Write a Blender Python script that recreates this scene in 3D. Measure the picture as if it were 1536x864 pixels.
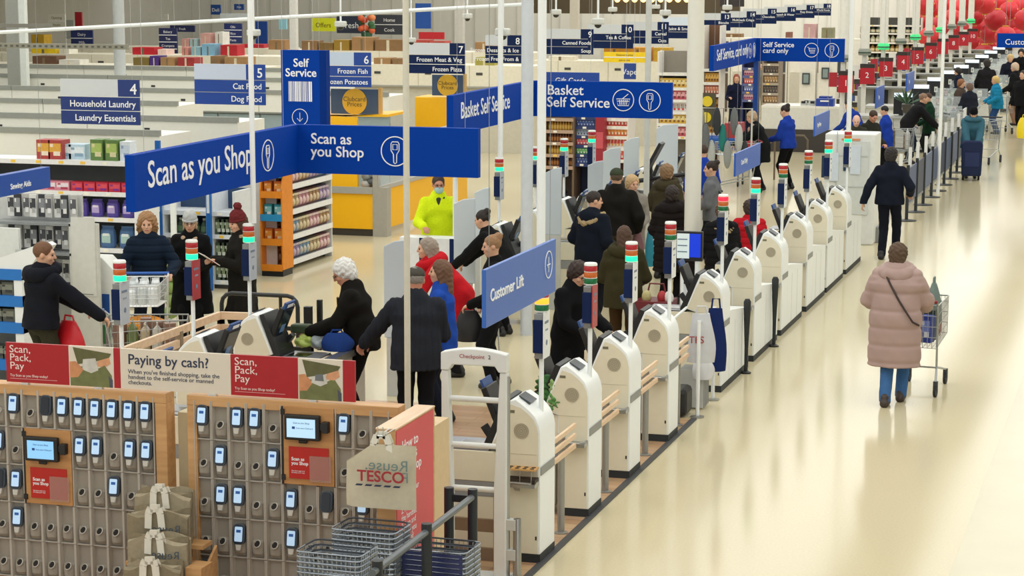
import bpy, math, random
import numpy as np
from mathutils import Vector, Matrix
random.seed(7); R = math.radians
for o in list(bpy.data.objects): bpy.data.objects.remove(o)
scene = bpy.context.scene; COL = scene.collection

# ------------------------------------------------------------------ camera, light, exposure
F, CX, CY, EYE = 3400.0, 708.0, 570.0, 4.6          # focal length and principal point for a 1536x864 frame
PITCH = math.atan(630 / F); YAW = math.atan(1060 / math.hypot(630, F))
cd = bpy.data.cameras.new('camera'); cam = bpy.data.objects.new('camera', cd); COL.objects.link(cam)
cd.sensor_fit = 'HORIZONTAL'; cd.sensor_width = 36; cd.lens = F / 1536 * 36
cd.shift_x = (768 - CX) / 1536; cd.shift_y = (CY - 432) / 1536; cd.clip_end = 400
cam.location = (0, 0, EYE); cam.rotation_euler = (math.pi / 2 - PITCH, 0, YAW)
scene.camera = cam
vs = scene.view_settings
vs.view_transform = 'Standard'; vs.look = 'None'; vs.exposure = 0.0; vs.gamma = 1; vs.use_curve_mapping = False
W = bpy.data.worlds.new('world'); scene.world = W; W.use_nodes = True
W.node_tree.nodes['Background'].inputs[0].default_value = (0.93, 0.97, 1, 1)
W.node_tree.nodes['Background'].inputs[1].default_value = 1.0
LIGHT_W = 15.8                                       # watts per metre of ceiling light strip
def light_strip(x, y0, y1, w=3.0):
    l = bpy.data.lights.new('ceiling_light', 'AREA'); l.shape = 'RECTANGLE'
    l.size = w; l.size_y = y1 - y0; l.energy = LIGHT_W * (y1 - y0); l.color = (0.985, 1, 1)
    o = bpy.data.objects.new('ceiling_light', l); COL.objects.link(o); o.location = (x, (y0 + y1) / 2, 6.4)
for lx in (-25, -20.5, -16, -11.5, -7.0, -2.5, 2.0, 6.5): light_strip(lx, 6, 100)
fill_light = bpy.data.lights.new('added_wall_fill', 'AREA'); fill_light.shape = 'RECTANGLE'; fill_light.size = 50; fill_light.size_y = .4; fill_light.energy = 550  # unseen fill lamp, added to brighten the far back wall
fill_obj = bpy.data.objects.new('added_wall_fill', fill_light); COL.objects.link(fill_obj); fill_obj.location = (-18, 92, 6.5); fill_obj.rotation_euler = (R(58), 0, 0)

# ------------------------------------------------------------------ pixel -> place (frame 1536x864)
_fh = Vector((-math.sin(YAW), math.cos(YAW), 0)); _r = Vector((math.cos(YAW), math.sin(YAW), 0)); _z = Vector((0, 0, 1))
_f = _fh * math.cos(PITCH) - _z * math.sin(PITCH); _u = _fh * math.sin(PITCH) + _z * math.cos(PITCH)
def ray(px, py): return _r * (px - CX) + _u * (CY - py) + _f * F
EYEP = Vector((0, 0, EYE))
def atz(px, py, z=0): d = ray(px, py); return EYEP + d * ((z - EYE) / d.z)
def aty(px, py, y): d = ray(px, py); return EYEP + d * (y / d.y)
def atx(px, py, x): d = ray(px, py); return EYEP + d * (x / d.x)

# ------------------------------------------------------------------ materials
def lin(c): return tuple(((v / 12.92) if v <= .04045 else ((v + .055) / 1.055) ** 2.4) for v in c)
def hexc(h): h = h.lstrip('#'); return lin(tuple(int(h[i:i + 2], 16) / 255 for i in (0, 2, 4)))
_mats = {}
def M(col, rough=.5, metal=0, emit=0, noise=.06, scale=14, spec=.5):
    key = (col, rough, metal, emit, noise, scale, spec)
    if key in _mats: return _mats[key]
    m = bpy.data.materials.new('mat_' + col.lstrip('#')); m.use_nodes = True
    nt = m.node_tree; b = nt.nodes['Principled BSDF']; c = hexc(col)
    b.inputs['Roughness'].default_value = rough; b.inputs['Metallic'].default_value = metal
    b.inputs['Specular IOR Level'].default_value = spec
    m.diffuse_color = (*c, 1)
    if emit:
        b.inputs['Base Color'].default_value = (*c, 1)
        b.inputs['Emission Color'].default_value = (*c, 1); b.inputs['Emission Strength'].default_value = emit
    elif noise:
        tc = nt.nodes.new('ShaderNodeTexCoord'); n = nt.nodes.new('ShaderNodeTexNoise'); n.inputs['Scale'].default_value = scale
        n.inputs['Detail'].default_value = 4
        mx = nt.nodes.new('ShaderNodeMix'); mx.data_type = 'RGBA'
        mx.inputs['A'].default_value = (*[v * (1 - noise * 1.6) for v in c], 1); mx.inputs['B'].default_value = (*[min(1, v * (1 + noise * 1.6)) for v in c], 1)
        nt.links.new(tc.outputs['Object'], n.inputs['Vector']); nt.links.new(n.outputs['Fac'], mx.inputs['Factor'])
        nt.links.new(mx.outputs['Result'], b.inputs['Base Color'])
    else: b.inputs['Base Color'].default_value = (*c, 1)
    _mats[key] = m; return m
def cloth(col, n=.12, scale=60): return M(col, .92, noise=n, scale=scale, spec=.15)
def wood(name, c1, c2, scale=(1, 14, 14), rough=.45):
    m = bpy.data.materials.new(name); m.use_nodes = True; nt = m.node_tree; b = nt.nodes['Principled BSDF']
    tc = nt.nodes.new('ShaderNodeTexCoord'); mp = nt.nodes.new('ShaderNodeMapping'); mp.inputs['Scale'].default_value = scale
    n = nt.nodes.new('ShaderNodeTexNoise'); n.inputs['Scale'].default_value = 2.2; n.inputs['Detail'].default_value = 6
    r = nt.nodes.new('ShaderNodeValToRGB'); r.color_ramp.elements[0].position = .3; r.color_ramp.elements[1].position = .7
    r.color_ramp.elements[0].color = (*hexc(c1), 1); r.color_ramp.elements[1].color = (*hexc(c2), 1)
    L = nt.links.new; L(tc.outputs['Object'], mp.inputs['Vector']); L(mp.outputs['Vector'], n.inputs['Vector']); L(n.outputs['Fac'], r.inputs['Fac']); L(r.outputs['Color'], b.inputs['Base Color'])
    b.inputs['Roughness'].default_value = rough; return m
WHITE = M('#eef2f2', .35, noise=.02); CREAM = M('#e0d9c2', .45, noise=.03); BLACK = M('#17181a', .45); DGREY = M('#3a3c40', .5)
GREY = M('#8e9090', .5); LGREY = M('#c3c5c2', .45); STEEL = M('#a9aaa8', .28, .85); CHROME = M('#c9cccc', .2, .9)
BLUE = M('#00439c', .6, noise=.03, spec=.15); NAVY = M('#12244e', .6, spec=.15); RED = M('#b3121f', .4, noise=.04); YELLOW = M('#fbbc05', .4, noise=.03)
LETTER = M('#f3f5f8', .5, noise=0); GLASSY = M('#0d1013', .12, noise=0)
PLY = wood('birch_plywood', '#bd8f5c', '#d3a673', (1, 9, 9)); PLYD = wood('plywood_door', '#b07d49', '#c6935c', (1, 9, 9)); PINE = wood('pine_rail', '#d9b794', '#ead0b2', (8, 1, 8)); PINEX = wood('pine_rail_cross', '#d9b794', '#ead0b2', (1, 8, 8))
def glass_mat(name, tint, alpha):
    m = bpy.data.materials.new(name); m.use_nodes = True; b = m.node_tree.nodes['Principled BSDF']
    b.inputs['Base Color'].default_value = (*hexc(tint), 1); b.inputs['Roughness'].default_value = .08; b.inputs['Alpha'].default_value = alpha
    return m
GLASS = glass_mat('clear_glass', '#dfeaf0', .28); FROST = glass_mat('frosted_screen', '#ccd6de', .9)

# ------------------------------------------------------------------ mesh builder
class MB:
    def __init__(s): s.v = []; s.f = []; s.mi = []; s.mats = []
    def _m(s, m):
        if m not in s.mats: s.mats.append(m)
        return s.mats.index(m)
    def add(s, vs, fs, m, T=None):
        o = len(s.v); k = s._m(m)
        if T is not None: vs = [tuple(T @ Vector(v)) for v in vs]
        s.v += [tuple(v) for v in vs]; s.f += [tuple(i + o for i in f) for f in fs]; s.mi += [k] * len(fs); return s
    def box(s, c, d, m, T=None):
        x, y, z = c; a, b, e = d[0] / 2, d[1] / 2, d[2] / 2
        vs = [(x + i * a, y + j * b, z + k * e) for i in (-1, 1) for j in (-1, 1) for k in (-1, 1)]
        return s.add(vs, [(0, 1, 3, 2), (4, 6, 7, 5), (0, 4, 5, 1), (2, 3, 7, 6), (0, 2, 6, 4), (1, 5, 7, 3)], m, T)
    def span(s, a, b, m, T=None): return s.box([(p + q) / 2 for p, q in zip(a, b)], [abs(q - p) for p, q in zip(a, b)], m, T)
    def prism(s, poly, axis, a, b, m, T=None):
        # poly in the plane of the two other axes, extruded along axis from a to b
        def P(u, w, t): return {'x': (t, u, w), 'y': (u, t, w), 'z': (u, w, t)}[axis]
        n = len(poly); vs = [P(u, w, a) for u, w in poly] + [P(u, w, b) for u, w in poly]
        fs = [tuple(range(n)), tuple(range(2 * n - 1, n - 1, -1))] + [(i, i + n, (i + 1) % n + n, (i + 1) % n) for i in range(n)]
        return s.add(vs, fs, m, T)
    def tube(s, pts, r, m, seg=8, closed=False, T=None, cap=True):
        pts = [Vector(p) for p in pts]; n = len(pts); vs = []; fs = []; rs = r if isinstance(r, (list, tuple)) else [r] * n
        up = None
        for i, p in enumerate(pts):
            t = (pts[(i + 1) % n] - pts[i - 1]) if closed else (pts[min(i + 1, n - 1)] - pts[max(i - 1, 0)])
            t.normalize()
            if up is None: up = Vector((0, 0, 1)) if abs(t.z) < .9 else Vector((1, 0, 0))
            a = t.cross(up)
            if a.length < 1e-4: a = t.orthogonal()
            a.normalize(); b = a.cross(t); up = b
            vs += [tuple(p + (a * math.cos(2 * math.pi * k / seg) + b * math.sin(2 * math.pi * k / seg)) * rs[i]) for k in range(seg)]
        for i in range(n if closed else n - 1):
            j = (i + 1) % n
            fs += [(i * seg + k, i * seg + (k + 1) % seg, j * seg + (k + 1) % seg, j * seg + k) for k in range(seg)]
        if not closed and cap: fs += [tuple(range(seg - 1, -1, -1)), tuple((n - 1) * seg + k for k in range(seg))]
        return s.add(vs, fs, m, T)
    def lathe(s, prof, c, m, seg=20, T=None):
        vs = []; fs = []; n = len(prof)
        for r, z in prof: vs += [(c[0] + r * math.cos(2 * math.pi * k / seg), c[1] + r * math.sin(2 * math.pi * k / seg), c[2] + z) for k in range(seg)]
        for i in range(n - 1): fs += [(i * seg + k, i * seg + (k + 1) % seg, (i + 1) * seg + (k + 1) % seg, (i + 1) * seg + k) for k in range(seg)]
        fs += [tuple(range(seg - 1, -1, -1)), tuple((n - 1) * seg + k for k in range(seg))]
        return s.add(vs, fs, m, T)
    def ell(s, c, r, m, seg=14, rings=9, T=None):
        vs = [(c[0], c[1], c[2] - r[2])]; fs = []
        for i in range(1, rings):
            a = -math.pi / 2 + math.pi * i / rings
            vs += [(c[0] + r[0] * math.cos(a) * math.cos(2 * math.pi * k / seg), c[1] + r[1] * math.cos(a) * math.sin(2 * math.pi * k / seg), c[2] + r[2] * math.sin(a)) for k in range(seg)]
        vs.append((c[0], c[1], c[2] + r[2])); L = len(vs) - 1
        fs += [(0, 1 + (k + 1) % seg, 1 + k) for k in range(seg)]
        for i in range(rings - 2): fs += [(1 + i * seg + k, 1 + i * seg + (k + 1) % seg, 1 + (i + 1) * seg + (k + 1) % seg, 1 + (i + 1) * seg + k) for k in range(seg)]
        fs += [(L, L - seg + k, L - seg + (k + 1) % seg) for k in range(seg)]
        return s.add(vs, fs, m, T)
    def disc(s, c, r, axis, t, m, seg=24, ry=None):
        ry = ry or r
        i = {'x': (1, 2), 'y': (0, 2), 'z': (0, 1)}[axis]; k = 'xyz'.index(axis)
        poly = [(c[i[0]] + r * math.cos(2 * math.pi * q / seg), c[i[1]] + ry * math.sin(2 * math.pi * q / seg)) for q in range(seg)]
        return s.prism(poly, axis, c[k] - t / 2, c[k] + t / 2, m)
    def ring(s, c, r, axis, th, t, m, seg=32):
        i = {'x': (1, 2), 'y': (0, 2), 'z': (0, 1)}[axis]; k = 'xyz'.index(axis); vs = []
        for rr in (r, r - th):
            for dd in (-t / 2, t / 2):
                for q in range(seg):
                    p = [0, 0, 0]; p[i[0]] = c[i[0]] + rr * math.cos(2 * math.pi * q / seg); p[i[1]] = c[i[1]] + rr * math.sin(2 * math.pi * q / seg); p[k] = c[k] + dd; vs.append(tuple(p))
        fs = []
        for a, b in ((0, 1), (1, 3), (3, 2), (2, 0)): fs += [(a * seg + q, a * seg + (q + 1) % seg, b * seg + (q + 1) % seg, b * seg + q) for q in range(seg)]
        return s.add(vs, fs, m)
    def mesh(s, name):
        me = bpy.data.meshes.new(name); me.from_pydata(s.v, [], s.f)
        for m in s.mats: me.materials.append(m)
        me.polygons.foreach_set('material_index', s.mi); me.update(); return me
    def build(s, name, parent=None, loc=(0, 0, 0), rotz=0, smooth=None, bevel=0):
        me = s.mesh(name)
        import bmesh
        bm = bmesh.new(); bm.from_mesh(me); bmesh.ops.recalc_face_normals(bm, faces=bm.faces); bm.to_mesh(me); bm.free()
        o = link(name, me, parent, loc, rotz)
        if smooth:
            me.polygons.foreach_set('use_smooth', [True] * len(me.polygons))
            try: me.set_sharp_from_angle(angle=R(smooth))
            except Exception: pass
        if bevel:
            b = o.modifiers.new('bevel', 'BEVEL'); b.width = bevel; b.segments = 2; b.limit_method = 'ANGLE'; b.angle_limit = R(40)
        return o
def link(name, data, parent=None, loc=(0, 0, 0), rotz=0):
    o = bpy.data.objects.new(name, data); COL.objects.link(o); o.location = loc; o.rotation_euler = (0, 0, rotz)
    if parent is not None: o.parent = parent
    return o
def tag(o, label=None, cat=None, group=None, kind=None):
    if label: o['label'] = label
    if cat: o['category'] = cat
    if group: o['group'] = group
    if kind: o['kind'] = kind
    return o
def thing(name, label, cat, loc=(0, 0, 0), rotz=0, group=None): return tag(link(name, None, None, loc, rotz), label, cat, group)
def struct(o): o['kind'] = 'structure'; return o
def _cache(root):
    allp = {}
    for q in bpy.data.objects:
        if q.parent: allp.setdefault(q.parent.name, []).append(q)
    def rec(o):
        KIDS[o.name] = allp.get(o.name, [])
        for c in KIDS[o.name]: rec(c)
    rec(root)
def dup(root, loc=None, rotz=None, label=None, group=None):
    if root.name not in KIDS: _cache(root)
    def cp(o, par):
        c = o.copy(); COL.objects.link(c); c.parent = par
        for ch in KIDS.get(o.name, []): cp(ch, c)
        return c
    r = cp(root, None)
    if loc is not None: r.location = loc
    if rotz is not None: r.rotation_euler = (0, 0, rotz)
    if label: r['label'] = label
    if group: r['group'] = group
    return r
KIDS = {}
def text(parent, s, size, loc, rot, mat, align='LEFT', sx=1.0, name='lettering', ext=.002, ls=.9, bold=0):
    if '\n' in s:
        for i, q in enumerate(s.split('\n')): o = text(parent, q, size, (loc[0], loc[1], loc[2] - i * size * ls), rot, mat, align, sx, name, ext, ls, bold)
        return o
    c = bpy.data.curves.new('t', 'FONT'); c.body = s; c.size = size; c.align_x = align; c.extrude = ext; c.space_line = ls; c.offset = bold; c.resolution_u = 3
    t = bpy.data.objects.new('t', c); me = bpy.data.meshes.new_from_object(t)
    bpy.data.objects.remove(t); bpy.data.curves.remove(c)
    me.name = name; me.materials.clear(); me.materials.append(mat)
    o = link(name, me, parent, loc); o.rotation_euler = rot; o.scale = (sx, 1, 1); return o
FRONT = (math.pi / 2, 0, 0)            # reads from -Y
SIDE = (math.pi / 2, 0, math.pi / 2)   # reads from +X
NTH = ['first', 'second', 'third', 'fourth', 'fifth', 'sixth', 'seventh', 'eighth', 'ninth', 'tenth', 'eleventh', 'twelfth', 'thirteenth', 'fourteenth', 'fifteenth', 'sixteenth']

# ------------------------------------------------------------------ the setting
def floor_material():
    m = bpy.data.materials.new('polished_vinyl'); m.use_nodes = True; nt = m.node_tree; b = nt.nodes['Principled BSDF']; L = nt.links.new
    tc = nt.nodes.new('ShaderNodeTexCoord')
    n = nt.nodes.new('ShaderNodeTexNoise'); n.inputs['Scale'].default_value = .35; n.inputs['Detail'].default_value = 1; n.inputs['Roughness'].default_value = .3
    n2 = nt.nodes.new('ShaderNodeTexNoise'); n2.inputs['Scale'].default_value = 45; n2.inputs['Detail'].default_value = 3
    mx = nt.nodes.new('ShaderNodeMix'); mx.data_type = 'RGBA'; mx.inputs['A'].default_value = (*hexc('#cbc09f'), 1); mx.inputs['B'].default_value = (*hexc('#d6ccad'), 1)
    m2 = nt.nodes.new('ShaderNodeMix'); m2.data_type = 'RGBA'; m2.blend_type = 'MULTIPLY'; m2.inputs['Factor'].default_value = .35
    r = nt.nodes.new('ShaderNodeValToRGB'); r.color_ramp.elements[0].position = .3; r.color_ramp.elements[1].position = .7
    r.color_ramp.elements[0].color = (.78, .76, .72, 1)
    L(tc.outputs['Object'], n.inputs['Vector']); L(tc.outputs['Object'], n2.inputs['Vector']); L(n.outputs['Fac'], mx.inputs['Factor'])
    L(n2.outputs['Fac'], r.inputs['Fac']); L(mx.outputs['Result'], m2.inputs['A']); L(r.outputs['Color'], m2.inputs['B']); L(m2.outputs['Result'], b.inputs['Base Color'])
    rr = nt.nodes.new('ShaderNodeMapRange'); rr.inputs['To Min'].default_value = .09; rr.inputs['To Max'].default_value = .15
    L(n.outputs['Fac'], rr.inputs['Value']); L(rr.outputs['Result'], b.inputs['Roughness']); b.inputs['Specular IOR Level'].default_value = .1
    return m
def plank_material():
    m = bpy.data.materials.new('wood_plank_vinyl'); m.use_nodes = True; nt = m.node_tree; b = nt.nodes['Principled BSDF']; L = nt.links.new
    tc = nt.nodes.new('ShaderNodeTexCoord'); br = nt.nodes.new('ShaderNodeTexBrick'); br.inputs['Scale'].default_value = 1; br.inputs['Brick Width'].default_value = 1.2; br.inputs['Row Height'].default_value = .15
    br.inputs['Color1'].default_value = (*hexc('#a98767'), 1); br.inputs['Color2'].default_value = (*hexc('#bf9d7b'), 1); br.inputs['Mortar'].default_value = (*hexc('#8f7056'), 1); br.inputs['Mortar Size'].default_value = .004
    n = nt.nodes.new('ShaderNodeTexNoise'); mp = nt.nodes.new('ShaderNodeMapping'); mp.inputs['Scale'].default_value = (2, 18, 1); n.inputs['Scale'].default_value = 3; n.inputs['Detail'].default_value = 5
    mx = nt.nodes.new('ShaderNodeMix'); mx.data_type = 'RGBA'; mx.blend_type = 'SOFT_LIGHT'; mx.inputs['Factor'].default_value = .5
    L(tc.outputs['Object'], br.inputs['Vector']); L(tc.outputs['Object'], mp.inputs['Vector']); L(mp.outputs['Vector'], n.inputs['Vector'])
    L(br.outputs['Color'], mx.inputs['A']); L(n.outputs['Color'], mx.inputs['B']); L(mx.outputs['Result'], b.inputs['Base Color']); b.inputs['Roughness'].default_value = .3
    return m
fl = MB(); fl.span((-45, -2, -.2), (14, 104, 0), floor_material()); struct(fl.build('floor'))
wz = MB(); wz.span((-9.3, 11, .0), (-4.5, 22.3, .004), plank_material()); struct(wz.build('floor_wood_zone'))
sz = MB(); sz.prism([(-1.42, -2), (14, -2), (14, 104), (-1.42, 104)], 'z', .0, .003, M('#beb593', .2, noise=.05, scale=1.2)); struct(sz.build('floor_side_zone'))
kb = MB(); kb.span((-4.5, 11, 0), (-4.44, 22.3, .012), DGREY); struct(kb.build('trim_1'))
ce = MB(); ce.span((-45, -2, 6.6), (14, 104, 6.7), M('#dcdcd8', .8, noise=.02)); struct(ce.build('ceiling'))
wm = MB(); WALLM = M('#e2e1da', .7, noise=.03, scale=2); wm.span((-45, 100, 0), (14, 100.2, 6.6), WALLM)
for i in range(60): wm.box((-44.5 + i, 99.98, 3.3), (.05, .06, 6.6), M('#d4d3cb', .7, noise=.02))
struct(wm.build('wall_back'))
wl = MB(); wl.span((-45.2, -2, 0), (-45, 100, 6.6), WALLM); struct(wl.build('wall_left'))
wr = MB(); wr.span((14, -2, 0), (14.2, 100, 6.6), M('#d8d6cf', .7, noise=.02)); struct(wr.build('wall_right'))
# ------------------------------------------------------------------ handset racks
RY = 14.8
def rx(px, py=620): return aty(px, py, RY).x
def rz(px, py): return aty(px, py, RY).z
TOP = rz(130, 582)
CP = (rx(221) - rx(24)) / 8; RP = (rz(175, 592) - rz(175, 707)) / 2
CELLTOP = rz(175, 592)
HOLST = M('#9d968a', .5, noise=.05, scale=30); HOLE = M('#15110d', .8, noise=0); HOLST2 = M('#b5aea3', .5, noise=.05, scale=30)
def holster_mesh():
    b = MB(); w = CP; h = RP
    b.box((0, .012, -h / 2), (w, .01, h), HOLST)
    for s in (-1, 1): b.prism([(s * w / 2, .012), (s * w / 2, -.035), (s * (w / 2 - .008), -.035), (s * (w / 2 - .02), .012)], 'z', -h + .004, 0, HOLST2)
    b.box((0, -.004, -h + .004), (w, .03, .008), HOLST2)
    # moulded pocket with an angled oval mouth
    n = 14; vs = []; fs = []
    prof = [(-.145, .036, .0), (-.16, .05, .03), (-.2, .053, .036), (-.245, .05, .034), (-.272, .043, .012)]
    for z, rxx, dy in prof: vs += [(rxx * math.cos(math.pi * k / (n - 1)), .01 - (dy + .004) * math.sin(math.pi * k / (n - 1)) * 1.15, z * RP / .287) for k in range(n)]
    for i in range(len(prof) - 1): fs += [(i * n + k, i * n + k + 1, (i + 1) * n + k + 1, (i + 1) * n + k) for k in range(n - 1)]
    b.add(vs, fs, HOLST)
    T = Matrix.Translation((.004, -.034, -.168 * RP / .287)) @ Matrix.Rotation(R(-28), 4, 'Y') @ Matrix.Rotation(R(52), 4, 'X')
    b.lathe([(.031, -.004), (.031, 0), (.024, .002)], (0, 0, 0), HOLST2, 18, T); b.lathe([(.024, 0), (.024, .0035)], (0, 0, 0), HOLE, 18, T)
    return b.mesh('holster')
HM = holster_mesh(); HM.polygons.foreach_set('use_smooth', [False] * len(HM.polygons))
def handset(loc, label, dark=False, grp='handsets docked in the racks'):
    t = thing('barcode_handset', label, 'handset', loc, 0, grp)
    b = MB(); T = Matrix.Rotation(R(-10), 4, 'X')
    def rr(w, h, r, n=5):
        p = []
        for cx_, cz, a0 in ((w / 2 - r, h / 2 - r, 0), (-w / 2 + r, h / 2 - r, 90), (-w / 2 + r, -h / 2 + r, 180), (w / 2 - r, -h / 2 + r, 270)):
            p += [(cx_ + r * math.cos(R(a0 + 90 * k / n)), cz + r * math.sin(R(a0 + 90 * k / n))) for k in range(n + 1)]
        return p
    b.prism(rr(.088, .152, .03), 'y', -.014, .018, M('#47525e', .4), T); b.prism(rr(.078, .142, .026), 'y', -.017, -.013, M('#1c2631', .3), T); b.build('body', t, bevel=.004)
    s = MB()
    if dark: s.prism(rr(.058, .118, .01), 'y', -.02, -.016, GLASSY, T)
    else:
        s.prism(rr(.06, .108, .008), 'y', -.02, -.016, M('#aecbe8', .3, emit=.42), T)
        s.prism([(-.017, .012), (.017, .012), (.017, .032), (-.017, .032)], 'y', -.0215, -.019, M('#1d5fae', .3), T)
    s.build('screen', t)
    g = MB(); g.prism([(-.024, -.075), (.024, -.075), (.017, -.12), (-.017, -.12)], 'y', -.012, .012, M('#c3bfb6', .45), T); g.build('handle', t, bevel=.004)
    return t
def rack(name_label, x0, x1, cols, occ, door, side):
    t = thing('handset_rack', name_label, 'rack', (0, RY, 0))
    f = MB(); fw = .075
    f.span((x0, -.03, TOP - .075), (x1, .12, TOP), PLY)
    for xa in ((x0, x0 + fw) if side == 'B' else (None, None), (x1 - .09, x1) if side == 'A' else (x1 - .03, x1)):
        if xa[0] is not None: f.span((xa[0], -.03, 0), (xa[1], .12, TOP - .0755), PLY)
    f.span((x0 + .09, .031, 0), (x1 - .095, .119, TOP - .076), PLYD)
    f.build('frame', t, bevel=.004)
    dk = set()
    if door:
        dx, r0, w = door
        for c in range(3):
            for rr_ in (r0, r0 + 1): dk.add((round(dx) + c, rr_))
    for k, X in cols.items():
        for r in range(5):
            if (k, r) in dk: continue
            link('holster', HM, t, (X, 0, CELLTOP - r * RP))
    if door:
        k0, r0, _ = door; xa = cols[k0] - CP / 2 + .004; xb = cols[k0 + 2] + CP / 2 - .004; z1 = CELLTOP - r0 * RP; z0 = z1 - 2 * RP + .008
        d = MB(); d.span((xa, -.04, z0), (xb, .0, z1), PLYD)
        d.span((xa, -.043, z0), (xa + .014, -.036, z1), BLACK)
        dr = d.build('door', t, bevel=.003)
        xc = (xa + xb) / 2; hh = MB()
        for zz in (z1 - .04, z0 + .05): hh.box((xa + .012, -.046, zz), (.028, .014, .04), BLACK)
        hh.build('hinge', dr)
        q = MB(); wq = .27; hq = .185; zc = z1 - .05 - hq / 2; xq = xa + .035 + wq / 2
        q.span((xq - wq / 2, -.085, zc - hq / 2), (xq + wq / 2, -.045, zc + hq / 2), BLACK); q.box((xq, -.06, zc - hq / 2 - .01), (.07, .02, .03), BLACK)
        tb = q.build('tablet', dr, bevel=.014)
        s = MB(); s.box((xq - .004, -.087, zc - .003), (wq - .055, .004, hq - .05), M('#84bdea' if side == 'A' else '#aed2ec', .3, emit=.6))
        s.box((xq - .06, -.0895, zc), (.022, .002, .018), M('#1d4f94', .4))
        sc = s.build('screen', tb)
        text(sc, 'Scan as you Shop', .018, (xq, -.0895, zc + .03), FRONT, M('#3a5e86', .5), 'CENTER', ext=.0005); text(sc, 'Scan your Clubcard', .016, (xq - .04, -.0895, zc - .006), FRONT, M('#3a5e86', .5), ext=.0005)
        v = MB(); v.box((xq + wq / 2 + .04, -.065, zc + .01), (.05, .05, .08), BLACK); v.box((xq + wq / 2 + .01, -.06, zc + .01), (.03, .03, .05), BLACK); v.build('scanner', dr, bevel=.005)
        nz1 = z1 - .29; n = MB(); n.span((xa + .055, -.047, z0 + .045), (xb - .04, -.04, nz1), M('#b81c14', .35))
        n.span((xa + .055 + .16, -.056, z0 + .03), (xb - .02, -.048, nz1 - .06), glass_mat('perspex_pocket', '#c9a59a', .3))
        nn = n.build('notice', dr)
        text(nn, 'Scan as\nyou Shop', .034, (xa + .075, -.0485, nz1 - .1), FRONT, LETTER, ext=.0005, bold=.0008)
        text(nn, 'See how easy it is\nto shop your way', .014, (xa + .075, -.0485, nz1 - .18), FRONT, LETTER, ext=.0005)
    rowname = ['top', 'second', 'third', 'fourth', 'fifth']
    which = 'left' if side == 'A' else 'right'
    ks = sorted(cols)
    for (k, r), st in occ.items():
        X = cols[k]
        i = ks[::-1].index(k) if side == 'A' else ks.index(k)
        lb = f"{'black' if st else 'lit'} handset in the {rowname[r]} row of the {which} rack, {NTH[i]} slot from its {'right' if side == 'A' else 'left'} edge"
        handset((X + .002, RY - .036, CELLTOP - r * RP - .105), lb, st)
    return t
colsA = {k: rx(221) - CP * (8 - k) for k in range(-2, 9)}
CPB = (rx(545) - rx(306)) / 9
colsB = {k: rx(306) + CPB * k + (.0) for k in range(0, 11)}
occA = {(0, 0): 0, (2, 0): 1, (3, 0): 0, (4, 0): 0, (5, 0): 0, (6, 0): 0, (7, 0): 0, (8, 0): 0, (-1, 1): 0, (4, 1): 0, (5, 1): 0, (7, 1): 0, (8, 1): 0, (-1, 2): 1, (0, 2): 0, (6, 2): 0, (0, 3): 0}
rack('plywood handset rack on the left with a tablet door low among its holsters', rx(-40), rx(252), colsA, occA, (1, 1, 3), 'A')
occB = {(0, 0): 0, (2, 0): 0, (3, 0): 0, (8, 0): 0, (1, 1): 0, (4, 1): 0, (1, 2): 0, (2, 2): 0, (5, 2): 0, (7, 2): 1, (9, 2): 0, (2, 3): 0, (5, 3): 0, (0, 4): 1}
rack('plywood handset rack on the right with a tablet door at its top', rx(283), rx(600), colsB, occB, (5, 0, 3), 'B')
# side wing with the red poster
WP = atz(650, 612, TOP - .01); WX = WP.x; WY0 = atx(594, 655, WX).y
t = thing('rack_end_panel', 'plywood end panel with a tall red poster beside the right handset rack', 'panel', (0, 0, 0))
b = MB(); b.span((WX - .14, WY0, .0), (WX - .005, RY + .12, TOP - .01), PLY); b.span((WX - .145, WY0 - .004, TOP - .012), (WX - .001, RY + .12, TOP), PINE); b.build('board', t, bevel=.003)
b = MB(); b.span((WX - .005, WY0 + .01, .45), (WX, WP.y, TOP - .02), M('#d2424f', .4, noise=.03)); po = b.build('poster', t)
ym = WY0 + .1
text(po, 'How to\nScan as\nyou Shop', .1, (WX + .001, WY0 + .12, TOP - .18), SIDE, LETTER, ext=.0006, bold=.001, sx=1.1)
text(po, '1. Swipe your\nClubcard\n2. Pick up\nthe handset\n3. Scan and\npack as you\ngo round', .062, (WX + .001, WY0 + .1, TOP - .5), SIDE, LETTER, ext=.0006, sx=1.1)
b = MB(); b.span((WX - .3, RY + .12, 0), (WX - .02, RY + .5, TOP - .16), M('#d9bf96', .5)); tag(b.build('rack_cabinet'), 'pale plywood cabinet standing behind the red poster panel', 'cabinet')
b = MB(); b.span((rx(258), RY + .1, 0), (rx(280), RY + .4, TOP - .16), M('#c8bb98', .6)); tag(b.build('rack_post_box'), 'narrow beige post box in the gap between the two handset racks', 'box')
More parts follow.
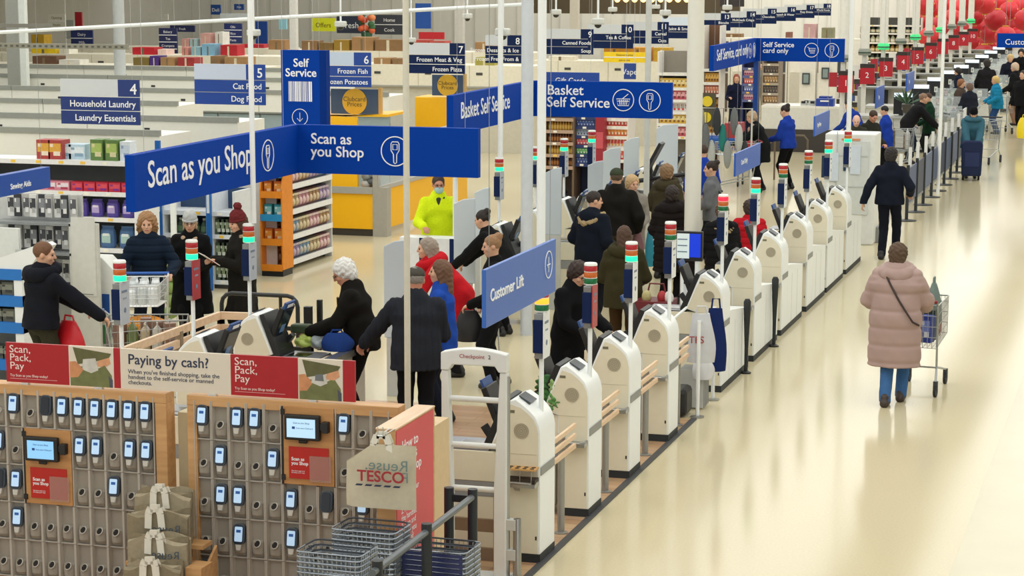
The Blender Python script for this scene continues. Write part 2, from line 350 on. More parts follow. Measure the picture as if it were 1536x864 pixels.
# header board
t = thing('header_board', 'long red and white Scan Pack Pay header board above the handset racks', 'sign', (0, RY, 0))
zb, zt = rz(15, 572), rz(11, 513)
def seg(px0, px1, m, nm):
    b = MB(); b.span((rx(px0, 560), -.012, zb), (rx(px1, 560), .012, zt), m); return b.build(nm, t), rx(px0, 560), rx(px1, 560)
BE = M('#dcd3c3', .5, noise=.02)
for px in (40, 150, 320, 470): b = MB(); b.span((rx(px) - .03, -.02, TOP), (rx(px) + .03, .02, zb), glass_mat('clear_foot', '#e4e8ea', .6)); b.build('foot', t)
for a, c in ((11, 105), (347, 448)):
    o, x0, x1 = seg(a, c, M('#a80f1c', .4, noise=.04), 'red_panel')
    text(o, 'Scan,\nPack,\nPay', .078, (x0 + .03, -.0135, zt - .072), FRONT, M('#f0dcd8', .5, noise=0), ext=.001, ls=.8, sx=1.1)
    text(o, 'Try Scan as you Shop today!', .027, (x0 + .03, -.0135, zb + .043), FRONT, M('#f0dcd8', .5, noise=0), ext=.001)
    q = MB(); q.span((x0 + .03, -.0145, zb + .026), (x1 - .1, -.012, zb + .029), M('#e0a9a8', .5)); q.build('underline', o)
for a, c in ((172, 182), (515, 533)): seg(a, c, M('#a80f1c', .4, noise=.04), 'red_strip')
o, x0, x1 = seg(182, 347, BE, 'cash_panel')
text(o, 'Paying by cash?', .105, (x0 + .06, -.0135, zt - .11), FRONT, M('#2a3350', .5, noise=0), ext=.001, bold=.001)
text(o, "When you've finished shopping, take the\nhandset to the self-service or manned\ncheckouts.", .044, (x0 + .06, -.0135, zt - .18), FRONT, M('#3a4156', .5, noise=0), ext=.001)
for a, c in ((105, 172), (448, 515)):
    o, x0, x1 = seg(a, c, BE, 'photo_panel'); w = x1 - x0; h = zt - zb
    def P(u, v): return (x0 + u * w, zb + v * h)
    for poly, col in (([(.03, .0), (.03, .45), (.3, .5), (.55, .4), (.8, .55), (.95, .3), (.97, 0)], '#6e7346'), ([(.1, .97), (.2, .55), (.55, .62), (.9, .75), (.95, .85)], '#5f5f3a'),
                      ([(.02, .2), (.02, .6), (.15, .62), (.33, .42), (.2, .22)], '#c98a5e'), ([(.62, .52), (.66, .72), (.88, .88), (.93, .6), (.8, .5)], '#d39a72'),
                      ([(.3, .42), (.32, .68), (.6, .72), (.66, .42), (.5, .34)], '#c9c7bf'), ([(.38, .47), (.39, .62), (.56, .64), (.58, .47)], '#6d7275'), ([(.3, .72), (.33, .9), (.38, .9), (.44, .7)], '#d8d4c4'), ([(.9, 0), (.88, .3), (.97, .2), (.97, 0)], '#4a4e5a')):
        q = MB(); q.prism([P(*p) for p in poly], 'y', -.0145 - random.random() * .001, -.011, M(col, .6, noise=.2, scale=20)); q.build('print_patch', o)
# ------------------------------------------------------------------ bags
JUTE = M('#9d927a', .9, noise=.14, scale=40); JUTE2 = M('#877c64', .9, noise=.16, scale=30); HANDLE = M('#e3dfd1', .8, noise=.05)
BY = 13.85
def hang_bag():
    a = aty(520, 700, BY); c = aty(624, 700, BY); zt_ = aty(600, 668, BY).z; zb_ = aty(570, 760, BY).z; x0, x1 = a.x, c.x
    t = thing('shopping_bag', 'beige reusable shopping bag hanging on a wire hook with red and mirrored lettering', 'bag', ((x0 + x1) / 2, BY, zb_))
    w = (x1 - x0) / 2; h = zt_ - zb_; n, mm = 14, 10; vs = []; fs = []
    for side in (0, 1):
        for j in range(mm + 1):
            v = j / mm
            for i in range(n + 1):
                u = i / n; top = h * (1 - .32 * max(0, (.38 - u) / .38)) if side == 0 else h * (1 - .3 * max(0, (.38 - u) / .38))
                x = -w + 2 * w * u; z = top * v; d = .006 + .05 * math.sin(math.pi * u) ** .5 * (1 - v) ** .7 + .006 * math.sin(9 * u + 5 * v)
                vs.append((x, -d if side == 0 else d * .8, z))
    N = (n + 1) * (mm + 1)
    for side in (0, 1):
        for j in range(mm):
            for i in range(n):
                q = side * N + j * (n + 1) + i; f = (q, q + 1, q + n + 2, q + n + 1); fs.append(f if side == 0 else f[::-1])
    for i in range(n): fs.append((i, N + i, N + i + 1, i + 1))
    for j in range(mm):
        for i in (0, n): q = j * (n + 1) + i; fs.append((q, q + n + 1, N + q + n + 1, N + q))
    b = MB(); b.add(vs, fs, M('#c4baa2', .9, noise=.08, scale=25)); b.build('body', t, smooth=50)
    for yy in (-.012, .03):
        k = MB(); cx = aty(572, 645, BY).x - (x0 + x1) / 2
        pts = [(cx - .06, yy, h - .12), (cx - .055, yy, h + .0), (cx - .03, yy, h + .06), (cx + .03, yy, h + .06), (cx + .055, yy, h), (cx + .06, yy, h - .12)]
        for i in range(5):
            p, q = Vector(pts[i]), Vector(pts[i + 1]); dd = (q - p).normalized(); nn = Vector((dd.z, 0, -dd.x)) * .022
            k.add([p - nn, p + nn, q + nn, q - nn, p - nn + Vector((0, .004, 0)), p + nn + Vector((0, .004, 0)), q + nn + Vector((0, .004, 0)), q - nn + Vector((0, .004, 0))], [(0, 1, 2, 3), (7, 6, 5, 4), (0, 3, 7, 4), (1, 5, 6, 2)], HANDLE)
        k.build('handle', t)
    yf = -.075
    tx = text(t, 'Reuse.', .105, (w - .03, yf + .012, h * .62), FRONT, M('#6f8583', .8, noise=0), ext=.001); tx.scale = (-1.1, 1, 1)
    tx = text(t, 'P', .1, (w - .03, yf + .018, h * .44), FRONT, M('#7f908c', .8, noise=0), ext=.001); tx.scale = (-1.1, 1, 1)
    text(t, 'TESCO', .105, (-w + .1, yf, h * .44), FRONT, M('#a5303a', .8, noise=0), ext=.0012, sx=1.02, bold=.002)
    q = MB()
    for i in range(5): q.prism([(-w + .085 + i * .066, h * .36), (-w + .13 + i * .066, h * .36), (-w + .142 + i * .066, h * .39), (-w + .097 + i * .066, h * .39)], 'y', yf, yf + .002, M('#2c3550', .8))
    q.build('print_dashes', t)
    hk = MB(); hx = (x0 + x1) / 2 + cx; zz = zb_ + h
    hk.tube([(hx - .018, WY0, zz + .06), (hx - .018, BY - .02, zz + .06), (hx - .018, BY - .02, zz + .12), (hx + .018, BY - .02, zz + .12), (hx + .018, BY - .02, zz + .06), (hx + .018, WY0, zz + .06)], .004, CHROME, 6)
    hk.tube([(hx - .018, BY - .02, zz + .06), (hx + .018, BY - .02, zz + .06)], .005, CHROME, 6)
    tag(hk.build('bag_hook'), 'wire display hook carrying the hanging shopping bag', 'hook')
hang_bag()
def jute_bag(px, py, y, w, h, label, lean=0, hand=True, col=None, sq=.05):
    c = aty(px, py, y); t = thing('folded_shopping_bag', label, 'bag', (c.x, y, c.z - h), R(lean), 'brown bags on the stand between the racks'); col = col or JUTE
    b = MB(); vs = []; n = 10; fs = []
    for s in (0, 1):
        for j in range(5):
            for i in range(n + 1):
                u = i / n; v = j / 4; e = sq * (1 - .5 * v) * math.sin(math.pi * u) ** .6 + .012
                sag = .03 * math.sin(u * 7 + lean) * v
                vs.append((-w / 2 + w * u, (-e if s == 0 else .012), h * v + sag * (1 if s == 0 else .4) - .05 * v * abs(u - .5)))
    N = (n + 1) * 5
    for s in (0, 1):
        for j in range(4):
            for i in range(n): q = s * N + j * (n + 1) + i; f = (q, q + 1, q + n + 2, q + n + 1); fs.append(f if s == 0 else f[::-1])
    for i in range(n): fs.append((i, N + i, N + i + 1, i + 1)); q = 4 * (n + 1) + i; fs.append((q, q + 1, N + q + 1, N + q))
    for j in range(4):
        for i in (0, n): q = j * (n + 1) + i; fs.append((q, q + n + 1, N + q + n + 1, N + q))
    b.add(vs, fs, col); b.build('body', t, smooth=45)
    if hand:
        for k, yy in enumerate((-.03, -.005)):
            q = MB(); hw = .05 + k * .01; hz = h - .05
            pts = [(-hw, hz - .06), (-hw * .9, hz + .05), (-hw * .6, hz + .085), (hw * .6, hz + .09), (hw * .9, hz + .05), (hw * 1.1, hz - .06)]
            for i in range(5):
                p, r_ = Vector((pts[i][0], yy - .03, pts[i][1])), Vector((pts[i + 1][0], yy - .03, pts[i + 1][1])); d = (r_ - p).normalized(); nn = Vector((d.z, 0, -d.x)) * .026; o_ = Vector((0, .006, 0))
                q.add([p - nn, p + nn, r_ + nn, r_ - nn, p - nn + o_, p + nn + o_, r_ + nn + o_, r_ - nn + o_], [(0, 1, 2, 3), (7, 6, 5, 4), (0, 3, 7, 4), (1, 5, 6, 2)], HANDLE)
            q.build('handle', t)
    if 'front brown jute bag in the third' in label or 'front brown jute bag in the second' in label: tx = text(t, 'Reuse', .09, (w / 2 - .03, -sq - .012, h * .62), FRONT, M('#4a5560', .8, noise=0), ext=.001); tx.scale = (-1, 1, 1)
    return t
tiers = [(244, 737, 14.5, .44, .36), (236, 768, 14.36, .46, .36), (236, 806, 14.2, .46, .36), (228, 846, 14.04, .42, .36)]
tn = ['rearmost and highest', 'second', 'third', 'front and lowest']
for i, (px, py, y, w, h) in enumerate(tiers):
    for j in range(3):
        jute_bag(px + 4 * j, py - 4 * j, y + .042 * j, w - .02 * j, h, f"{['front', 'middle', 'back'][j]} brown jute bag in the {tn[i]} tier of the bag stand", (-2, 3, -1, 4)[i] + j * 2, j == 0, (JUTE, JUTE2)[(i + j) % 2], .05)
t = thing('bag_stand', 'wooden stepped stand holding the folded brown bags', 'stand', (aty(240, 800, 14.3).x, 14.3, 0))
b = MB()
for i, (px, py, y, w, h) in enumerate(tiers):
    z = aty(px, py, y).z - h; b.span((-.27, y - 14.3 - .07, z - .03), (.27, y - 14.3 + .1, z - .001), PLY)
for s in (-1, 1): b.prism([(-.35, 0), (.32, 0), (.32, aty(*tiers[0][:3]).z - .4), (-.35, aty(*tiers[3][:3]).z - .4)], 'x', s * .29 - .01, s * .29 + .01, PLY)
b.build('frame', t)
c = aty(300, 850, 14.2); 
b = MB(); b.span((c.x - .09, 14.15, 0), (c.x + .03, 14.35, c.z), PLY); tag(b.build('stand_side_box'), 'small plywood box beside the bag stand at the bottom edge', 'box')
# ------------------------------------------------------------------ wire baskets
def basket_proto(badge=None):
    w, d, h = .45, .33, .2; WIRE = M('#b9bfc6', .3, .75); RIM = M('#8f98a2', .3, .8); tp = .86
    t = thing('wire_basket', '', 'basket')
    b = MB()
    def loop(z, k, r, m):
        q = .04; x, y = w / 2 * k, d / 2 * k; pts = []
        for sx, sy, a0 in ((1, 1, 0), (-1, 1, 90), (-1, -1, 180), (1, -1, 270)):
            pts += [(sx * (x - q) + q * math.cos(R(a0 + 45 * i)), sy * (y - q) + q * math.sin(R(a0 + 45 * i)), z) for i in range(3)]
        b.tube(pts, r, m, 5, True)
    for i in range(6):
        z = h * i / 5; loop(z, tp + (1 - tp) * i / 5, .0034 if i < 5 else .0052, WIRE if i < 5 else RIM)
    for i in range(13):
        x = -w / 2 + .03 + (w - .06) * i / 12; b.tube([(x, -d / 2, h), (x * tp, -d / 2 * tp, 0), (x * tp, d / 2 * tp, 0), (x, d / 2, h)], .0026, WIRE, 4)
    for i in range(9):
        y = -d / 2 + .03 + (d - .06) * i / 8; b.tube([(-w / 2, y, h), (-w / 2 * tp, y * tp, 0), (w / 2 * tp, y * tp, 0), (w / 2, y, h)], .0026, WIRE, 4)
    b.build('wire_body', t)
    k = MB(); k.tube([(-w / 2, .0, h), (-w / 2 + .015, .11, h + .008), (-w / 2 + .05, .135, h + .01), (w / 2 - .05, .135, h + .01), (w / 2 - .015, .11, h + .008), (w / 2, .0, h)], .006, M('#30353d', .4), 6); k.build('handle', t)
    g = MB()
    if badge: g.span((-w / 2 * .93, -d / 2 - .004, h * .8), (w / 2 * .93, -d / 2 + .003, h * .95), M(badge or '#9aa0b0', .4)); g.build('front_badge', t) if badge else None
    return t
BP = basket_proto(); BP2 = basket_proto('#262e5c'); first = [True, True]
def basket_stack(px, py, y, n, where, rot):
    c = aty(px, py, y)
    for i in range(n):
        z = c.z - .2 - i * .034; lb = f"{'topmost' if i == 0 else NTH[i] + ' from the top'} wire basket in the {where}"
        P_B = BP2 if 'right' in where else BP; fi = int('right' in where)
        if first[fi]: t = P_B; first[fi] = False; t.location = (c.x, y, z); t.rotation_euler = (0, 0, R(rot)); tag(t, lb, 'basket', 'nested wire shopping baskets')
        else: dup(P_B, (c.x, y, z), R(rot), lb, 'nested wire shopping baskets')
    z = c.z - .2 - (n - 1) * .034
    s = thing('basket_stand', f'low metal stand carrying the {where}', 'stand', (c.x, y, 0), R(rot)); b = MB(); b.span((-.2, -.14, z - .03), (.2, .14, z - .002), DGREY); b.build('tray', s)
    for sx in (-.17, .17):
        for sy in (-.11, .11): b = MB(); b.tube([(sx, sy, 0), (sx, sy, z - .03)], .015, DGREY); b.build('leg', s)
basket_stack(506, 822, 13.25, 9, 'left front basket stack', -3)
basket_stack(557, 789, 13.66, 9, 'rear basket stack beside the red poster', -3)
basket_stack(662, 818, 13.75, 9, 'right basket stack outside the barrier rail', -3)
# ------------------------------------------------------------------ barrier rail, antenna, bollard
t = thing('barrier_rail', 'grey tube barrier rail on black posts running past the red poster', 'barrier', (0, 0, 0)); BXp = atz(709, 742, 1.0).x
for px, nm in ((709, 742), (640, 790), (566, 852)):
    c = atx(px, nm, BXp); b = MB(); b.tube([(BXp, c.y, 0), (BXp, c.y, 1.04)], .035, M('#23282d', .45), 12); b.lathe([(.12, 0), (.12, .012), (.04, .03)], (BXp, c.y, 0), DGREY); b.build('post', t, smooth=40)
c1 = atx(709, 742, BXp)
b = MB(); b.tube([(BXp - .17, c1.y, 0), (BXp - .17, c1.y, 1.04)], .035, M('#23282d', .45), 12); b.lathe([(.12, 0), (.12, .012), (.04, .03)], (BXp - .17, c1.y, 0), DGREY); b.build('post', t, smooth=40)
b = MB(); b.tube([(BXp, c1.y, .985), (BXp, 12.4, .985)], .024, M('#5f666b', .35, .3), 10); b.build('rail', t, smooth=40)
b = MB(); b.box((BXp - .085, c1.y, .97), (.17, .04, .05), BLACK); b.build('bracket', t)
AY = 15.9
t = thing('security_antenna', 'white ladder-shaped security gate clamped to a steel bollard before the first checkout', 'security gate', (0, AY, 0))
A0, A1 = aty(664, 600, AY).x, aty(762, 600, AY).x; AZ = aty(712, 522, AY).z; AW = M('#dfe1de', .4, noise=.03)
b = MB(); n = 12; pts = [(A0 + (A1 - A0) * i / n, AZ - .035 + .035 * math.sin(math.pi * i / n)) for i in range(n + 1)]
b.prism(pts + [(A1, AZ - .17), (A1 - .06, AZ - .17), (A1 - .09, AZ - .125), (A0 + .09, AZ - .125), (A0 + .06, AZ - .17), (A0, AZ - .17)], 'y', -.05, .05, AW); hd = b.build('head', t, bevel=.008)
text(hd, 'Checkpoint', .042, ((A0 + A1) / 2 - .01, -.052, AZ - .07), FRONT, M('#a5343a', .5), 'CENTER', ext=.0008); text(hd, '2', .042, ((A0 + A1) / 2 + .115, -.052, AZ - .07), FRONT, BLACK, ext=.0008)
for xa, xb, xc in ((A0, A0 + .055, A0 + .085), (A1, A1 - .055, A1 - .1)):
    b = MB(); b.prism([(xa, 0), (xa, AZ - .17), (xb, AZ - .17), (xc, AZ - 1.05), (xc, 0)], 'y', -.04, .04, AW); b.build('upright', t, bevel=.012)
for py in (599, 668, 733):
    z = aty(712, py, AY).z; b = MB(); b.tube([(A0 + .05, 0, z), (A1 - .05, 0, z)], .022, AW, 10); b.build('crossbar', t, smooth=40)
b = MB(); b.tube([(A1 + .0, .0, 0), (A1 + .0, .0, AZ - .2)], .018, STEEL); b.build('edge_tube', t, smooth=40)
b = MB(); b.span((A0 - .02, -.1, 0), (A1 + .02, .1, .03), LGREY); b.build('foot_plate', t)
bx = aty(776, 790, AY).x; bz = aty(776, 778, AY).z
b = MB(); b.tube([(bx, AY, 0), (bx, AY, bz - .01), (bx, AY, bz)], [.032, .032, .028], STEEL, 16); tag(b.build('steel_bollard', smooth=40), 'brushed steel bollard clamped to the white security gate', 'bollard')
for py in (786, 831):
    z = aty(760, py, AY).z; b = MB(); b.box(((A1 + bx) / 2 - .02, 0, z), (abs(bx - A1) + .03, .07, .085), LGREY); b.build('clamp', t, bevel=.005)
b = MB(); xw0, xw1 = aty(650, 790, 16.12).x, aty(752, 790, 16.12).x
for py in (786, 829): z = aty(700, py, 16.12).z; b.span((xw0, 16.11, z - .05), (xw1, 16.14, z + .05), M('#7d6650', .5))
for x in (xw0 + .04, xw1 - .04): b.span((x - .03, 16.14, 0), (x + .03, 16.18, .62), M('#7d6650', .5))
tag(b.build('wooden_guard_rail'), 'brown two-plank guard rail behind the security gate', 'rail')
# ------------------------------------------------------------------ self-checkouts
FX, FXL = -4.485, -8.46      # aisle faces of the right and left banks
PROF = [(0, .07), (0, 1.03), (-.012, 1.09), (-.04, 1.15), (-.085, 1.2), (-.14, 1.245), (-.2, 1.285), (-.25, 1.27), (-.30, 1.15), (-.40, .9), (-.27, .86), (-.27, .07)]
PROFI = [(-.016, .075), (-.016, 1.02), (-.028, 1.08), (-.055, 1.135), (-.1, 1.18), (-.155, 1.22), (-.235, 1.245), (-.29, 1.13), (-.385, .905), (-.26, .87), (-.26, .075)]
def checkout(label, loc, rz, wide=False, bank='right', tray=True, cups=False, card=True):
    t = thing('self_checkout', label, 'self checkout', loc, rz, 'self checkouts in two facing banks')
    b = MB(); b.prism(PROF, 'y', -.22, .22, WHITE)
    if wide:
        b.prism([(0, .23), (0, 1.42), (-.55, 1.42), (-.55, .23)], 'z', .07, .62, WHITE)
        b.prism([(.225, .62), (.225, .83), (.3, .83), (1.42, .70), (1.42, .62)], 'x', -.34, 0, WHITE)
        for yy in (.55, .98): b.box((.0, yy, .38), (.004, .008, .62), LGREY)
    body = b.build('body', t, bevel=.006, smooth=35)
    for s in (-1, 1):
        q = MB(); q.prism(PROFI, 'y', s * .221 - .003, s * .221 + .003, CREAM); p = q.build('side_panel', t)
        q = MB(); q.disc((-.15, s * .2255, 1.042), .058, 'y', .004, M('#b3aa94', .6)); q.ring((-.15, s * .227, 1.042), .06, 'y', .008, .006, M('#a79f8a', .5))
        for rr in (.045, .03, .015): q.ring((-.15, s * .228, 1.042), rr, 'y', .005, .004, M('#9a927e', .6), 20)
        q.build('speaker_grille', p)
        if s < 0:
            q = MB(); q.box((-.23, s * .225, 1.19), (.05, .003, .022), M('#6d6a55', .5)); q.box((-.2, s * .2245, .86), (.34, .002, .004), M('#bdb59c', .5)); q.box((-.03, s * .225, .2), (.012, .003, .03), BLACK); q.build('rating_label', p)
    b = MB(); b.span((-.27, -.222, 0), (.002, .222, .07), M('#22272b', .6))
    if wide: b.span((-.55, .2, 0), (.002, 1.42, .07), M('#22272b', .6))
    b.build('plinth', t)
    b = MB(); b.prism([(.001, .7), (.001, .76), (.006, .765), (.006, .695)], 'y', -.215, .19, M('#8d8f8c', .5)); b.build('door_grip', t)
    # scanner counter on the customer side
    b = MB(); b.span((-.85, -.21, .62), (-.26, .21, .86), CREAM); b.span((-.85, -.205, .5), (-.26, .205, .62), GREY); b.span((-.8, -.2, .07), (-.3, .2, .5), CREAM); b.build('counter', t, bevel=.006)
    b = MB(); b.span((-.84, -.2, .86), (-.42, .2, .875), M('#8e9299', .3, .5)); b.span((-.7, -.09, .875), (-.5, .09, .878), GLASSY); b.build('scanner_bed', t)
    # screen leaning on the slanted front
    T = Matrix.Translation((-.40, 0, 1.13)) @ Matrix.Rotation(R(-22), 4, 'Y')
    b = MB(); b.box((0, .02, .03), (.05, .3, .4), BLACK, T); sc = b.build('screen', t, bevel=.008)
    b = MB(); b.box((-.027, .02, .04), (.004, .25, .32), M('#1d2a38', .15, noise=0), T); b.box((-.03, .02, .01), (.003, .1, .08), M('#4b6a8c', .3, emit=.3), T); b.build('display', sc)
    b = MB(); b.box((-.015, .04, .25), (.02, .24, .08), M('#2a4f8c', .45), T); b.box((-.032, .04, .255), (.004, .14, .03), LETTER, T); b.build('header_card', sc)
    T2 = Matrix.Translation((-.43, -.13, .98)) @ Matrix.Rotation(R(-35), 4, 'Y')
    b = MB(); b.box((0, 0, 0), (.04, .085, .17), M('#202226', .4), T2); b.box((-.022, 0, .035), (.004, .06, .05), M('#5d7286', .2), T2); b.tube([(.0, 0, -.05), (.06, 0, -.14)], .018, BLACK, 8, False, T2)
    b.build('card_reader', t, bevel=.004); b = MB(); b.box((-.02, .2, -.1), (.06, .11, .16), M('#26282c', .4), T2); b.build('hand_scanner', t, bevel=.004)
    b = MB(); b.prism([(-.262, 1.272), (-.305, 1.285), (-.47, .9), (-.47, .862), (-.412, .862)], 'y', -.19, .19, M('#1b1d20', .45)); b.build('front_fascia', t, bevel=.004)
    b = MB(); b.prism([(-.11, 1.235), (-.2, 1.29), (-.2, 1.3), (-.105, 1.245)], 'y', -.12, .06, M('#39414a', .3)); b.build('receipt_slot', t)
    if tray:
        b = MB(); z = .655; b.span((-.26, -.34, z - .035), (-.01, -.222, z - .005), STEEL); b.tube([(-.26, -.33, z + .0), (-.05, -.34, z), (-.02, -.3, z), (-.02, -.222, z)], .012, STEEL, 8)
        b.prism([(-.222, z - .09), (-.222, z - .008), (-.32, z - .008)], 'x', -.2, -.16, STEEL); tr = b.build('coin_tray', t)
        if cups:
            b = MB(); b.span((-.25, -.34, z + .1), (-.01, -.222, z + .112), M('#c89a5c', .5)); b.span((-.25, -.335, z), (-.01, -.225, z + .03), M('#30251c', .6))
            for i in range(4):
                for j in range(2): b.disc((-.22 + .06 * i, -.31 + .05 * j, z + .1125), .018, 'z', .002, HOLE, 12)
            for i in range(3): b.tube([(-.22 + i * .09, -.335, z), (-.22 + i * .09, -.335, z + .1)], .004, STEEL, 5)
            b.build('token_rack', tr)
    return t
def tower(label, loc, rz, lit, sign='white', low=False):
    # white pole, navy sign box and a stacked signal light
    t = thing('checkout_signal_tower', label, 'signal light', loc, rz, 'stacked signal lights on the checkout towers')
    b = MB(); b.tube([(0, 0, 1.12 - loc[2]), (0, 0, 1.62 - loc[2])], .019, WHITE, 10); b.build('pole', t, smooth=40)
    z0 = -loc[2]
    b = MB(); b.box((-.012, -.0, z0 + 1.75), (.085, .13, .26), NAVY); b.box((-.012, 0, z0 + 1.9), (.07, .11, .06), M('#8c8f90', .3, .6)); b.box((-.012, 0, z0 + 1.6), (.065, .1, .05), M('#8c8f90', .3, .6)); b.build('sign_box', t, bevel=.006)
    b = MB(); b.box((.036, .005, z0 + 1.76), (.008, .17, .36), {'white': M('#e4e8ea', .4), 'red': M('#a93b40', .4), 'grey': M('#b9c0ca', .4)}[sign]); sp = b.build('notice_panel', t)
    b = MB(); b.box((.041, -.005, z0 + 1.86), (.002, .1, .02), M('#6e7c93', .5)); b.box((.041, .0, z0 + 1.8), (.002, .07, .014), M('#8894a8', .5)); b.disc((.041, .0, z0 + 1.7), .022, 'x', .002, M('#6e7c93', .5)); b.build('notice_print', sp)
    cols = [('green', '#0c6b3f', '#16e894'), ('amber', '#c9682a', '#ff9a2a'), ('red', '#b32631', '#ff2038')]
    for i, (nm, off, on) in enumerate(cols):
        z = z0 + 1.945 + .052 * i; b = MB(); m = M(on, .3, emit=1.5) if nm == lit else M(off, .25, noise=.02)
        b.lathe([(.052, .003), (.055, .008), (.055, .046), (.052, .05)], (0, 0, z), m, 20); b.lathe([(.056, -.002), (.056, .003)], (0, 0, z), M('#e3e6e0', .3), 20); b.build(nm + '_lens', t, smooth=40)
    b = MB(); b.lathe([(.056, 0), (.056, .012), (.05, .022)], (0, 0, z0 + 2.1), M('#eef0ec', .3), 20); b.build('cap', t, smooth=40)
    return t
RB = [16.66, 18.2, 19.7, 21.36] + [atx(x, y, -4.54).y for x, y in ((1086, 290.5), (1134.8, 265.5), (1175.8, 244.5), (1213.8, 225), (1244, 208), (1273, 195))]
LITS = ['amber', None, 'green', None, 'red', 'green', None, None, 'green', 'green']
SGN = ['white', 'red', 'white', 'white', 'white', 'white', 'white', 'white', 'white', 'white']
for i, y in enumerate(RB):
    if i < 4: d = f"slim white self checkout{' with wooden token rack' if i == 0 else ''}, {NTH[i]} from the front of the right bank"
    else: d = f"wide white self checkout with side cabinet, {NTH[i]} from the front of the right bank"
    checkout(d, (FX, y - .02, 0), 0, wide=i >= 4, tray=True, cups=i == 0)
    st = {'green': 'lit green', 'red': 'lit red', 'amber': 'lit amber', None: 'unlit'}[LITS[i]]
    tower(f"{st} signal light with {SGN[i]} notice on the {NTH[i]} checkout of the right bank", (-4.545, y, 1.1), 0, LITS[i], SGN[i])
LB = [17.2, 18.68, 20.01, 27.84, 29.6, 31.1, 32.71, 34.4, 36.1, 37.8]
for i, y in enumerate(LB):
    nm = NTH[i]
    checkout(f"slim self checkout facing right, {nm} from the front of the left bank", (FXL + (.1 if i > 2 else 0), y, 0), math.pi, tray=False)
    if i < 7: tower(f"lit green signal light with a {'red' if i == 1 else 'grey'} notice, {nm} from the front of the left bank", (-8.37 + (.2 if i > 2 else 0), y, 1.1), 0, 'green', 'red' if i == 1 else 'grey')
# wooden rails and steel posts between the slim checkouts
for i in range(4):
    y = (RB[i] + (RB[i + 1] if i < 3 else 22.6)) / 2 + .0
    t = thing('checkout_rail', f"pine rail on a steel post beyond the {NTH[i]} checkout of the right bank", 'rail', (FX, y, 0), 0, 'pine rails between the slim checkouts')
    for k, z in enumerate((.855, .77, .685)):
        b = MB(); b.span((-.05, -.5, z - .02), (-.025, .2, z + .02), PINE); b.build('plank', t, bevel=.003)
    b = MB(); b.tube([(-.085, -.05, 0), (-.085, -.05, .83)], .03, M('#9fa09e', .35, .6), 14); b.lathe([(.06, 0), (.06, .012), (.032, .02)], (-.085, -.05, 0), STEEL); b.build('post', t, smooth=40)
# padded black posts between the wide checkouts
for i, (px, pt, pb) in enumerate(((1119, 438, 546), (1161, 405, 506))):
    c = atx(px, pb, FX + .05); t = thing('padded_post', f"black padded guard post beside the {NTH[4 + i]} checkout of the right bank", 'post', (c.x, c.y, 0), 0, 'black padded guard posts')
    b = MB(); b.tube([(0, 0, .02), (0, 0, .3), (0, 0, .74), (0, 0, .82), (0, 0, .85)], [.02, .022, .04, .042, .025], M('#262a2c', .7), 14); b.build('pad', t, smooth=50); b = MB(); b.lathe([(.06, 0), (.06, .015), (.03, .03)], (0, 0, 0), BLACK); b.build('foot', t)
# monitor kiosk beside the fat column
c0, c1 = aty(1014, 346, 24.9), aty(1054, 392, 24.9)
t = thing('monitor_kiosk', 'black framed supervisor monitor on white legs in front of the thick white column', 'monitor', (0, 24.9, 0))
b = MB(); b.span((c0.x, -.03, c1.z), (c1.x, .03, c0.z), BLACK); mo = b.build('monitor', t, bevel=.008)
w = c1.x - c0.x
b = MB(); b.span((c0.x + .02, -.034, c1.z + .03), (c0.x + .52 * w, -.03, c0.z - .025), M('#c3d0cf', .3, emit=.5)); b.span((c0.x + .52 * w, -.034, c1.z + .045), (c1.x - .02, -.03, c0.z - .025), M('#1236c4', .3, emit=.6))
for k in range(3): b.box((c0.x + .27 * w, -.036, c0.z - .09 - .07 * k), (.11, .002, .012), M('#5f7684', .4, emit=.2))
b.build('display', mo)
for x in (c0.x + .08, c1.x - .07): b = MB(); b.tube([(x, .0, 0), (x, .0, c1.z + .05)], .018, WHITE, 10); b.build('leg', t, smooth=40)
# bag rail by the fourth checkout
t = thing('bag_rail', 'white tubular bag rack on two posts after the fourth checkout', 'rack', (0, 0, 0))
p1, p2 = atz(1046, 626, 0), atz(1069, 600, 0)
for p in (p1, p2): b = MB(); b.tube([(p.x, p.y, 0), (p.x, p.y, 1.0)], .02, WHITE, 10); b.lathe([(.07, 0), (.07, .012), (.022, .02)], (p.x, p.y, 0), STEEL); b.build('post', t, smooth=40)
b = MB(); b.tube([(p1.x, p1.y, .98), (p2.x, p2.y, .98)], .014, WHITE, 8); b.tube([(p1.x - .3, p1.y + .1, .98), (p2.x - .3, p2.y, .98)], .014, WHITE, 8); b.build('rail', t)
b = MB()
for k in range(8): b.box((p1.x - .15, p1.y + .4 + .04 * k, .22), (.26, .012, .4), [M('#bfc0bd', .4), M('#8a8c8b', .4)][k % 2])
b.build('wire_basket', t)
b = MB(); b.span((p1.x - .4, p1.y - .1, .012), (p1.x - .1, p1.y + .25, .3), BLACK); tag(b.build('black_holdall', bevel=.05), 'black holdall on the floor beside the white bag rack', 'bag')
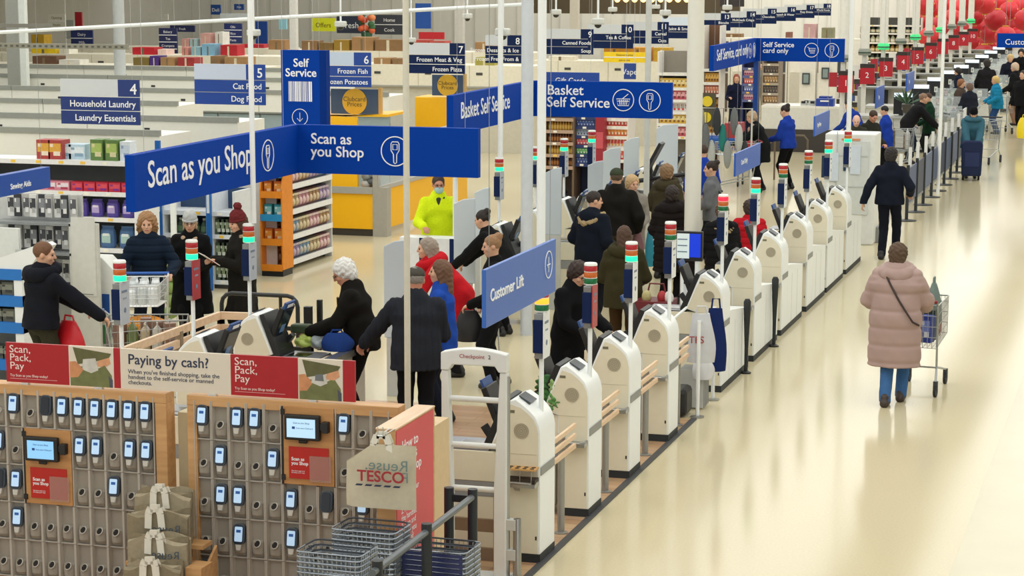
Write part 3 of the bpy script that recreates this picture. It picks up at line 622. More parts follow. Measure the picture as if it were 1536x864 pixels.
def loose_bag(name, label, c, w, h, d, col, rz=0, txt=None, tc=None, flat=False):
    t = thing(name, label, 'bag', c, rz); b = MB(); vs = []; fs = []; n = 12; rows = 7
    for j in range(rows + 1):
        v = j / rows; ww = w / 2 * (.75 + .35 * math.sin(math.pi * min(1, (1 - v) * .75 + .1))) * (1 - .35 * v ** 3); dd = d / 2 * (1 - .75 * v ** 2)
        if flat: ww = w / 2 * (.93 - .3 * v ** 2 + .05 * math.sin(5 * v))
        for i in range(n): a = 2 * math.pi * i / n; q = 1 + .07 * math.sin(3 * a + 4 * v); vs.append((ww * math.cos(a) * q, dd * math.sin(a) * q, h * v))
    for j in range(rows): fs += [(j * n + i, j * n + (i + 1) % n, (j + 1) * n + (i + 1) % n, (j + 1) * n + i) for i in range(n)]
    fs += [tuple(range(n - 1, -1, -1)), tuple(rows * n + i for i in range(n))]
    b.add(vs, fs, col); b.build('body', t, smooth=60)
    k = MB(); k.tube([(-w * .2, 0, h * .95), (-w * .14, 0, h * 1.15), (w * .14, 0, h * 1.15), (w * .2, 0, h * .95)], .011, col, 6); k.build('handle', t)
    if txt: text(t, txt, h * .2, (-w * .42, -d / 2 - .012, h * .42), FRONT, tc, ext=.001, bold=.001)
    return t
q = aty(1051, 543, p1.y + .1); loose_bag('carrier_bag', 'pale grey carrier bag with red letters hung on the white bag rack', (q.x, p1.y + .1, q.z), .3, .5, .16, M('#c9cbcf', .55), R(12), 'TES', M('#9c2f3c', .6), True)
q = aty(1072, 556, p1.y + .62); loose_bag('cloth_bag', 'navy cloth bag draped over the white bag rack behind the grey carrier', (q.x, p1.y + .62, q.z), .24, .66, .14, cloth('#1b2a5e'), R(12), flat=True)
q = aty(1054, 568, p1.y + .42); loose_bag('carrier_bag', 'small white bag bulging below the navy cloth bag on the bag rack', (q.x, p1.y + .42, q.z), .22, .22, .16, M('#d9dade', .6), R(20))
# pine fence and black hoop before the left bank
t = thing('pine_fence', 'low pine plank fence running beside the left bank towards the black hoop', 'fence', (0, 0, 0))
f0, f1, f2 = atz(172, 530, .95), atz(325, 470, .95), atz(412, 474, .95)
for a, c in ((Vector((-9.43, 17.5, 0)), Vector((-9.43, f1.y, 0))), (Vector((-9.43, f1.y, 0)), Vector((-8.9, f1.y + .05, 0)))):
    d = (c - a); L_ = d.length; rz_ = math.atan2(d.y, d.x)
    for z in (.93, .8, .67):
        b = MB(); b.span((0, -.02, z - .04), (L_, .02, z + .04), PINEX if abs(d.x) > abs(d.y) else PINE); b.build('plank', t, (a.x, a.y, 0), rz_, bevel=.003)
    k = max(1, int(L_ / 1.0))
    for i in range(k + 1):
        p = a + d * (i / k); b = MB(); b.box((p.x, p.y + .03, .46), (.06, .06, .92), M('#8e7c66', .5)); b.build('post', t)
h0, h1 = atz(330, 440, 1.0), atz(437, 448, 1.0)
b = MB(); q = .12
pts = [(h0.x, 22.8, 0), (h0.x, 22.8, 1.0 - q)] + [(h0.x + q - q * math.cos(R(a)), 22.8, 1.0 - q + q * math.sin(R(a))) for a in (30, 60, 90)] + [(h1.x - q + q * math.sin(R(a)), 22.8, 1.0 - q + q * math.cos(R(a))) for a in (0, 30, 60, 90)] + [(h1.x, 22.8, 0)]
b.tube(pts, .024, M('#202223', .4), 10)
for x in (h0.x + .38, h1.x - .2): b.tube([(x, 22.8, 0), (x, 22.8, 1.0)], .02, M('#202223', .4), 8)
tag(b.build('hoop_barrier', smooth=40), 'black tubular hoop barrier at the end of the pine fence', 'barrier')
# black scanner posts and divider screens at the left bank
p = aty(466, 520, 20.6)
b = MB(); xz = aty(462, 452, 20.6); x2 = aty(475, 448, 20.6)
b.box((xz.x, 20.6, 1.0), (.07, .07, .5), BLACK); b.box((x2.x + .0, 20.68, 1.06), (.045, .05, .5), BLACK); b.box((xz.x - .15, 20.62, 1.02), (.36, .03, .04), BLACK); b.box((xz.x - .15, 20.62, .82), (.36, .03, .04), BLACK); b.box((xz.x, 20.56, 1.06), (.03, .01, .05), LETTER); b.box((xz.x, 20.62, .42), (.07, .07, .84), BLACK)
tag(b.build('bag_arm_post'), 'black upright bag holder posts beside the third left checkout', 'post')
for i, (px0, px1, yt, yb, Y, lb) in enumerate(((576, 612, 358, 480, 22.6, 'tall grey frosted screen beside the bending person in red'), (681, 713, 296, 402, 27.2, 'frosted divider screen, nearer of the pair left of the glass post'), (712, 735, 280, 362, 28.6, 'frosted divider screen, farther of the pair left of the glass post'), (882, 904, 240, 300, 32.0, 'frosted divider screen left of the man in the green cap'), (905, 930, 220, 290, 33.4, 'frosted divider screen just behind the man in the green cap'), (936, 958, 205, 262, 35.2, 'frosted divider screen behind the blond woman'), (985, 1016, 185, 262, 37.2, 'tall frosted divider screen beside the black monitor arm'), (818, 842, 250, 330, 29.0, 'narrow frosted divider screen right of the thin white pole'))):
    a, c = aty(px0, yt, Y), aty(px1, yb, Y); t = thing('divider_screen', lb, 'screen', (0, Y, 0), 0, 'frosted divider screens at the left bank'); dz = .9 if i else .3
    b = MB(); b.prism([(a.x, max(.1, c.z - .2)), (c.x, max(.1, c.z - .2)), (c.x, a.z), (a.x + .12, a.z - .02), (a.x, a.z - .08)], 'y', -.02, .02, FROST); b.build('panel', t, bevel=.01)
    b = MB(); b.box(((a.x + c.x) / 2, 0, max(.1, c.z - .2) / 2), (.2, .06, max(.1, c.z - .2)), LGREY); b.build('foot', t)
# stacked big white machine backs at the end of the right bank
t = thing('bread_crate_trolley', 'tall white cabinet with a panelled door behind the last right checkout', 'cabinet', (0, 0, 0)); Y = RB[-1] + 3.4
a, c = aty(1238, 200, Y), aty(1314, 204, Y)
b = MB(); b.span((a.x, Y, 0), (c.x, Y + .7, a.z), M('#dfe2df', .4)); b.build('body', t, bevel=.02)
b = MB(); b.span((c.x - .62, Y - .02, .5), (c.x - .1, Y, a.z - .12), M('#cfd4d2', .35)); d = b.build('door', t)
b = MB()
for z in (.95, 1.45): b.box((c.x - .36, Y - .022, z), (.48, .008, .02), M('#b6bcba', .4))
b.box((c.x - .62, Y - .022, 1.2), (.012, .01, 1.3), M('#b6bcba', .4)); b.box((c.x - .4, Y - .022, a.z - .09), (.3, .01, .03), M('#d98f5f', .4)); b.build('door_ribs', d)
for px, py in ((1275, 240), (1242, 250)):
    q = aty(px, py, Y - .03); b = MB(); b.box((q.x - .06, Y - .03, q.z), (.09, .02, .36), M('#14324a', .4)); b.box((q.x + .09, Y - .03, q.z), (.16, .02, .46), M('#cfdae6', .4)); b.build('notice', d)
c = atz(1300, 362, 0); t = thing('bottle_crate', 'small grey crate of bottles on the floor by the walking man in navy', 'crate', (c.x, c.y, 0)); b = MB(); b.span((-.12, -.15, 0), (.22, .15, .26), GREY); b.build('crate', t, bevel=.01)
for k in range(2): b = MB(); b.lathe([(.05, 0), (.05, .18), (.02, .25), (.02, .28)], (-.02 + .13 * k, 0, .262), M('#d8dcdc', .3)); b.build('bottle', t, smooth=40)
b = MB(); b.box((.04, -.152, .12), (.06, .004, .08), M('#2f7a52', .5)); b.build('crate_sticker', t)

# black monitor arm counter, blue crate trolley in the middle of the basket zone
p = aty(978, 300, 34.8)
t = thing('monitor_arm_counter', 'grey counter with a black tilted monitor arm left of the thick white column', 'counter', (p.x, 34.8, 0)); b = MB(); b.span((-.5, -.3, .1), (.75, .35, .9), M('#b9bab8', .5)); b.span((-.55, -.35, .9), (.8, .4, .95), M('#6a4c4a', .5)); b.build('counter', t); b = MB(); b.span((-.5, -.28, 0), (.75, .35, .1), DGREY); b.build('plinth', t)
b = MB(); b.tube([(-.05, .1, .95), (-.05, .1, 1.5)], .03, BLACK, 8); b.tube([(-.6, .1, 1.12), (.75, .1, 1.34)], .035, BLACK, 8); b.build('arm', t); b = MB(); T = Matrix.Translation((.02, .0, 1.55)) @ Matrix.Rotation(R(28), 4, 'Y'); b.box((0, 0, 0), (.05, .3, .55), BLACK, T); b.build('monitor', t, bevel=.008)
b = MB(); b.span((-.42, -.2, .95), (-.1, .1, 1.06), STEEL); b.build('scale', t)
p = atz(1082, 285, 0); t = thing('crate_trolley', 'blue and red crate trolley behind the woman in the grey sweatshirt', 'trolley', (p.x - .2, p.y + 1.0, 0))
b = MB(); b.span((-.5, -.3, .75), (.45, .35, 1.0), M('#1a55a8', .5)); b.build('crate', t, bevel=.02); b = MB(); b.span((.1, -.28, 1.0), (.42, .3, 1.3), M('#a8323c', .5)); b.build('red_box', t)
for x_ in (-.45, .4):
    for y_ in (-.25, .3): b = MB(); b.tube([(x_, y_, .06), (x_, y_, .75)], .018, GREY, 6); b.disc((x_, y_, .06), .06, 'x', .03, BLACK, 12); b.build('leg', t)
# ------------------------------------------------------------------ blue gantry signs
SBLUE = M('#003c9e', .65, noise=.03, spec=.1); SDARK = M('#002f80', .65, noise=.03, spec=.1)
def icon(par, kind, cx, cz, r, face, yoff, mat=LETTER):
    # line icons in a ring; face 'front' lies in XZ at y, 'side' lies in YZ at x
    b = MB(); ax = 'y' if face == 'front' else 'x'
    def P(u, v): return (cx + u * r, yoff, cz + v * r) if face == 'front' else (yoff, cx + u * r, cz + v * r)
    b.ring(P(0, 0), r, ax, r * .07, .004, mat)
    def line(pts, closed=False): b.tube([P(*p) for p in pts], r * .035, mat, 5, closed)
    if kind == 'handset':
        line([(-.28, .5), (-.2, .62), (.2, .62), (.28, .5), (.28, .05), (.12, -.2), (.1, -.75), (0, -.82), (-.1, -.75), (-.12, -.2), (-.28, .05)], True); line([(-.15, .45), (.15, .45), (.15, .1), (-.15, .1)], True)
    elif kind == 'basket':
        line([(-.62, .1), (.62, .1), (.48, -.5), (-.48, -.5)], True); line([(-.1, .1), (.45, .55)]); line([(-.55, -.1), (.55, -.1)])
        for k in range(5): line([(-.36 + .18 * k, .02), (-.3 + .15 * k, -.42)])
    elif kind == 'cart':
        line([(-.6, .4), (-.42, .4), (-.25, -.2), (.45, -.2), (.55, .25), (-.38, .25)]); line([(-.3, 0), (.5, 0)]); line([(-.2, -.4), (.45, -.4)])
    elif kind == 'down': line([(0, .55), (0, -.5)]); line([(-.35, -.12), (0, -.5), (.35, -.12)])
    elif kind == 'lift': line([(0, .55), (0, -.55)]); line([(-.4, .0), (.4, .0)]); line([(-.4, 0), (-.15, -.2)])
    o = b.build('icon', par); return o
def gantry(label, c, yfront, xright, ztop, l1, l2, icons, size=.155, h=.5):
    t = thing('gantry_sign', label, 'sign', (c.x, c.y, ztop))
    b = MB(); b.span((-.09, yfront - c.y, -h), (0, 0, 0), SBLUE); s1 = b.build('side_face', t)
    b = MB(); b.span((0, -.0, -h), (xright - c.x, .09, 0), SBLUE); b.span((-.09, 0, -h), (0, .09, 0), SBLUE); s2 = b.build('front_face', t)
    L_ = c.y - yfront
    text(s1, l1[0], l1[1], (.003, -L_ + l1[2], -h * .62), SIDE, LETTER, ext=.002, bold=.002, sx=l1[3])
    for (k, u) in l1[4]: icon(s1, k, -L_ * u, -h * .5, .16, 'side', .003)
    text(s2, l2, size, (.14 if size < .19 else .2, -.003, -.19), FRONT, LETTER, ext=.002, bold=.002, ls=.85)
    for k, u in icons: icon(s2, k, (xright - c.x) * u, -h * .5, .155, 'front', -.004)
    for (x, y) in ((-.045, yfront - c.y + .3), (-.045, -.3), (xright - c.x - .15, .045)): b = MB(); b.tube([(x, y, 0), (x, y, 6.6 - ztop)], .0025, M('#a9adaf', .4), 5); b.build('hanger_wire', t)
    return t
c = atz(447, 187, 2.92); gantry('blue Scan as you Shop gantry sign, nearest of the corner signs', c, atx(201, 235, c.x).y, aty(717, 190, c.y).x, 2.92, ('Scan as you Shop', .34, .26, 1.02, [('handset', .215)]), 'Scan as\nyou Shop', [('handset', .545)])
c = atz(800, 121, 2.92); gantry('blue Basket Self Service gantry sign with basket and handset icons', c, atx(680, 147, c.x).y, aty(1008, 121, c.y).x, 2.92, ('Basket Self Service', .3, .3, 1.0, [('basket', .06)]), 'Basket\nSelf Service', [('basket', .655), ('handset', .845)], .2)
c = atz(1135, 57, 2.92); g3 = gantry('blue Self Service card only gantry sign, farthest of the corner signs', c, atx(1071, 66, c.x).y, aty(1267, 57, c.y).x, 2.92, ('Self Service, card only', .32, .3, 1.25, [('cart', .16), ('handset', .06)]), 'Self Service\ncard only', [('cart', .63), ('handset', .86)], .15)
b = MB(); b.span((-.05, -.02, -2.92), (.05, .08, -.5), M('#0b3f8c', .4)); b.build('post', g3)
# self service pylon
Y = 25.0; a, q = aty(421, 75, Y), aty(489, 75, Y); wz_ = a.z
t = thing('self_service_pylon', 'tall blue Self Service pylon with a barcode and a down arrow', 'sign', (a.x, Y, 0)); w = q.x - a.x; wf = w * .85
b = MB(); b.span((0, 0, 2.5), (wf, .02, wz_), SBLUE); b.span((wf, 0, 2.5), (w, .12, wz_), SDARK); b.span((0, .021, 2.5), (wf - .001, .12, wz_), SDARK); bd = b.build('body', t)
text(bd, 'Self\nService', .135, (wf * .52, -.002, wz_ - .19), FRONT, LETTER, 'CENTER', ext=.002, bold=.002, ls=.85)
b = MB(); z1, z0 = aty(440, 122, Y).z, aty(440, 152, Y).z; x = wf * .2; random.seed(3)
while x < wf * .8: k = random.choice((.006, .01, .016)); b.box((x, -.002, (z0 + z1) / 2), (k, .003, z1 - z0), LETTER); x += k + random.choice((.005, .008, .012))
b.build('barcode', t); icon(t, 'down', wf * .48, aty(455, 176, Y).z, .1, 'front', -.003)
for x in (.1, wf - .1): b = MB(); b.tube([(x, .06, wz_), (x, .06, 6.6)], .002, LGREY, 5); b.build('hanger_wire', t)
# customer lift sign and the small hanging signs
def side_sign(label, p_far, p_near, Yfar, zb_px, txt, size, tx0, tz, ic=None, sx=1.1, col='#2f62b8', name='hanging_sign', th=.03):
    a = aty(p_far[0], p_far[1], Yfar); q = atx(p_near[0], p_near[1], a.x); zb_ = aty(p_far[0], zb_px, Yfar).z; h = a.z - zb_
    t = thing(name, label, 'sign', (a.x, Yfar, a.z)); L_ = Yfar - q.y
    b = MB(); b.span((-th, -L_, -h), (0, 0, 0), M(col, .35, noise=.02)); bd = b.build('panel', t, bevel=.004)
    text(bd, txt, h * size, (.003, -L_ + tx0 * L_, -h * tz), SIDE, LETTER, 'LEFT', sx=sx, ext=.002, bold=.0015)
    if ic: icon(bd, ic, -L_ * .12, -h * .42, h * .26, 'side', .004)
    for y in (-.12, -L_ + .12): b = MB(); b.tube([(-th / 2, y, 0), (-th / 2, y, 6.6 - a.z)], .0025, M('#8a8e90', .4), 5); b.build('hanger_wire', t)
    return t
side_sign('blue Customer Lift sign hanging above the first checkout', (834, 358), (729, 403), 16.2, 437, 'Customer Lift', .3, .05, .58, 'lift', 1.22)
side_sign('small blue Card Only sign hanging behind the thick white column', (1141, 214), (1104, 232), 35.5, 247, 'Card Only', .3, .2, .6, None, 1.2, '#2f5fc0')
side_sign('small blue Pay Here sign hanging beside the woman in staff blue', (1245, 165), (1223, 176), 42, 194, 'Pay Here', .3, .15, .6, None, 1.1, '#2f5fc0')
side_sign('small blue till sign hanging at the first staffed till', (1327, 127), (1315, 136), 52, 157, 'Pay', .3, .25, .6, None, 1.0, '#2f5fc0')
side_sign('small blue till sign hanging beside the till plants', (1372, 106), (1361, 113), 56, 132, 'Pay', .3, .25, .6, None, 1.0, '#2f5fc0')
side_sign('blue Sewing Aids sign above the haberdashery stand on the left', (75, 250), (-40, 272), 22.9, 281, 'Sewing Aids', .36, .46, .72, None, 1.15, '#0a49a8', 'shelf_sign', .1)
p = aty(1496, 50, 60); q = aty(1560, 72, 60); t = thing('hanging_sign', 'blue Customer sign cut by the right edge in front of the red lanterns', 'sign', (p.x, 60, p.z)); b = MB(); b.span((0, 0, q.z - p.z), (q.x - p.x, .08, 0), SBLUE); bd = b.build('panel', t); text(bd, 'Customer Service', .2, (.2, -.004, -.28), FRONT, LETTER, ext=.002)
b = MB(); b.tube([(.3, .04, 0), (.3, .04, 6.6 - p.z)], .006, GREY, 5); b.build('hanger_wire', t)
# aisle signs
def aisle(num, l1, l2, px, py, py2, lpx=None, white='#cdd2d6', X=-12.8, blue=NAVY):
    c = atx(px, py, X); zb_ = aty(px, py2, c.y).z; w = (c.x - aty(lpx, py, c.y).x) if lpx is not None else 1.13; h = c.z - zb_
    t = thing('aisle_sign', f'hanging aisle sign {num} with white and blue strips' + (f' reading {l1}' if l1 else ''), 'sign', (c.x, c.y, c.z), 0, 'numbered aisle signs')
    k = h / 3.05
    b = MB(); b.span((-w, 0, -k * 1.15), (-.3, .03, 0), M(white, .4, noise=.02)); b.build('white_strip', t)
    b = MB(); b.span((-.3, 0, -k * 1.15), (0, .03, 0), blue); nb = b.build('number_plate', t); text(nb, str(num), k * 1.0, (-.03, -.003, -k * .97), FRONT, LETTER, 'RIGHT', ext=.002, bold=.002)
    for j, s in enumerate((l1, l2)):
        z1 = -k * 1.2 - j * k * .95; b = MB(); b.span((-w, 0, z1 - k * .9), (0, .03, z1), blue); o = b.build('category_strip', t)
        if s: text(o, s, k * .62, (-.05, -.003, z1 - k * .66), FRONT, LETTER, 'RIGHT', ext=.002, bold=.001)
    for x in (-w + .1, -.1): b = MB(); b.tube([(x, .015, 0), (x, .015, 6.6 - c.z)], .002, LGREY, 4); b.build('hanger_wire', t)
B2 = M('#0b3f96', .4)
aisle(4, 'Household Laundry', 'Laundry Essentials', 208, 120, 188, 90, blue=M('#112f74', .4)); aisle(5, 'Cat Food', 'Dog Food', 397, 97, 158, 291, '#c9d3e6', blue=B2); aisle(6, 'Frozen Fish', 'Frozen Potatoes', 556, 79, 131, 470, '#c3d2e6', blue=B2); aisle(7, 'Frozen Meat & Veg', 'Frozen Pizza', 697, 65, 111, 610)
aisle(8, 'Frozen Desserts & Ice', 'Frozen Free From &', 782, 53, 95, 728); aisle(9, 'Canned Foods', 'Soup', 890, 44, 82, 818); aisle(10, 'Tea & Coffee', '', 950, 37, 73, 882); aisle(11, 'Cereal', 'Oats', 1003, 33, 66, 940); aisle(12, 'Juice & Smoothies', '', 1052, 26, 58, 992, '#d5e2f2')
for n, px, py, s in ((13, 1096, 20, 'Biscuits'), (14, 1134, 17, 'Multipack Crisps'), (15, 1165, 13, 'Chocolate'), (16, 1194, 10.5, 'Squash & Water'), (17, 1222, 7.5, 'Fizzy Drinks'), (18, 1247, 5.5, 'World Foods')): aisle(n, s, '', px, py, py + 26 - (n - 13) * 1.6)
# Clubcard prices boards on yellow tops
def prices(label, px0, px1, pt, pb, Y):
    a, c = aty(px0, pt, Y), aty(px1, pb, Y); t = thing('prices_board', label, 'sign', (a.x, Y, c.z)); w, h = c.x - a.x, a.z - c.z
    b = MB(); b.span((0, 0, 0), (w, .06, h), M('#3d5372', .5)); b.span((w, -.01, 0), (w + .05, .07, h * 1.06), M('#c9a15a', .5)); bd = b.build('board', t)
    b = MB(); b.disc((w * .5, -.004, h * .5), h * .52, 'y', .008, M('#e3b22e', .5)); d = b.build('yellow_disc', t); text(d, 'Clubcard\nPrices', h * .26, (w * .5, -.01, h * .52), FRONT, M('#5b4a1c', .5), 'CENTER', ext=.001, ls=.8)
prices('Prices board with a yellow disc standing on the yellow freezer top', 496, 568, 133, 172, 36.4); prices('Prices board with a yellow disc, the smaller one under aisle sign seven', 648, 695, 112, 144, 42)
# ------------------------------------------------------------------ columns and poles
def pole(name, label, px, py_base, z_base, w_px, m=WHITE, seg=14, Yv=None, rect=None, z0=0):
    c = atz(px, py_base, z_base) if Yv is None else aty(px, py_base, Yv); r = w_px / 2 * (c - EYEP).length / F
    b = MB()
    if rect: b.box((c.x, c.y, 3.3), (2 * r, 2 * r, 6.6), m)
    else: b.tube([(c.x, c.y, z0), (c.x, c.y, 6.6)], r, m, seg)
    return tag(b.build(name, smooth=40 if not rect else None), label, 'pole' if r < .1 else 'column'), c, r
col, c, r = pole('support_column', 'thick round white column behind the monitor kiosk', 1037, 420, 0.0, 24, M('#e3e2d8', .4, noise=.02), 28, 29.0)
Y = 25.3; a_, q_ = aty(1020, 375, Y), aty(1046, 470, Y); gt = thing('terminal_pillar', 'white rounded terminal pillar with a black glass front under the monitor kiosk', 'terminal', (a_.x, Y, 0)); gw = q_.x - a_.x
b = MB(); b.span((0, 0, 0), (gw, .12, a_.z), M('#e2e6ea', .3)); b.build('body', gt, bevel=.03); b = MB(); b.span((.02, -.006, aty(1030, 426, Y).z), (gw - .02, .004, a_.z - .03), GLASSY); b.build('glass_front', gt, bevel=.003)
pole('support_column', 'round bluish white column just left of the Basket Self Service corner', 790, 340, 0, 18, M('#ccd3da', .4), 24, 26.9)
pole('steel_post', 'thin cream post rising behind the right handset rack', 611.5, 590, 0, 9.5, M('#d2cfbf', .4), 12, 17.6)
pole('steel_post', 'thin white power pole rising from the third left signal light', 380.5, 330, 0, 8, WHITE, 12, 20.01, z0=2.128)
pole('steel_post', 'white power pole running down behind the Customer Lift sign', 811, 440, 0, 13, WHITE, 14, 16.66, z0=2.128)
pole('steel_post', 'slim white post beside the glass screen right of the Scan as you Shop sign', 750.5, 230, 0, 8, WHITE, 12, 27.84, z0=2.128)
pole('steel_post', 'slim white post in front of aisle sign eleven', 970, 250, 0, 9, M('#c9cbc6', .4), 12, 34.0)
pole('steel_post', 'slim white post right of the card only gantry sign', 1273, 190, 0, 7, WHITE, 12, RB[-1], z0=2.128)
pole('steel_post', 'slim white post rising from the trolley queue', 1412, 150, 0, 5, WHITE, 12, 46)
pole('steel_column', 'square grey and white steel column at the far left', 26, 120, 0, 20, M('#a3a49c', .5), 8, 44, True)
pole('steel_column', 'white flange column beside the square grey column', 38, 120, 0, 9.5, M('#dfe3dc', .4), 8, 43.4, True)
pole('steel_column', 'round grey column behind aisle sign four', 180, 100, 0, 17, M('#b7bab8', .5), 20, 45)
pole('steel_column', 'white flange column behind the Self Service pylon', 441, 50, 0, 10, M('#d9d8d2', .5), 8, 56, True)
pole('steel_column', 'pale column above aisle sign seven', 690, 40, 0, 12, M('#c9c6bf', .5), 8, 62, True)
pole('steel_column', 'pale column above aisle sign nine', 862, 25, 0, 12, M('#c5bfb3', .5), 8, 72, True)
# dome cameras hanging from the ceiling
for i, (px, py, Y, ww) in enumerate(((380.5, 49, 25.2, 17), (511, 36, 34, 15), (701, 24, 40, 13), (754, 48, 28, 20), (617, 60, 34, 12), (834, 18, 41, 14), (897, 32, 36, 17), (919, 14, 50, 12), (984, 10, 56, 11), (998, 19, 48, 15), (1091, 11, 54, 13))):
    c = aty(px, py, Y); s = ww * (c - EYEP).length / F
    t = thing('dome_camera', f"white dome camera on a drop pole, {NTH[i]} from the left", 'camera', tuple(c), 0, 'dome cameras on drop poles') if False else thing('dome_camera', 'white dome camera on a drop pole, ' + ('on the post behind the third left signal light', 'above aisle sign six', 'above aisle sign seven', 'on the post right of aisle sign seven', 'half hidden by the cream post', 'above aisle sign nine', 'above aisle sign ten', 'left of the pair above aisle sign eleven', 'upper one above aisle sign eleven', 'lower one above aisle sign eleven', 'above aisle sign thirteen')[i], 'camera', tuple(c), 0, 'dome cameras on drop poles')
    b = MB(); b.box((0, 0, 0), (s, s, s * .55), M('#cfd1cc', .5)); b.build('housing', t, bevel=s * .12); b = MB(); b.ell((0, 0, -s * .3), (s * .32, s * .32, s * .3), M('#2b2d2e', .2)); b.build('dome', t, smooth=60)
    b = MB(); b.tube([(0, 0, s * .25), (0, 0, 6.6 - c.z)], s * .1, WHITE, 8); b.build('drop_pole', t)
# horizontal rails at top left
a, c = aty(-30, 50, 30), aty(800, 6, 30)
b = MB(); b.tube([(a.x, 30, a.z), (c.x, 30, c.z)], .028, WHITE, 10); tag(b.build('ceiling_rail'), 'long white tube rail crossing the top left under the ceiling', 'rail')
a, c = aty(-30, 38, 31.5), aty(75, 42, 31.5); b = MB(); b.span((a.x, 31.5, a.z - .03), (c.x, 31.55, a.z + .03), M('#77756c', .5)); tag(b.build('cable_tray'), 'short grey cable tray above the white tube rail', 'tray')
a, c = aty(-30, 68, 29), aty(191, 68, 29); b = MB()
b.span((a.x, 29, a.z - .035), (c.x, 29.05, a.z + .035), M('#8a8879', .5))
for i in range(int((c.x - a.x) / .09)): b.box((a.x + .05 + .09 * i, 28.997, a.z), (.04, .006, .025), M('#54534a', .6))
tag(b.build('slotted_strut'), 'grey slotted strut rail ending in front of the round grey column', 'rail')
# ------------------------------------------------------------------ shop stock
def pack(w, d, h, cols, style='box'):
    b = MB(); c0, c1, c2 = [M(c, .45, noise=.12, scale=30) for c in cols]
    if style == 'box':
        b.box((0, 0, h / 2), (w, d, h), c0); b.box((0, -d / 2 - .001, h * .6), (w * .86, .003, h * .45), c1); b.box((w * .12, -d / 2 - .002, h * .3), (w * .5, .003, h * .22), c2); b.box((-w * .25, -d / 2 - .002, h * .72), (w * .22, .003, h * .16), c2)
    elif style == 'bag':
        n = 12
        prof = [(.78, 0), (1.0, .12), (1.02, .5), (.9, .8), (.72, .92), (.8, 1.0)]; vs = []; fs = []
        for r_, z in prof: vs += [(w / 2 * r_ * math.cos(2 * math.pi * k / n), d / 2 * (r_ if z < .9 else .15) * math.sin(2 * math.pi * k / n), h * z) for k in range(n)]
        for i in range(len(prof) - 1): fs += [(i * n + k, i * n + (k + 1) % n, (i + 1) * n + (k + 1) % n, (i + 1) * n + k) for k in range(n)]
        fs += [tuple(range(n - 1, -1, -1)), tuple(range((len(prof) - 1) * n, len(prof) * n))]; b.add(vs, fs, c0); b.box((0, -d / 2 * .99, h * .45), (w * .55, .006, h * .4), c1); b.box((0, -d / 2 * 1.0, h * .62), (w * .4, .008, h * .12), c2)
    elif style == 'bottle':
        b.lathe([(w * .44, 0), (w * .5, h * .04), (w * .5, h * .55), (w * .36, h * .72), (w * .2, h * .84), (w * .2, h * .9)], (0, 0, 0), c0, 12); b.lathe([(w * .51, h * .15), (w * .51, h * .5)], (0, 0, 0), c1, 12); b.lathe([(w * .22, h * .88), (w * .22, h)], (0, 0, 0), c2, 12)
    elif style == 'toy':
        b.box((0, .02, h / 2), (w, d - .04, h), c0); b.box((0, -d / 2 + .0, h * .48), (w * .8, .02, h * .6), c1); b.ell((0, -d / 2 - .01, h * .45), (w * .26, .03, h * .22), c2, 10, 7); b.box((0, -d / 2, h * .88), (w * .9, .012, h * .14), c2)
    return b.mesh('pack')
_pk = {}
def P_(w, d, h, cols, style='box'):
    k = (w, d, h, tuple(cols), style)
    if k not in _pk: _pk[k] = pack(*k)
    return _pk[k]
def row(name, cat, label, group, me, n, p0, p1, rz=0, jit=.0, zrot=0):
    for i in range(n):
        u = (i + .5) / n; p = [p0[k] + (p1[k] - p0[k]) * u for k in range(3)]
        o = link(name, me, None, (p[0] + random.uniform(-jit, jit), p[1], p[2]), rz + random.uniform(-zrot, zrot)); tag(o, label, cat, group)
def bay(name, label, cat, x0, x1, y0, depth, zs, col='#e9eaea', back='#59605f', edge='#e7e8ea', h=None, mid=0, sides=True):
    # shelf bay facing -Y from x0..x1
    t = thing(name, label, cat, (x0, y0, 0)); w = x1 - x0; h = h or zs[-1] + .05
    b = MB(); b.span((0, depth - .03, 0), (w, depth, h), M(back, .6)); b.build('back_panel', t)
    for z in zs:
        b = MB(); b.span((0, -.0, z - .035), (w, depth - .03, z), M(col, .45)); b.span((0, -.012, z - .05), (w, .0, z + .012), M(edge, .4)); s = b.build('shelf', t)
        q = MB(); random.seed(int(z * 100))
        for i in range(max(1, int(w / .34))): q.box((.17 + .34 * i + random.uniform(-.05, .05), -.014, z - .018), (.07, .004, .036), M(random.choice(('#f7f4e6', '#f4c94a', '#f7f4e6')), .5))
        q.build('price_label', s)
    if sides:
        for x in (0, w) + ((w / 2,) if mid else ()): b = MB(); b.span((x - .02, 0.0, 0), (x + .02, depth, h), M(col, .45)); b.build('upright', t)
    b = MB(); b.span((0, .02, 0), (w, depth, .1), DGREY); b.build('base', t)
    return t
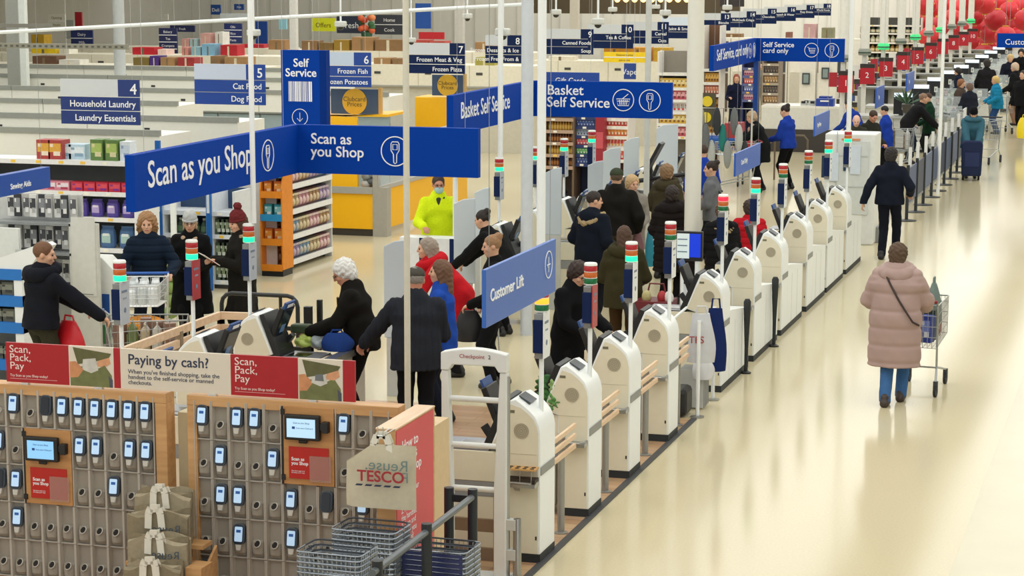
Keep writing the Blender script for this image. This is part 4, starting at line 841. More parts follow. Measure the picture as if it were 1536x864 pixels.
# household bay behind the haberdashery stand
Y = 27.5; xa, xb = aty(-60, 300, Y).x, aty(203, 300, Y).x; z_ = [aty(120, p, Y).z for p in (448, 372, 326, 288)] + [aty(120, 242, Y).z]
bay('household_shelf_bay', 'white household shelving bay stocked with dishwasher tablets on the left', 'shelving', xa, xb, Y, .7, z_, h=z_[-1])
yy = Y + .14
row('tablet_box', 'box', 'pink and white tablet box on the upper stocked shelf of the household bay', 'pink tablet boxes', P_(.2, .16, .13, ('#d8899a', '#e9dfe4', '#b03a54')), 8, (xa + .05, yy, z_[3]), (xb - 1.0, yy, z_[3]))
row('tablet_box', 'box', 'red tablet box at the right end of the upper stocked shelf of the household bay', 'red tablet boxes', P_(.17, .16, .13, ('#c3243f', '#d94a5a', '#7d2a8c')), 5, (xb - .98, yy, z_[3]), (xb - .05, yy, z_[3]))
row('tablet_pouch', 'pouch', 'purple tablet pouch on the middle shelf of the household bay', 'purple tablet pouches', P_(.19, .14, .24, ('#5b4aa0', '#b9a6d8', '#e4dcf0'), 'bag'), 11, (xa + .05, yy, z_[2]), (xb - .05, yy, z_[2]))
row('tablet_pouch', 'pouch', 'blue and green tablet pouch on the lower shelf of the household bay', 'blue tablet pouches', P_(.23, .15, .3, ('#4a6d9a', '#a9c7c2', '#e4ecee'), 'bag'), 9, (xa + .05, yy, z_[1]), (xb - .05, yy, z_[1]), 0, .01)
row('detergent_box', 'box', 'turquoise detergent box on the bottom shelf of the household bay', 'turquoise detergent boxes', P_(.22, .2, .3, ('#1fa0ae', '#e8f2f2', '#0f6f8a')), 8, (xa + .1, yy, z_[0]), (xb - .05, yy, z_[0]))
yt = Y + .3; zt_ = z_[-1] + .0
row('carton', 'box', 'red and yellow carton stored on top of the household bay', 'red cartons on the bay top', P_(.2, .25, .26, ('#a83a34', '#d8a23c', '#e8d9c0')), 2, (aty(47, 240, Y).x, yt, zt_), (aty(83, 240, Y).x, yt, zt_))
row('carton', 'box', 'pale blue carton stored on top of the household bay', 'pale blue cartons on the bay top', P_(.24, .25, .2, ('#bcd4e2', '#e4eef2', '#8aa9bd')), 2, (aty(70, 240, Y).x, yt + .1, zt_), (aty(112, 240, Y).x, yt + .1, zt_))
row('carton', 'box', 'green leafy carton stored on top of the household bay', 'green cartons on the bay top', P_(.18, .25, .28, ('#5f7f3f', '#a9bf62', '#d9cfa0')), 2, (aty(125, 240, Y).x, yt, zt_), (aty(170, 240, Y).x, yt, zt_))
row('carton', 'box', 'white carton stored at the right end on top of the household bay', 'white cartons on the bay top', P_(.15, .2, .26, ('#dfe6ec', '#c9d6e2', '#8aa2c0')), 1, (aty(170, 240, Y).x, yt, zt_), (aty(186, 240, Y).x, yt, zt_))
# cleaning aisle bays behind the three waiting women
Y = 29.5
for i, (p0, p1, lb) in enumerate(((246, 312, 'sloping white shelf bay of dark bottles behind the woman in the grey hat'), (318, 352, 'white shelf bay of green packs behind the woman in the maroon hat'))):
    xa, xb = aty(p0, 380, Y).x, aty(p1, 380, Y).x; zz = [aty(300, p, Y).z for p in (462, 420, 387, 352, 318)]
    bay('cleaning_shelf_bay', lb, 'shelving', xa, xb, Y, .6, zz, col='#dfe3e6', back='#2b4668', edge='#dfe6ee', h=zz[-1] + .3)
    cols = (('#26314a', '#3d5a84', '#9fb0c4'), ('#2f4a3d', '#5d7a58', '#c9d0b8')) if not i else (('#4a5a48', '#8a9a7a', '#d0d6c4'), ('#7a1f4a', '#c04a84', '#e8c8d8'))
    for k, z in enumerate(zz[:-1]):
        st = 'bottle' if not i else 'box'; n = max(4, int((xb - xa) / .13))
        cc = cols[k % 2] if i == 0 else cols[1 if k == 0 else 0]
        row('cleaning_bottle' if not i else 'cleaning_pack', 'bottle' if not i else 'pack', f"{'dark cleaning bottle' if not i else ('pink pack' if k == 0 else 'green cleaning pack')} on the {['bottom', 'second', 'third', 'fourth'][k]} shelf {'behind the grey hatted woman' if not i else 'behind the maroon hatted woman'}", f"{'cleaning bottles' if not i else 'cleaning packs'} row {['one', 'two', 'three', 'four'][k]}", P_(.1, .1, .22, cc, st), n, (xa + .04, Y + .12, z), (xb - .04, Y + .12, z))
for i, (px, py) in enumerate(((239, 312), (313, 300))):
    c = aty(px, py, 29.3); b = MB(); b.box((c.x, 29.3, 1.05), (.07, .05, 2.1), M('#1a63b4', .4)); b.box((c.x, 29.27, 1.5), (.04, .01, .8), M('#d8e4f2', .5)); tag(b.build('shelf_end_post'), ('blue lettered shelf end post left of the grey hatted woman', 'blue lettered shelf end post right of the grey hatted woman')[i], 'post')
c = aty(263, 440, 27.0); b = MB(); b.box((c.x, 27.0, .95), (.06, .06, 1.9), WHITE); tag(b.build('white_shelf_post'), 'white shelf post between the curly haired and grey hatted women', 'post')
c = aty(257, 470, 26.6)
for k in range(5): b = MB(); b.ell((c.x + .02 * (k % 2), 26.6, .12 + .16 * k), (.1, .1, .085), M('#8aa35a', .7, noise=.2), 12, 8); tag(b.build('net_bag', smooth=60), f'green net bag of produce, {NTH[k]} from the floor in the hanging strip', 'bag', 'green net bags on a clip strip')
# book and toy gondola (faces +X), orange display unit at its near end
GX = -12.55; ya, yb = 31.1, 33.4
t = thing('toy_gondola', 'white shelf gondola of colourful toys facing the checkouts', 'shelving', (GX, ya, 0)); Lg = yb - ya
zz = [.14, .52, .9, 1.28, 1.62]
b = MB(); b.span((-.6, 0, 0), (-.55, Lg, 1.75), M('#8d8578', .6)); b.build('back_panel', t)
for z in zz: b = MB(); b.span((-.55, 0, z - .03), (0, Lg, z), M('#e4e4e2', .4)); b.span((0, 0, z - .07), (.012, Lg, z + .012), M('#f0f0ee', .4)); b.build('shelf', t)
for y in (0, Lg): b = MB(); b.span((-.6, y - .015, 0), (0, y + .015, 1.75), M('#dfe0de', .4)); b.build('upright', t)
b = MB(); b.span((-.5, .05, .0), (-.1, .1, .1), DGREY); b.span((-.5, Lg - .1, 0), (-.1, Lg - .05, .1), DGREY); b.build('feet', t)
tc = (('#5f332c', '#9a7448', '#d8c4a4'), ('#433a52', '#8a749a', '#c8b4c0'), ('#2f4258', '#6a8aa4', '#c8c0b0'), ('#574a36', '#a08a64', '#dccca8'), ('#74404a', '#b07a80', '#e0c4c0'))
for k, z in enumerate(zz):
    for j in range(5):
        y0 = ya + .06 + (Lg - .12) * j / 5
        row('toy_pack', 'toy', f"{['brown', 'mauve', 'blue', 'tan', 'pink'][(j + k) % 5]} toy pack on the {['bottom', 'second', 'third', 'fourth', 'top'][k]} shelf of the toy gondola", f"{['brown', 'mauve', 'blue', 'tan', 'pink'][(j + k) % 5]} toy packs on the {['bottom', 'second', 'third', 'fourth', 'top'][k]} gondola shelf", P_(.15, .14, .25, tc[(j + k) % 5], 'toy'), 3, (GX - .1, y0, z), (GX - .1, y0 + (Lg - .12) / 5, z), math.pi / 2)
Y = 30.9; a, c = aty(391, 340, Y), aty(424, 412, Y)
t = thing('card_display_unit', 'orange and blue cardboard display unit at the end of the toy gondola', 'display', (a.x, Y, 0)); w = c.x - a.x; ORG = M('#e58a1d', .5, noise=.1)
b = MB(); b.span((0, .38, .1), (w, .42, 1.75), ORG); b.build('back_panel', t)
for x in (0, w): b = MB(); b.prism([(0, .1), (.42, .1), (.42, 1.75), (.12, 1.7), (0, 1.3)], 'x', x - .01, x + .01, ORG); b.build('side_panel', t)
for k, z in enumerate((.12, .5, .86, 1.2, 1.5)):
    b = MB(); b.span((0, 0, z), (w, .38, z + .02), ORG); b.span((0, -.01, z - .04), (w, 0, z + .06), M('#2f8fc4', .4) if k % 2 == 0 and k else ORG); b.build('shelf', t)
b = MB(); b.span((0, .02, 0), (w, .4, .1), BLACK); b.build('base', t)
for k, z in enumerate((.52, .88, 1.22, 1.52)): row('display_pack', 'pack', f"{['orange', 'teal', 'orange', 'pale blue'][k]} pack on the {['lowest', 'second', 'third', 'top'][k]} tier of the orange display unit", f"display packs {['one', 'two', 'three', 'four'][k]}", P_(.12, .14, .18, (('#c8651e', '#e89a3a', '#f0d0a0'), ('#2a8a96', '#8accd0', '#e0f0f0'))[k % 2] if k < 3 else ('#9fd0e4', '#e0f0f6', '#3a9ac0')), 2, (a.x + .01, Y + .15, z), (c.x - .01, Y + .15, z))
# haberdashery stand on the left
Y = 23.2; xa, xb = aty(-60, 300, Y).x, aty(104, 300, Y).x
t = thing('haberdashery_stand', 'grey pegboard stand of hanging black and white sewing packs on the left', 'stand', (xa, Y, 0)); w = xb - xa
b = MB(); b.span((0, .3, 0), (w, .34, 1.95), M('#c6c8c6', .5)); b.build('back_panel', t)
for z in (1.62, 1.28, .9): b = MB(); b.span((0.4, .0, z), (w, .3, z + .03), M('#8f9394', .4)); b.build('ledge', t)
b = MB(); b.span((w - .02, 0, 0), (w + .34, .05, 1.66), M('#d3d3ca', .5)); b.box((w + .16, -.004, 1.28), (.3, .004, .9), M('#dcdcd4', .5))
for z in (.65, .85): b.box((w + .2, -.006, z), (.14, .004, .012), M('#8f918c', .5))
b.build('side_poster', t)
b = MB(); b.span((-.2, -.35, .2), (aty(50, 350, Y).x - xa, -.3, 1.62), M('#e3e6e2', .5)); bp = b.build('price_panel', t)
b = MB(); px_ = aty(38, 355, Y - .35).x - xa; b.span((px_ - .13, -.356, .98), (px_ + .12, -.35, 1.38), M('#c3c7c3', .5)); b.build('price_card', bp); text(bp, '£2.75', .1, (px_ - .11, -.358, 1.16), FRONT, M('#4a4c4a', .5), ext=.001); text(bp, 'Sewing\nPack each', .05, (px_ - .55, -.352, 1.33), FRONT, M('#6a6c6a', .5), ext=.001)
for r_, z in enumerate((1.66, 1.3, .92)):
    for i in range(9):
        x = xa + .55 + (w - .6) * i / 8; b = MB() if i == 0 or True else None
        k = (i + r_) % 3
        if i < 3 and r_ >= 0: pass
        o = link('sewing_pack', P_(.085, .03, .26, (('#e4e4e0', '#3a3c40', '#b8b8b4'), ('#2f3136', '#8a8c90', '#e8e8e4'), ('#bdbdb9', '#5a5c60', '#f0f0ec'))[k]), None, (x, Y + .2 - .03 * (i % 2), z + .035)); tag(o, f"{['white', 'black', 'grey'][k]} sewing pack hanging in the {['top', 'middle', 'bottom'][r_]} row of the haberdashery stand", 'sewing pack', f"{['white', 'black', 'grey'][k]} sewing packs {['top', 'middle', 'bottom'][r_]}")
Y = 22.2; c = aty(135, 440, 23.4)
t = thing('leaflet_stand', 'white slanted leaflet stand with blue cards beside the man in the navy hoodie', 'stand', (c.x, 23.4, 0))
b = MB(); b.prism([(-.1, 0), (.32, 0), (.32, 1.1), (.16, 1.25), (-.1, 1.25)], 'y', 0, .3, M('#e8ebe6', .4)); b.build('body', t, bevel=.01)
for z, cc in ((.72, '#1f4f9a'), (.36, '#4f8a5a')):
    b = MB(); b.box((.2, -.006, z), (.09, .01, .22), M(cc, .4)); b.build('card_pocket', t)
b = MB()
for z in (.9, .55, .3): b.box((.02, -.004, z), (.12, .004, .01), M('#9da09a', .5))
b.build('slots', t)
Y = 21.9; xa2 = aty(-60, 450, Y).x; xb2 = aty(34, 450, Y).x
t = thing('blue_shelf_unit', 'white shelf unit with bright blue shelf edges at the left edge', 'shelving', (xa2, Y, 0)); w = xb2 - xa2
b = MB(); b.span((0, .3, 0), (w, .33, 1.15), M('#8d8d84', .6)); b.span((w - .1, 0, 0), (w, .3, 1.2), WHITE); b.build('frame', t)
for py in (548, 492, 452, 412): z = aty(20, py, Y).z; b = MB(); b.span((0, -.01, z - .06), (w - .0, .3, z + .06), M('#1c74c8', .4)); b.build('shelf', t)
b = MB(); b.prism([(0, 1.2), (w, 1.2), (w + .28, 1.55), (w + .22, 1.58), (0, 1.24)], 'y', 0, .3, WHITE); b.build('sloped_top', t)
for k, py in enumerate((548, 492, 452)):
    z = aty(20, py, Y).z + .06
    row('boxed_item', 'pack', f"dark pack on the {['lowest', 'middle', 'upper'][k]} blue edged shelf at the left edge", f"dark packs {['low', 'mid', 'up'][k]}", P_(.16, .14, .14, ('#5c5e52', '#86887a', '#3a3c36')), 4, (xa2 + .05, Y + .12, z), (xb2 - .14, Y + .12, z))
for i in range(3): b = MB(); b.ell((xb2 - .32 + .09 * i, Y + .08, 1.32), (.06, .06, .06), M('#2f8f4a', .6, noise=.2), 12, 8); tag(b.build('green_ball', smooth=60), f"green wrapped ball on the sloped top of the blue edged unit, {['left', 'middle', 'right'][i]} of three", 'ball', 'green wrapped balls')
# ------------------------------------------------------------------ yellow freezer end and cabinets
t = thing('yellow_freezer_end', 'bright yellow freezer end panel with a grey bumper behind the toy gondola', 'freezer', (0, 0, 0)); Y = 36.0
a = aty(430, 345, Y); c = aty(560, 350, Y); YL = M('#fdbd08', .4, noise=.02)
b = MB(); b.span((a.x, Y, .12), (c.x, Y + .05, .75), YL); b.build('lower_panel', t)
m1 = aty(536, 300, Y).x; b = MB(); b.span((aty(487, 300, Y).x, Y + .02, .8), (m1, Y + .08, 2.0), YL); b.build('upper_panel', t)
b = MB(); b.span((a.x, Y - .04, .72), (c.x, Y + .05, .83), M('#a7a69f', .4)); b.build('bumper', t); b = MB(); b.span((a.x, Y + .02, 0), (c.x, Y + .3, .12), M('#3a342c', .6)); b.build('plinth', t)
b = MB(); b.span((c.x, Y - .02, 0), (c.x + .25, Y + .2, .83), M('#a9a59b', .4)); b.span((c.x, Y - .02, .83), (c.x + .1, Y + .1, 1.55), M('#aaa69c', .4)); b.build('corner_post', t)
b = MB(); b.span((m1, Y + .3, .8), (c.x, Y + .34, 1.7), M('#6e6a60', .5)); gl = b.build('freezer_inside', t)
b = MB(); b.prism([(Y - .02, .83), (Y + 5, .83), (Y + 5, 1.6), (Y - .02, 1.55)], 'x', c.x + .09, c.x + .11, GLASS); b.build('glass_side', t)
b = MB(); b.span((c.x + .05, Y, .78), (c.x + .14, Y + 5, .85), M('#b5b2aa', .4)); b.span((c.x + .05, Y, 1.55), (c.x + .14, Y + 5, 1.6), M('#b5b2aa', .4)); b.span((c.x + .06, Y + .2, .1), (c.x + .12, Y + 5, .78), YL); b.build('side_rail', t)
b = MB(); zt2 = aty(500, 172, 36.4).z; x0_, x1_ = aty(440, 185, 36.4).x, aty(590, 185, 36.4).x
b.prism([(x0_, 1.95), (x1_, 2.05), (x1_, zt2), (x0_, zt2)], 'y', 36.1, 37.3, YL); b.build('yellow_top', t)
random.seed(5)
for i in range(16):
    b = MB(); s = .09; x = m1 + .05 + (c.x - m1 - .1) * random.random(); z = .86 + .75 * random.random() * .8; b.ell((x, Y + .22, z), (s, .06, s * .7), M(random.choice(('#d8dcdc', '#9aa4a4', '#c8b49a', '#6a7478')), .4, noise=.2), 10, 7); tag(b.build('frozen_pack', smooth=60), 'pale frozen pack behind the glass of the yellow freezer end', 'frozen pack', 'frozen packs in the yellow freezer')
Y = 42; a, c = aty(622, 145, Y), aty(676, 190, Y); t = thing('yellow_promotion_bin', 'yellow promotion bin standing between the frozen aisles', 'bin', (a.x, Y, 0)); w = c.x - a.x
b = MB(); b.span((0, 0, .3), (w, .8, a.z), YL); b.build('body', t, bevel=.02); b = MB(); b.span((0, 0, 0), (w, .8, .3), DGREY); b.build('plinth', t)
# freezer rows: upright cabinets along X with white canopies
FW = M('#f0efe4', .45, noise=.02); FB = M('#e2e3da', .4, noise=.03)
def freezer_unit(label, x0, x1, y, zt, grp):
    t = thing('freezer_cabinet', label, 'freezer', (x0, y, 0), 0, grp); w = x1 - x0
    b = MB(); b.span((0, 0, zt - .33), (w - .012, 1.1, zt), FW); b.build('canopy', t); b = MB(); b.span((0, -.02, zt + .001), (w - .012, .06, zt + .085), M('#9a9c94', .5)); b.span((0, 0, zt - .36), (w, .06, zt - .33), M('#8d8f88', .5)); b.build('edge_rail', t)
    b = MB(); b.span((0, .1, .12), (w, 1.1, zt - .33), M('#b9beb9', .5)); b.build('body', t)
    for k in range(3): b = MB(); b.span((w * k / 3 + .02, .06, .35), (w * (k + 1) / 3 - .02, .1, zt - .38), M('#9fb0b4', .15)); b.build('glass_door', t)
    b = MB(); b.span((0, .05, 0), (w, 1.1, .3), M('#d4d6d0', .5)); b.build('plinth', t)
    b = MB(); b.box((w * .4, -.004, zt - .13), (.09, .01, .04), M('#2c2e2c', .5)); b.build('thermometer', t)
    return t
fy = [atz(300, p, 2.1).y for p in (206, 183, 160, 140, 121, 106)]
for r_, y in enumerate(fy):
    n = 7; X1 = -13.9; W_ = 2.6
    for i in range(n):
        x1 = X1 - i * W_
        if atx(0, 150, x1).y < y - 16: continue
        if r_ == 2 and i == 0: continue
        freezer_unit(f"white upright freezer cabinet, {NTH[i]} from the aisle end in the {NTH[r_]} freezer row back", x1 - W_, x1, y, 2.1, 'upright freezer rows')
# ------------------------------------------------------------------ far shelving, stock on top, far signs
def gondola(label, px0, px1, pyt, zt, grp='far white gondolas', depth=1.0, col=None):
    y = atz((px0 + px1) / 2, pyt, zt).y; a, c = aty(px0, pyt, y), aty(px1, pyt, y); zt = (a.z + c.z) / 2
    t = thing('gondola_run', label, 'shelving', (a.x, y, 0), 0, grp); w = c.x - a.x
    b = MB(); b.span((0, 0, zt - .5), (w, depth, zt), col or M('#ece6d2', .5)); b.build('canopy', t); b = MB(); b.span((0, .1, 0), (w, depth, zt - .5), M('#cfc9b8', .6)); b.build('body', t)
    b = MB(); b.span((0, -.02, zt - .54), (w, .1, zt - .5), M('#a3a197', .5)); b.build('rail', t)
    q = MB()
    for k in range(int(w / 1.3)): q.box((.65 + 1.3 * k, -.005, zt - .25), (.012, .01, .5), M('#c3bda9', .5)); q.box((.9 + 1.3 * k, -.006, zt - .2), (.16, .01, .06), M('#45443f', .5))
    q.build('joints', t); return y, zt
def cartons(lst, y, z, grp, depth=.5):
    for i, (px0, px1, pyt, col, lab) in enumerate(lst):
        a, c = aty(px0, pyt, y + .1), aty(px1, pyt, y + .1); h = max(.12, a.z - z); w = c.x - a.x
        n = max(1, round(w / .55))
        for k in range(n):
            b = MB(); x0 = a.x + w * k / n; b.span((x0 + .01, y + .1, z), (x0 + w / n - .01, y + .1 + depth, z + h * (1 - .08 * ((k * 7 + i) % 3))), M(col, .7, noise=.15, scale=6)); b.span((x0 + w / n * .42, y + .095, z), (x0 + w / n * .52, y + .1, z + h * .8), M('#d9cdb0' if i % 2 else '#7d6a4c', .7))
            pos = ['far left', 'left', 'middle left', 'middle', 'middle right', 'right', 'far right', 'end'][i % 8]
            tag(b.build('stock_carton'), f"{lab} on the {grp}, at the {pos}" if n == 1 else f"{lab} {NTH[k]} from left in the {pos} pile on the {grp}", 'carton', 'stock cartons above the far shelving')
BR = '#a37c50'; BR2 = '#8c6a44'
y, z = gondola('far white gondola run nearest behind the freezers, carrying red and brown cartons', -30, 400, 98, 2.1)
cartons([(48, 85, 84, '#6a4a34', 'brown carton'), (88, 120, 92, '#d8d4c8', 'pale carton'), (199, 224, 84, '#7d6a30', 'olive carton'), (224, 238, 84, '#4a2a7a', 'purple carton'), (240, 262, 85, BR, 'tan carton'), (266, 292, 84, '#a03030', 'dark red carton'), (315, 330, 84, BR2, 'brown box'), (336, 372, 84, BR, 'wide tan carton')], y, z, 'gondola nearest behind the freezers')
y, z = gondola('second far white gondola run carrying yellow and red cartons', -30, 420, 82, 2.2)
cartons([(47, 84, 72, '#f0c818', 'bright yellow carton'), (88, 104, 72, '#e4e0d0', 'white carton'), (198, 232, 69, '#c41f2c', 'red and white carton'), (236, 250, 74, '#e8c9c0', 'pink carton'), (272, 282, 70, '#d08a80', 'salmon carton'), (286, 300, 68, '#8ab0bc', 'pale teal carton'), (302, 322, 66, '#7fb0cc', 'sky blue carton'), (330, 356, 66, '#b81f2a', 'bright red carton')], y, z, 'second gondola run')
y, z = gondola('third far white gondola run carrying pastel cartons', -30, 430, 70, 2.2)
cartons([(46, 66, 52, '#c8a028', 'golden carton'), (272, 284, 57, '#d09a94', 'blush carton'), (284, 296, 56, '#a8c4c8', 'pale aqua carton'), (300, 316, 50, '#dca8a0', 'peach carton'), (322, 334, 46, '#e4e2dc', 'tall white carton'), (360, 396, 66, '#b32030', 'crimson carton')], y, z, 'third gondola run')
y, z = gondola('white gondola run behind the Self Service pylon carrying brown cartons', 440, 800, 97, 2.1)
cartons([(445, 458, 84, '#7a5a54', 'dusky carton'), (560, 586, 86, BR, 'tan carton'), (588, 606, 86, BR2, 'brown carton'), (712, 742, 86, '#a9a04a', 'olive and tan carton')], y, z, 'gondola behind the pylon')
y, z = gondola('farther white gondola run carrying a long wall of brown cartons', 400, 800, 77, 2.2)
cartons([(402, 428, 60, BR, 'tan carton'), (452, 476, 60, BR2, 'brown carton'), (478, 500, 62, '#7d6030', 'ochre carton'), (500, 524, 60, '#9a7a28', 'mustard carton'), (527, 560, 54, BR, 'wide tan carton'), (562, 604, 56, BR2, 'long brown carton'), (618, 668, 60, '#b5473e', 'red carton'), (712, 740, 62, BR, 'tall tan carton')], y, z, 'farther gondola run')
y, z = gondola('cream gondola run under aisle signs nine to eleven', 800, 1040, 92, 2.1)
cartons([(905, 975, 69, '#d8962a', 'orange carton'), (980, 1005, 70, '#c49a2a', 'amber carton'), (822, 860, 84, '#e0d8c4', 'cream carton')], y, z, 'cream gondola run')
y, z = gondola('brown topped gondola run under aisle sign thirteen', 1050, 1260, 60, 2.2, col=M('#e9dfc6', .5))
cartons([(1055, 1082, 50, BR, 'tan carton'), (1084, 1112, 50, BR2, 'brown carton'), (1178, 1186, 46, '#8a5a4a', 'small brown carton'), (1205, 1224, 36, '#c9a0a0', 'pink lettered carton'), (1232, 1250, 40, '#8c8a6a', 'drab carton')], y, z, 'gondola under aisle sign thirteen')
def far_sign(label, px0, px1, py0, py1, Y, col, lines=(), lc=LETTER, name='category_sign'):
    a, c = aty(px0, py0, Y), aty(px1, py1, Y); w, h = c.x - a.x, a.z - c.z; t = thing(name, label, 'sign', (a.x, Y, a.z))
    b = MB(); b.span((0, 0, -h), (w, .06, 0), M(col, .45)); bd = b.build('panel', t)
    n = len(lines)
    for i, s in enumerate(lines):
        zz = -h * (i + 1) / n + h / n * .3; text(bd, s, h / n * .5, (w * .5, -.004, zz), FRONT, lc, 'CENTER', ext=.001)
        if i: q = MB(); q.box((w / 2, -.004, -h * i / n), (w, .006, .02), LETTER); q.build('divider', bd)
    for x in (w * .15, w * .85): q = MB(); q.tube([(x, .03, 0), (x, .03, max(.05, 6.6 - a.z))], .003, LGREY, 4); q.build('hanger_wire', t)
    return t
DB = '#1a2c66'
for a in (('stepped navy category sign behind the slotted strut', 106, 140, 45, 94, 60, DB, ('Dairy', 'Milk', 'Cheese', 'Eggs')), ('navy four line category sign with its left edge near the red cartons', 238, 266, 42, 84, 56, '#1d2452', ('Bakery', 'Tea', 'Crumpets', 'Cakes')), ('navy three line category sign left of the third signal post', 336, 363, 35, 65, 60, DB, ('Oils', 'Rice', 'Pasta')), ('dark navy wide sign above the four line category sign', 255, 292, 38, 48, 62, '#1d2452', ('Fresh',)), ('blue sign with white mark high above the gondolas', 316, 331, 7, 22, 70, '#1d4a98', ('Deli',)), ('small blue sign right of the blue marked sign', 351, 366, 6, 15, 70, '#1d4a98', ('Fish',)),
          ('white strip of a far aisle sign near the ceiling rail', 224, 252, 21, 30, 66, '#d5d6d2', ()), ('pale strip of a far aisle sign left of the dome camera', 330, 372, 20, 31, 64, '#ccd4d8', ()), ('white square notice board high at the left', 72, 98, 21, 42, 62, '#e6e4d8', ('Opening', 'hours')), ('narrow red banner high at the left', 112, 123, 18, 41, 63, '#b01c2c', ()), ('grey slatted board left of the red banner', 97, 111, 30, 58, 62.5, '#a5aaa8', ()),
          ('blue pylon sign behind the third signal post', 383, 401, 32, 66, 66, '#0f3f90', ()), ('small cyan lit board right of the blue pylon', 418, 430, 28, 44, 68, '#9fd8ec', ()), ('acid yellow lit promotion board high in the middle', 467, 503, 27, 47, 72, '#e4ea2a', ('Offers',)), ('black tv panel beside the orange flower display', 505, 545, 24, 50, 72, '#2a3348', ('Fresh',)), ('dark board right of the orange flower display', 562, 606, 22, 52, 72, '#3a3d48', ('Home', 'Cook')),
          ('blue pylon sign with a white stroke in front of the steel column', 623, 646, 5, 43, 60, '#0f4a9c', ()), ('red lit fascia board under the blue pylon', 628, 666, 48, 59, 64, '#c2202a', ()), ('blue Gift Cards counter fascia behind the Basket Self Service sign', 814, 898, 108, 132, 40, '#0a3f98', ('Gift Cards',)), ('yellow Reduced to clear board under aisle sign ten', 906, 968, 78, 94, 48, '#f4d014', ('Reduced in price', 'just as nice')), ('navy side board beside the yellow reduced board', 936, 953, 95, 119, 42, '#25458f', ('Vape',)),
          ('dark shop fascia along the back wall above the aisle signs', 795, 1110, -14, 22, 96, '#4a3f2c', ()), ('charcoal board at the right end of the dark shop fascia', 1080, 1116, -5, 10, 94, '#2a2426', ())):
    far_sign(*a, **({'lc': M('#6a5210', .5, noise=0)} if a[6] in ('#f4d014', '#e4ea2a', '#e6e4d8') else {}))
for i in range(9): p = aty(926 + 13 * i, -2, 95.8); b = MB(); b.ell((p.x, p.y, p.z), (.14, .08, .16), M('#ffd890', .4, emit=2.0), 10, 7); tag(b.build('fascia_lamp', smooth=60), 'warm lit bulb of the row along the dark shop fascia', 'lamp', 'fascia lamps')
p = aty(550, 32, 71); t = thing('flower_display', 'orange flower display between the dark boards high in the middle', 'flowers', tuple(p)); random.seed(9)
for i in range(14):
    b = MB(); b.ell((random.uniform(-.25, .25), random.uniform(-.1, .1), random.uniform(-.3, .25)), (.12, .1, .1), M(random.choice(('#d8623a', '#e88a5a', '#c2482a', '#3a6a42')), .6), 8, 6); b.build('bloom', t, smooth=60)
b = MB(); b.lathe([(.14, -p.z), (.1, -1.2), (.12, -.75), (.2, -.35)], (0, 0, 0), M('#2f5a42', .6)); b.build('pot', t)
# ------------------------------------------------------------------ kiosk shelving behind the Basket Self Service sign
def px_bay(name, label, cat, px0, px1, Y, pys, **k):
    xa, xb = aty(px0, 200, Y).x, aty(px1, 200, Y).x; zz = [aty((px0 + px1) / 2, p, Y).z for p in pys]; bay(name, label, cat, xa, xb, Y, .5, zz, h=zz[-1] + k.pop('over', .3), **k); return xa, xb, zz
def fill(name, cat, what, where, xa, xb, zz, Y, specs, n, st='box', h=.2):
    for k, z in enumerate(zz[:-1] if len(zz) > 3 else zz):
        c = specs[k % len(specs)]; row(name, cat, f"{c[0]} on the {['bottom', 'second', 'third', 'fourth', 'fifth', 'sixth'][k]} shelf of the {where}", f"{what} {where} {NTH[k]}", P_(round(min(.2, (xb - xa) / n * .9), 2), .12, h, c[1], st), n, (xa + .03, Y + .1, z), (xb - .03, Y + .1, z))
Y = 40.5
xa, xb, zz = px_bay('snack_shelf_bay', 'dark shelf bay of golden snack bottles right of the white post', 'shelving', 818, 860, Y, (250, 232, 214, 196, 178), col='#6a5644', back='#3a2e28', edge='#b59a84')
fill('snack_pack', 'pack', 'snacks', 'snack bay', xa, xb, zz, Y, (('brown snack pack', ('#6a3f2a', '#b5793f', '#d9b25a')), ('golden snack pack', ('#b8862f', '#dcb458', '#7a4a24'))), 9, 'bottle')
xa, xb, zz = px_bay('gift_card_rack', 'navy rack of green and red gift cards behind the Basket Self Service sign', 'rack', 862, 893, Y + .1, (246, 232, 218, 204, 190, 176), col='#1c2d5a', back='#16244a', edge='#26386c')
fill('gift_card', 'card', 'gift cards', 'gift card rack', xa, xb, zz, Y + .1, (('dark blue gift card', ('#223a7a', '#3f5aa0', '#a8b8d8')), ('green gift card', ('#2f8a4a', '#7ac47a', '#e4f0e0')), ('red gift card', ('#b82a3a', '#e0606a', '#f4d8d8')), ('white gift card', ('#d8dce0', '#8a9ab0', '#4a5a78'))), 6, 'box', .13)
a, c = aty(893, 176, Y), aty(906, 246, Y); b = MB(); b.span((a.x, Y, .1), (c.x, Y + .3, a.z), M('#9a2030', .5)); b.span((a.x + .02, Y - .01, 1.2), (c.x - .02, Y, 1.5), M('#c8505a', .5)); tag(b.build('red_display_tower', bevel=.02), 'dark red display tower beside the gift card rack', 'display')
xa, xb, zz = px_bay('sweet_shelf_bay', 'shelf bay of red and white sweets below the Basket Self Service sign', 'shelving', 908, 942, Y + .2, (240, 222, 205, 190, 178), col='#d9d2ca', back='#6a3a34', edge='#e9e4dc')
fill('sweet_pack', 'pack', 'sweets', 'sweet bay', xa, xb, zz, Y + .2, (('red sweet pack', ('#c8302a', '#e8665a', '#f0d8c8')), ('white and red sweet pack', ('#e4dcd4', '#c83a3a', '#d8a048')), ('orange sweet pack', ('#d8682a', '#f0a04a', '#f4e0c0'))), 6)
Y = 47
xa, xb, zz = px_bay('magazine_shelf_bay', 'white shelf bay of magazines and gifts left of the thick column', 'shelving', 986, 1034, Y, (205, 186, 168, 150, 132, 110), col='#e6e2da', back='#8a8478', edge='#f0ede6', over=.45)
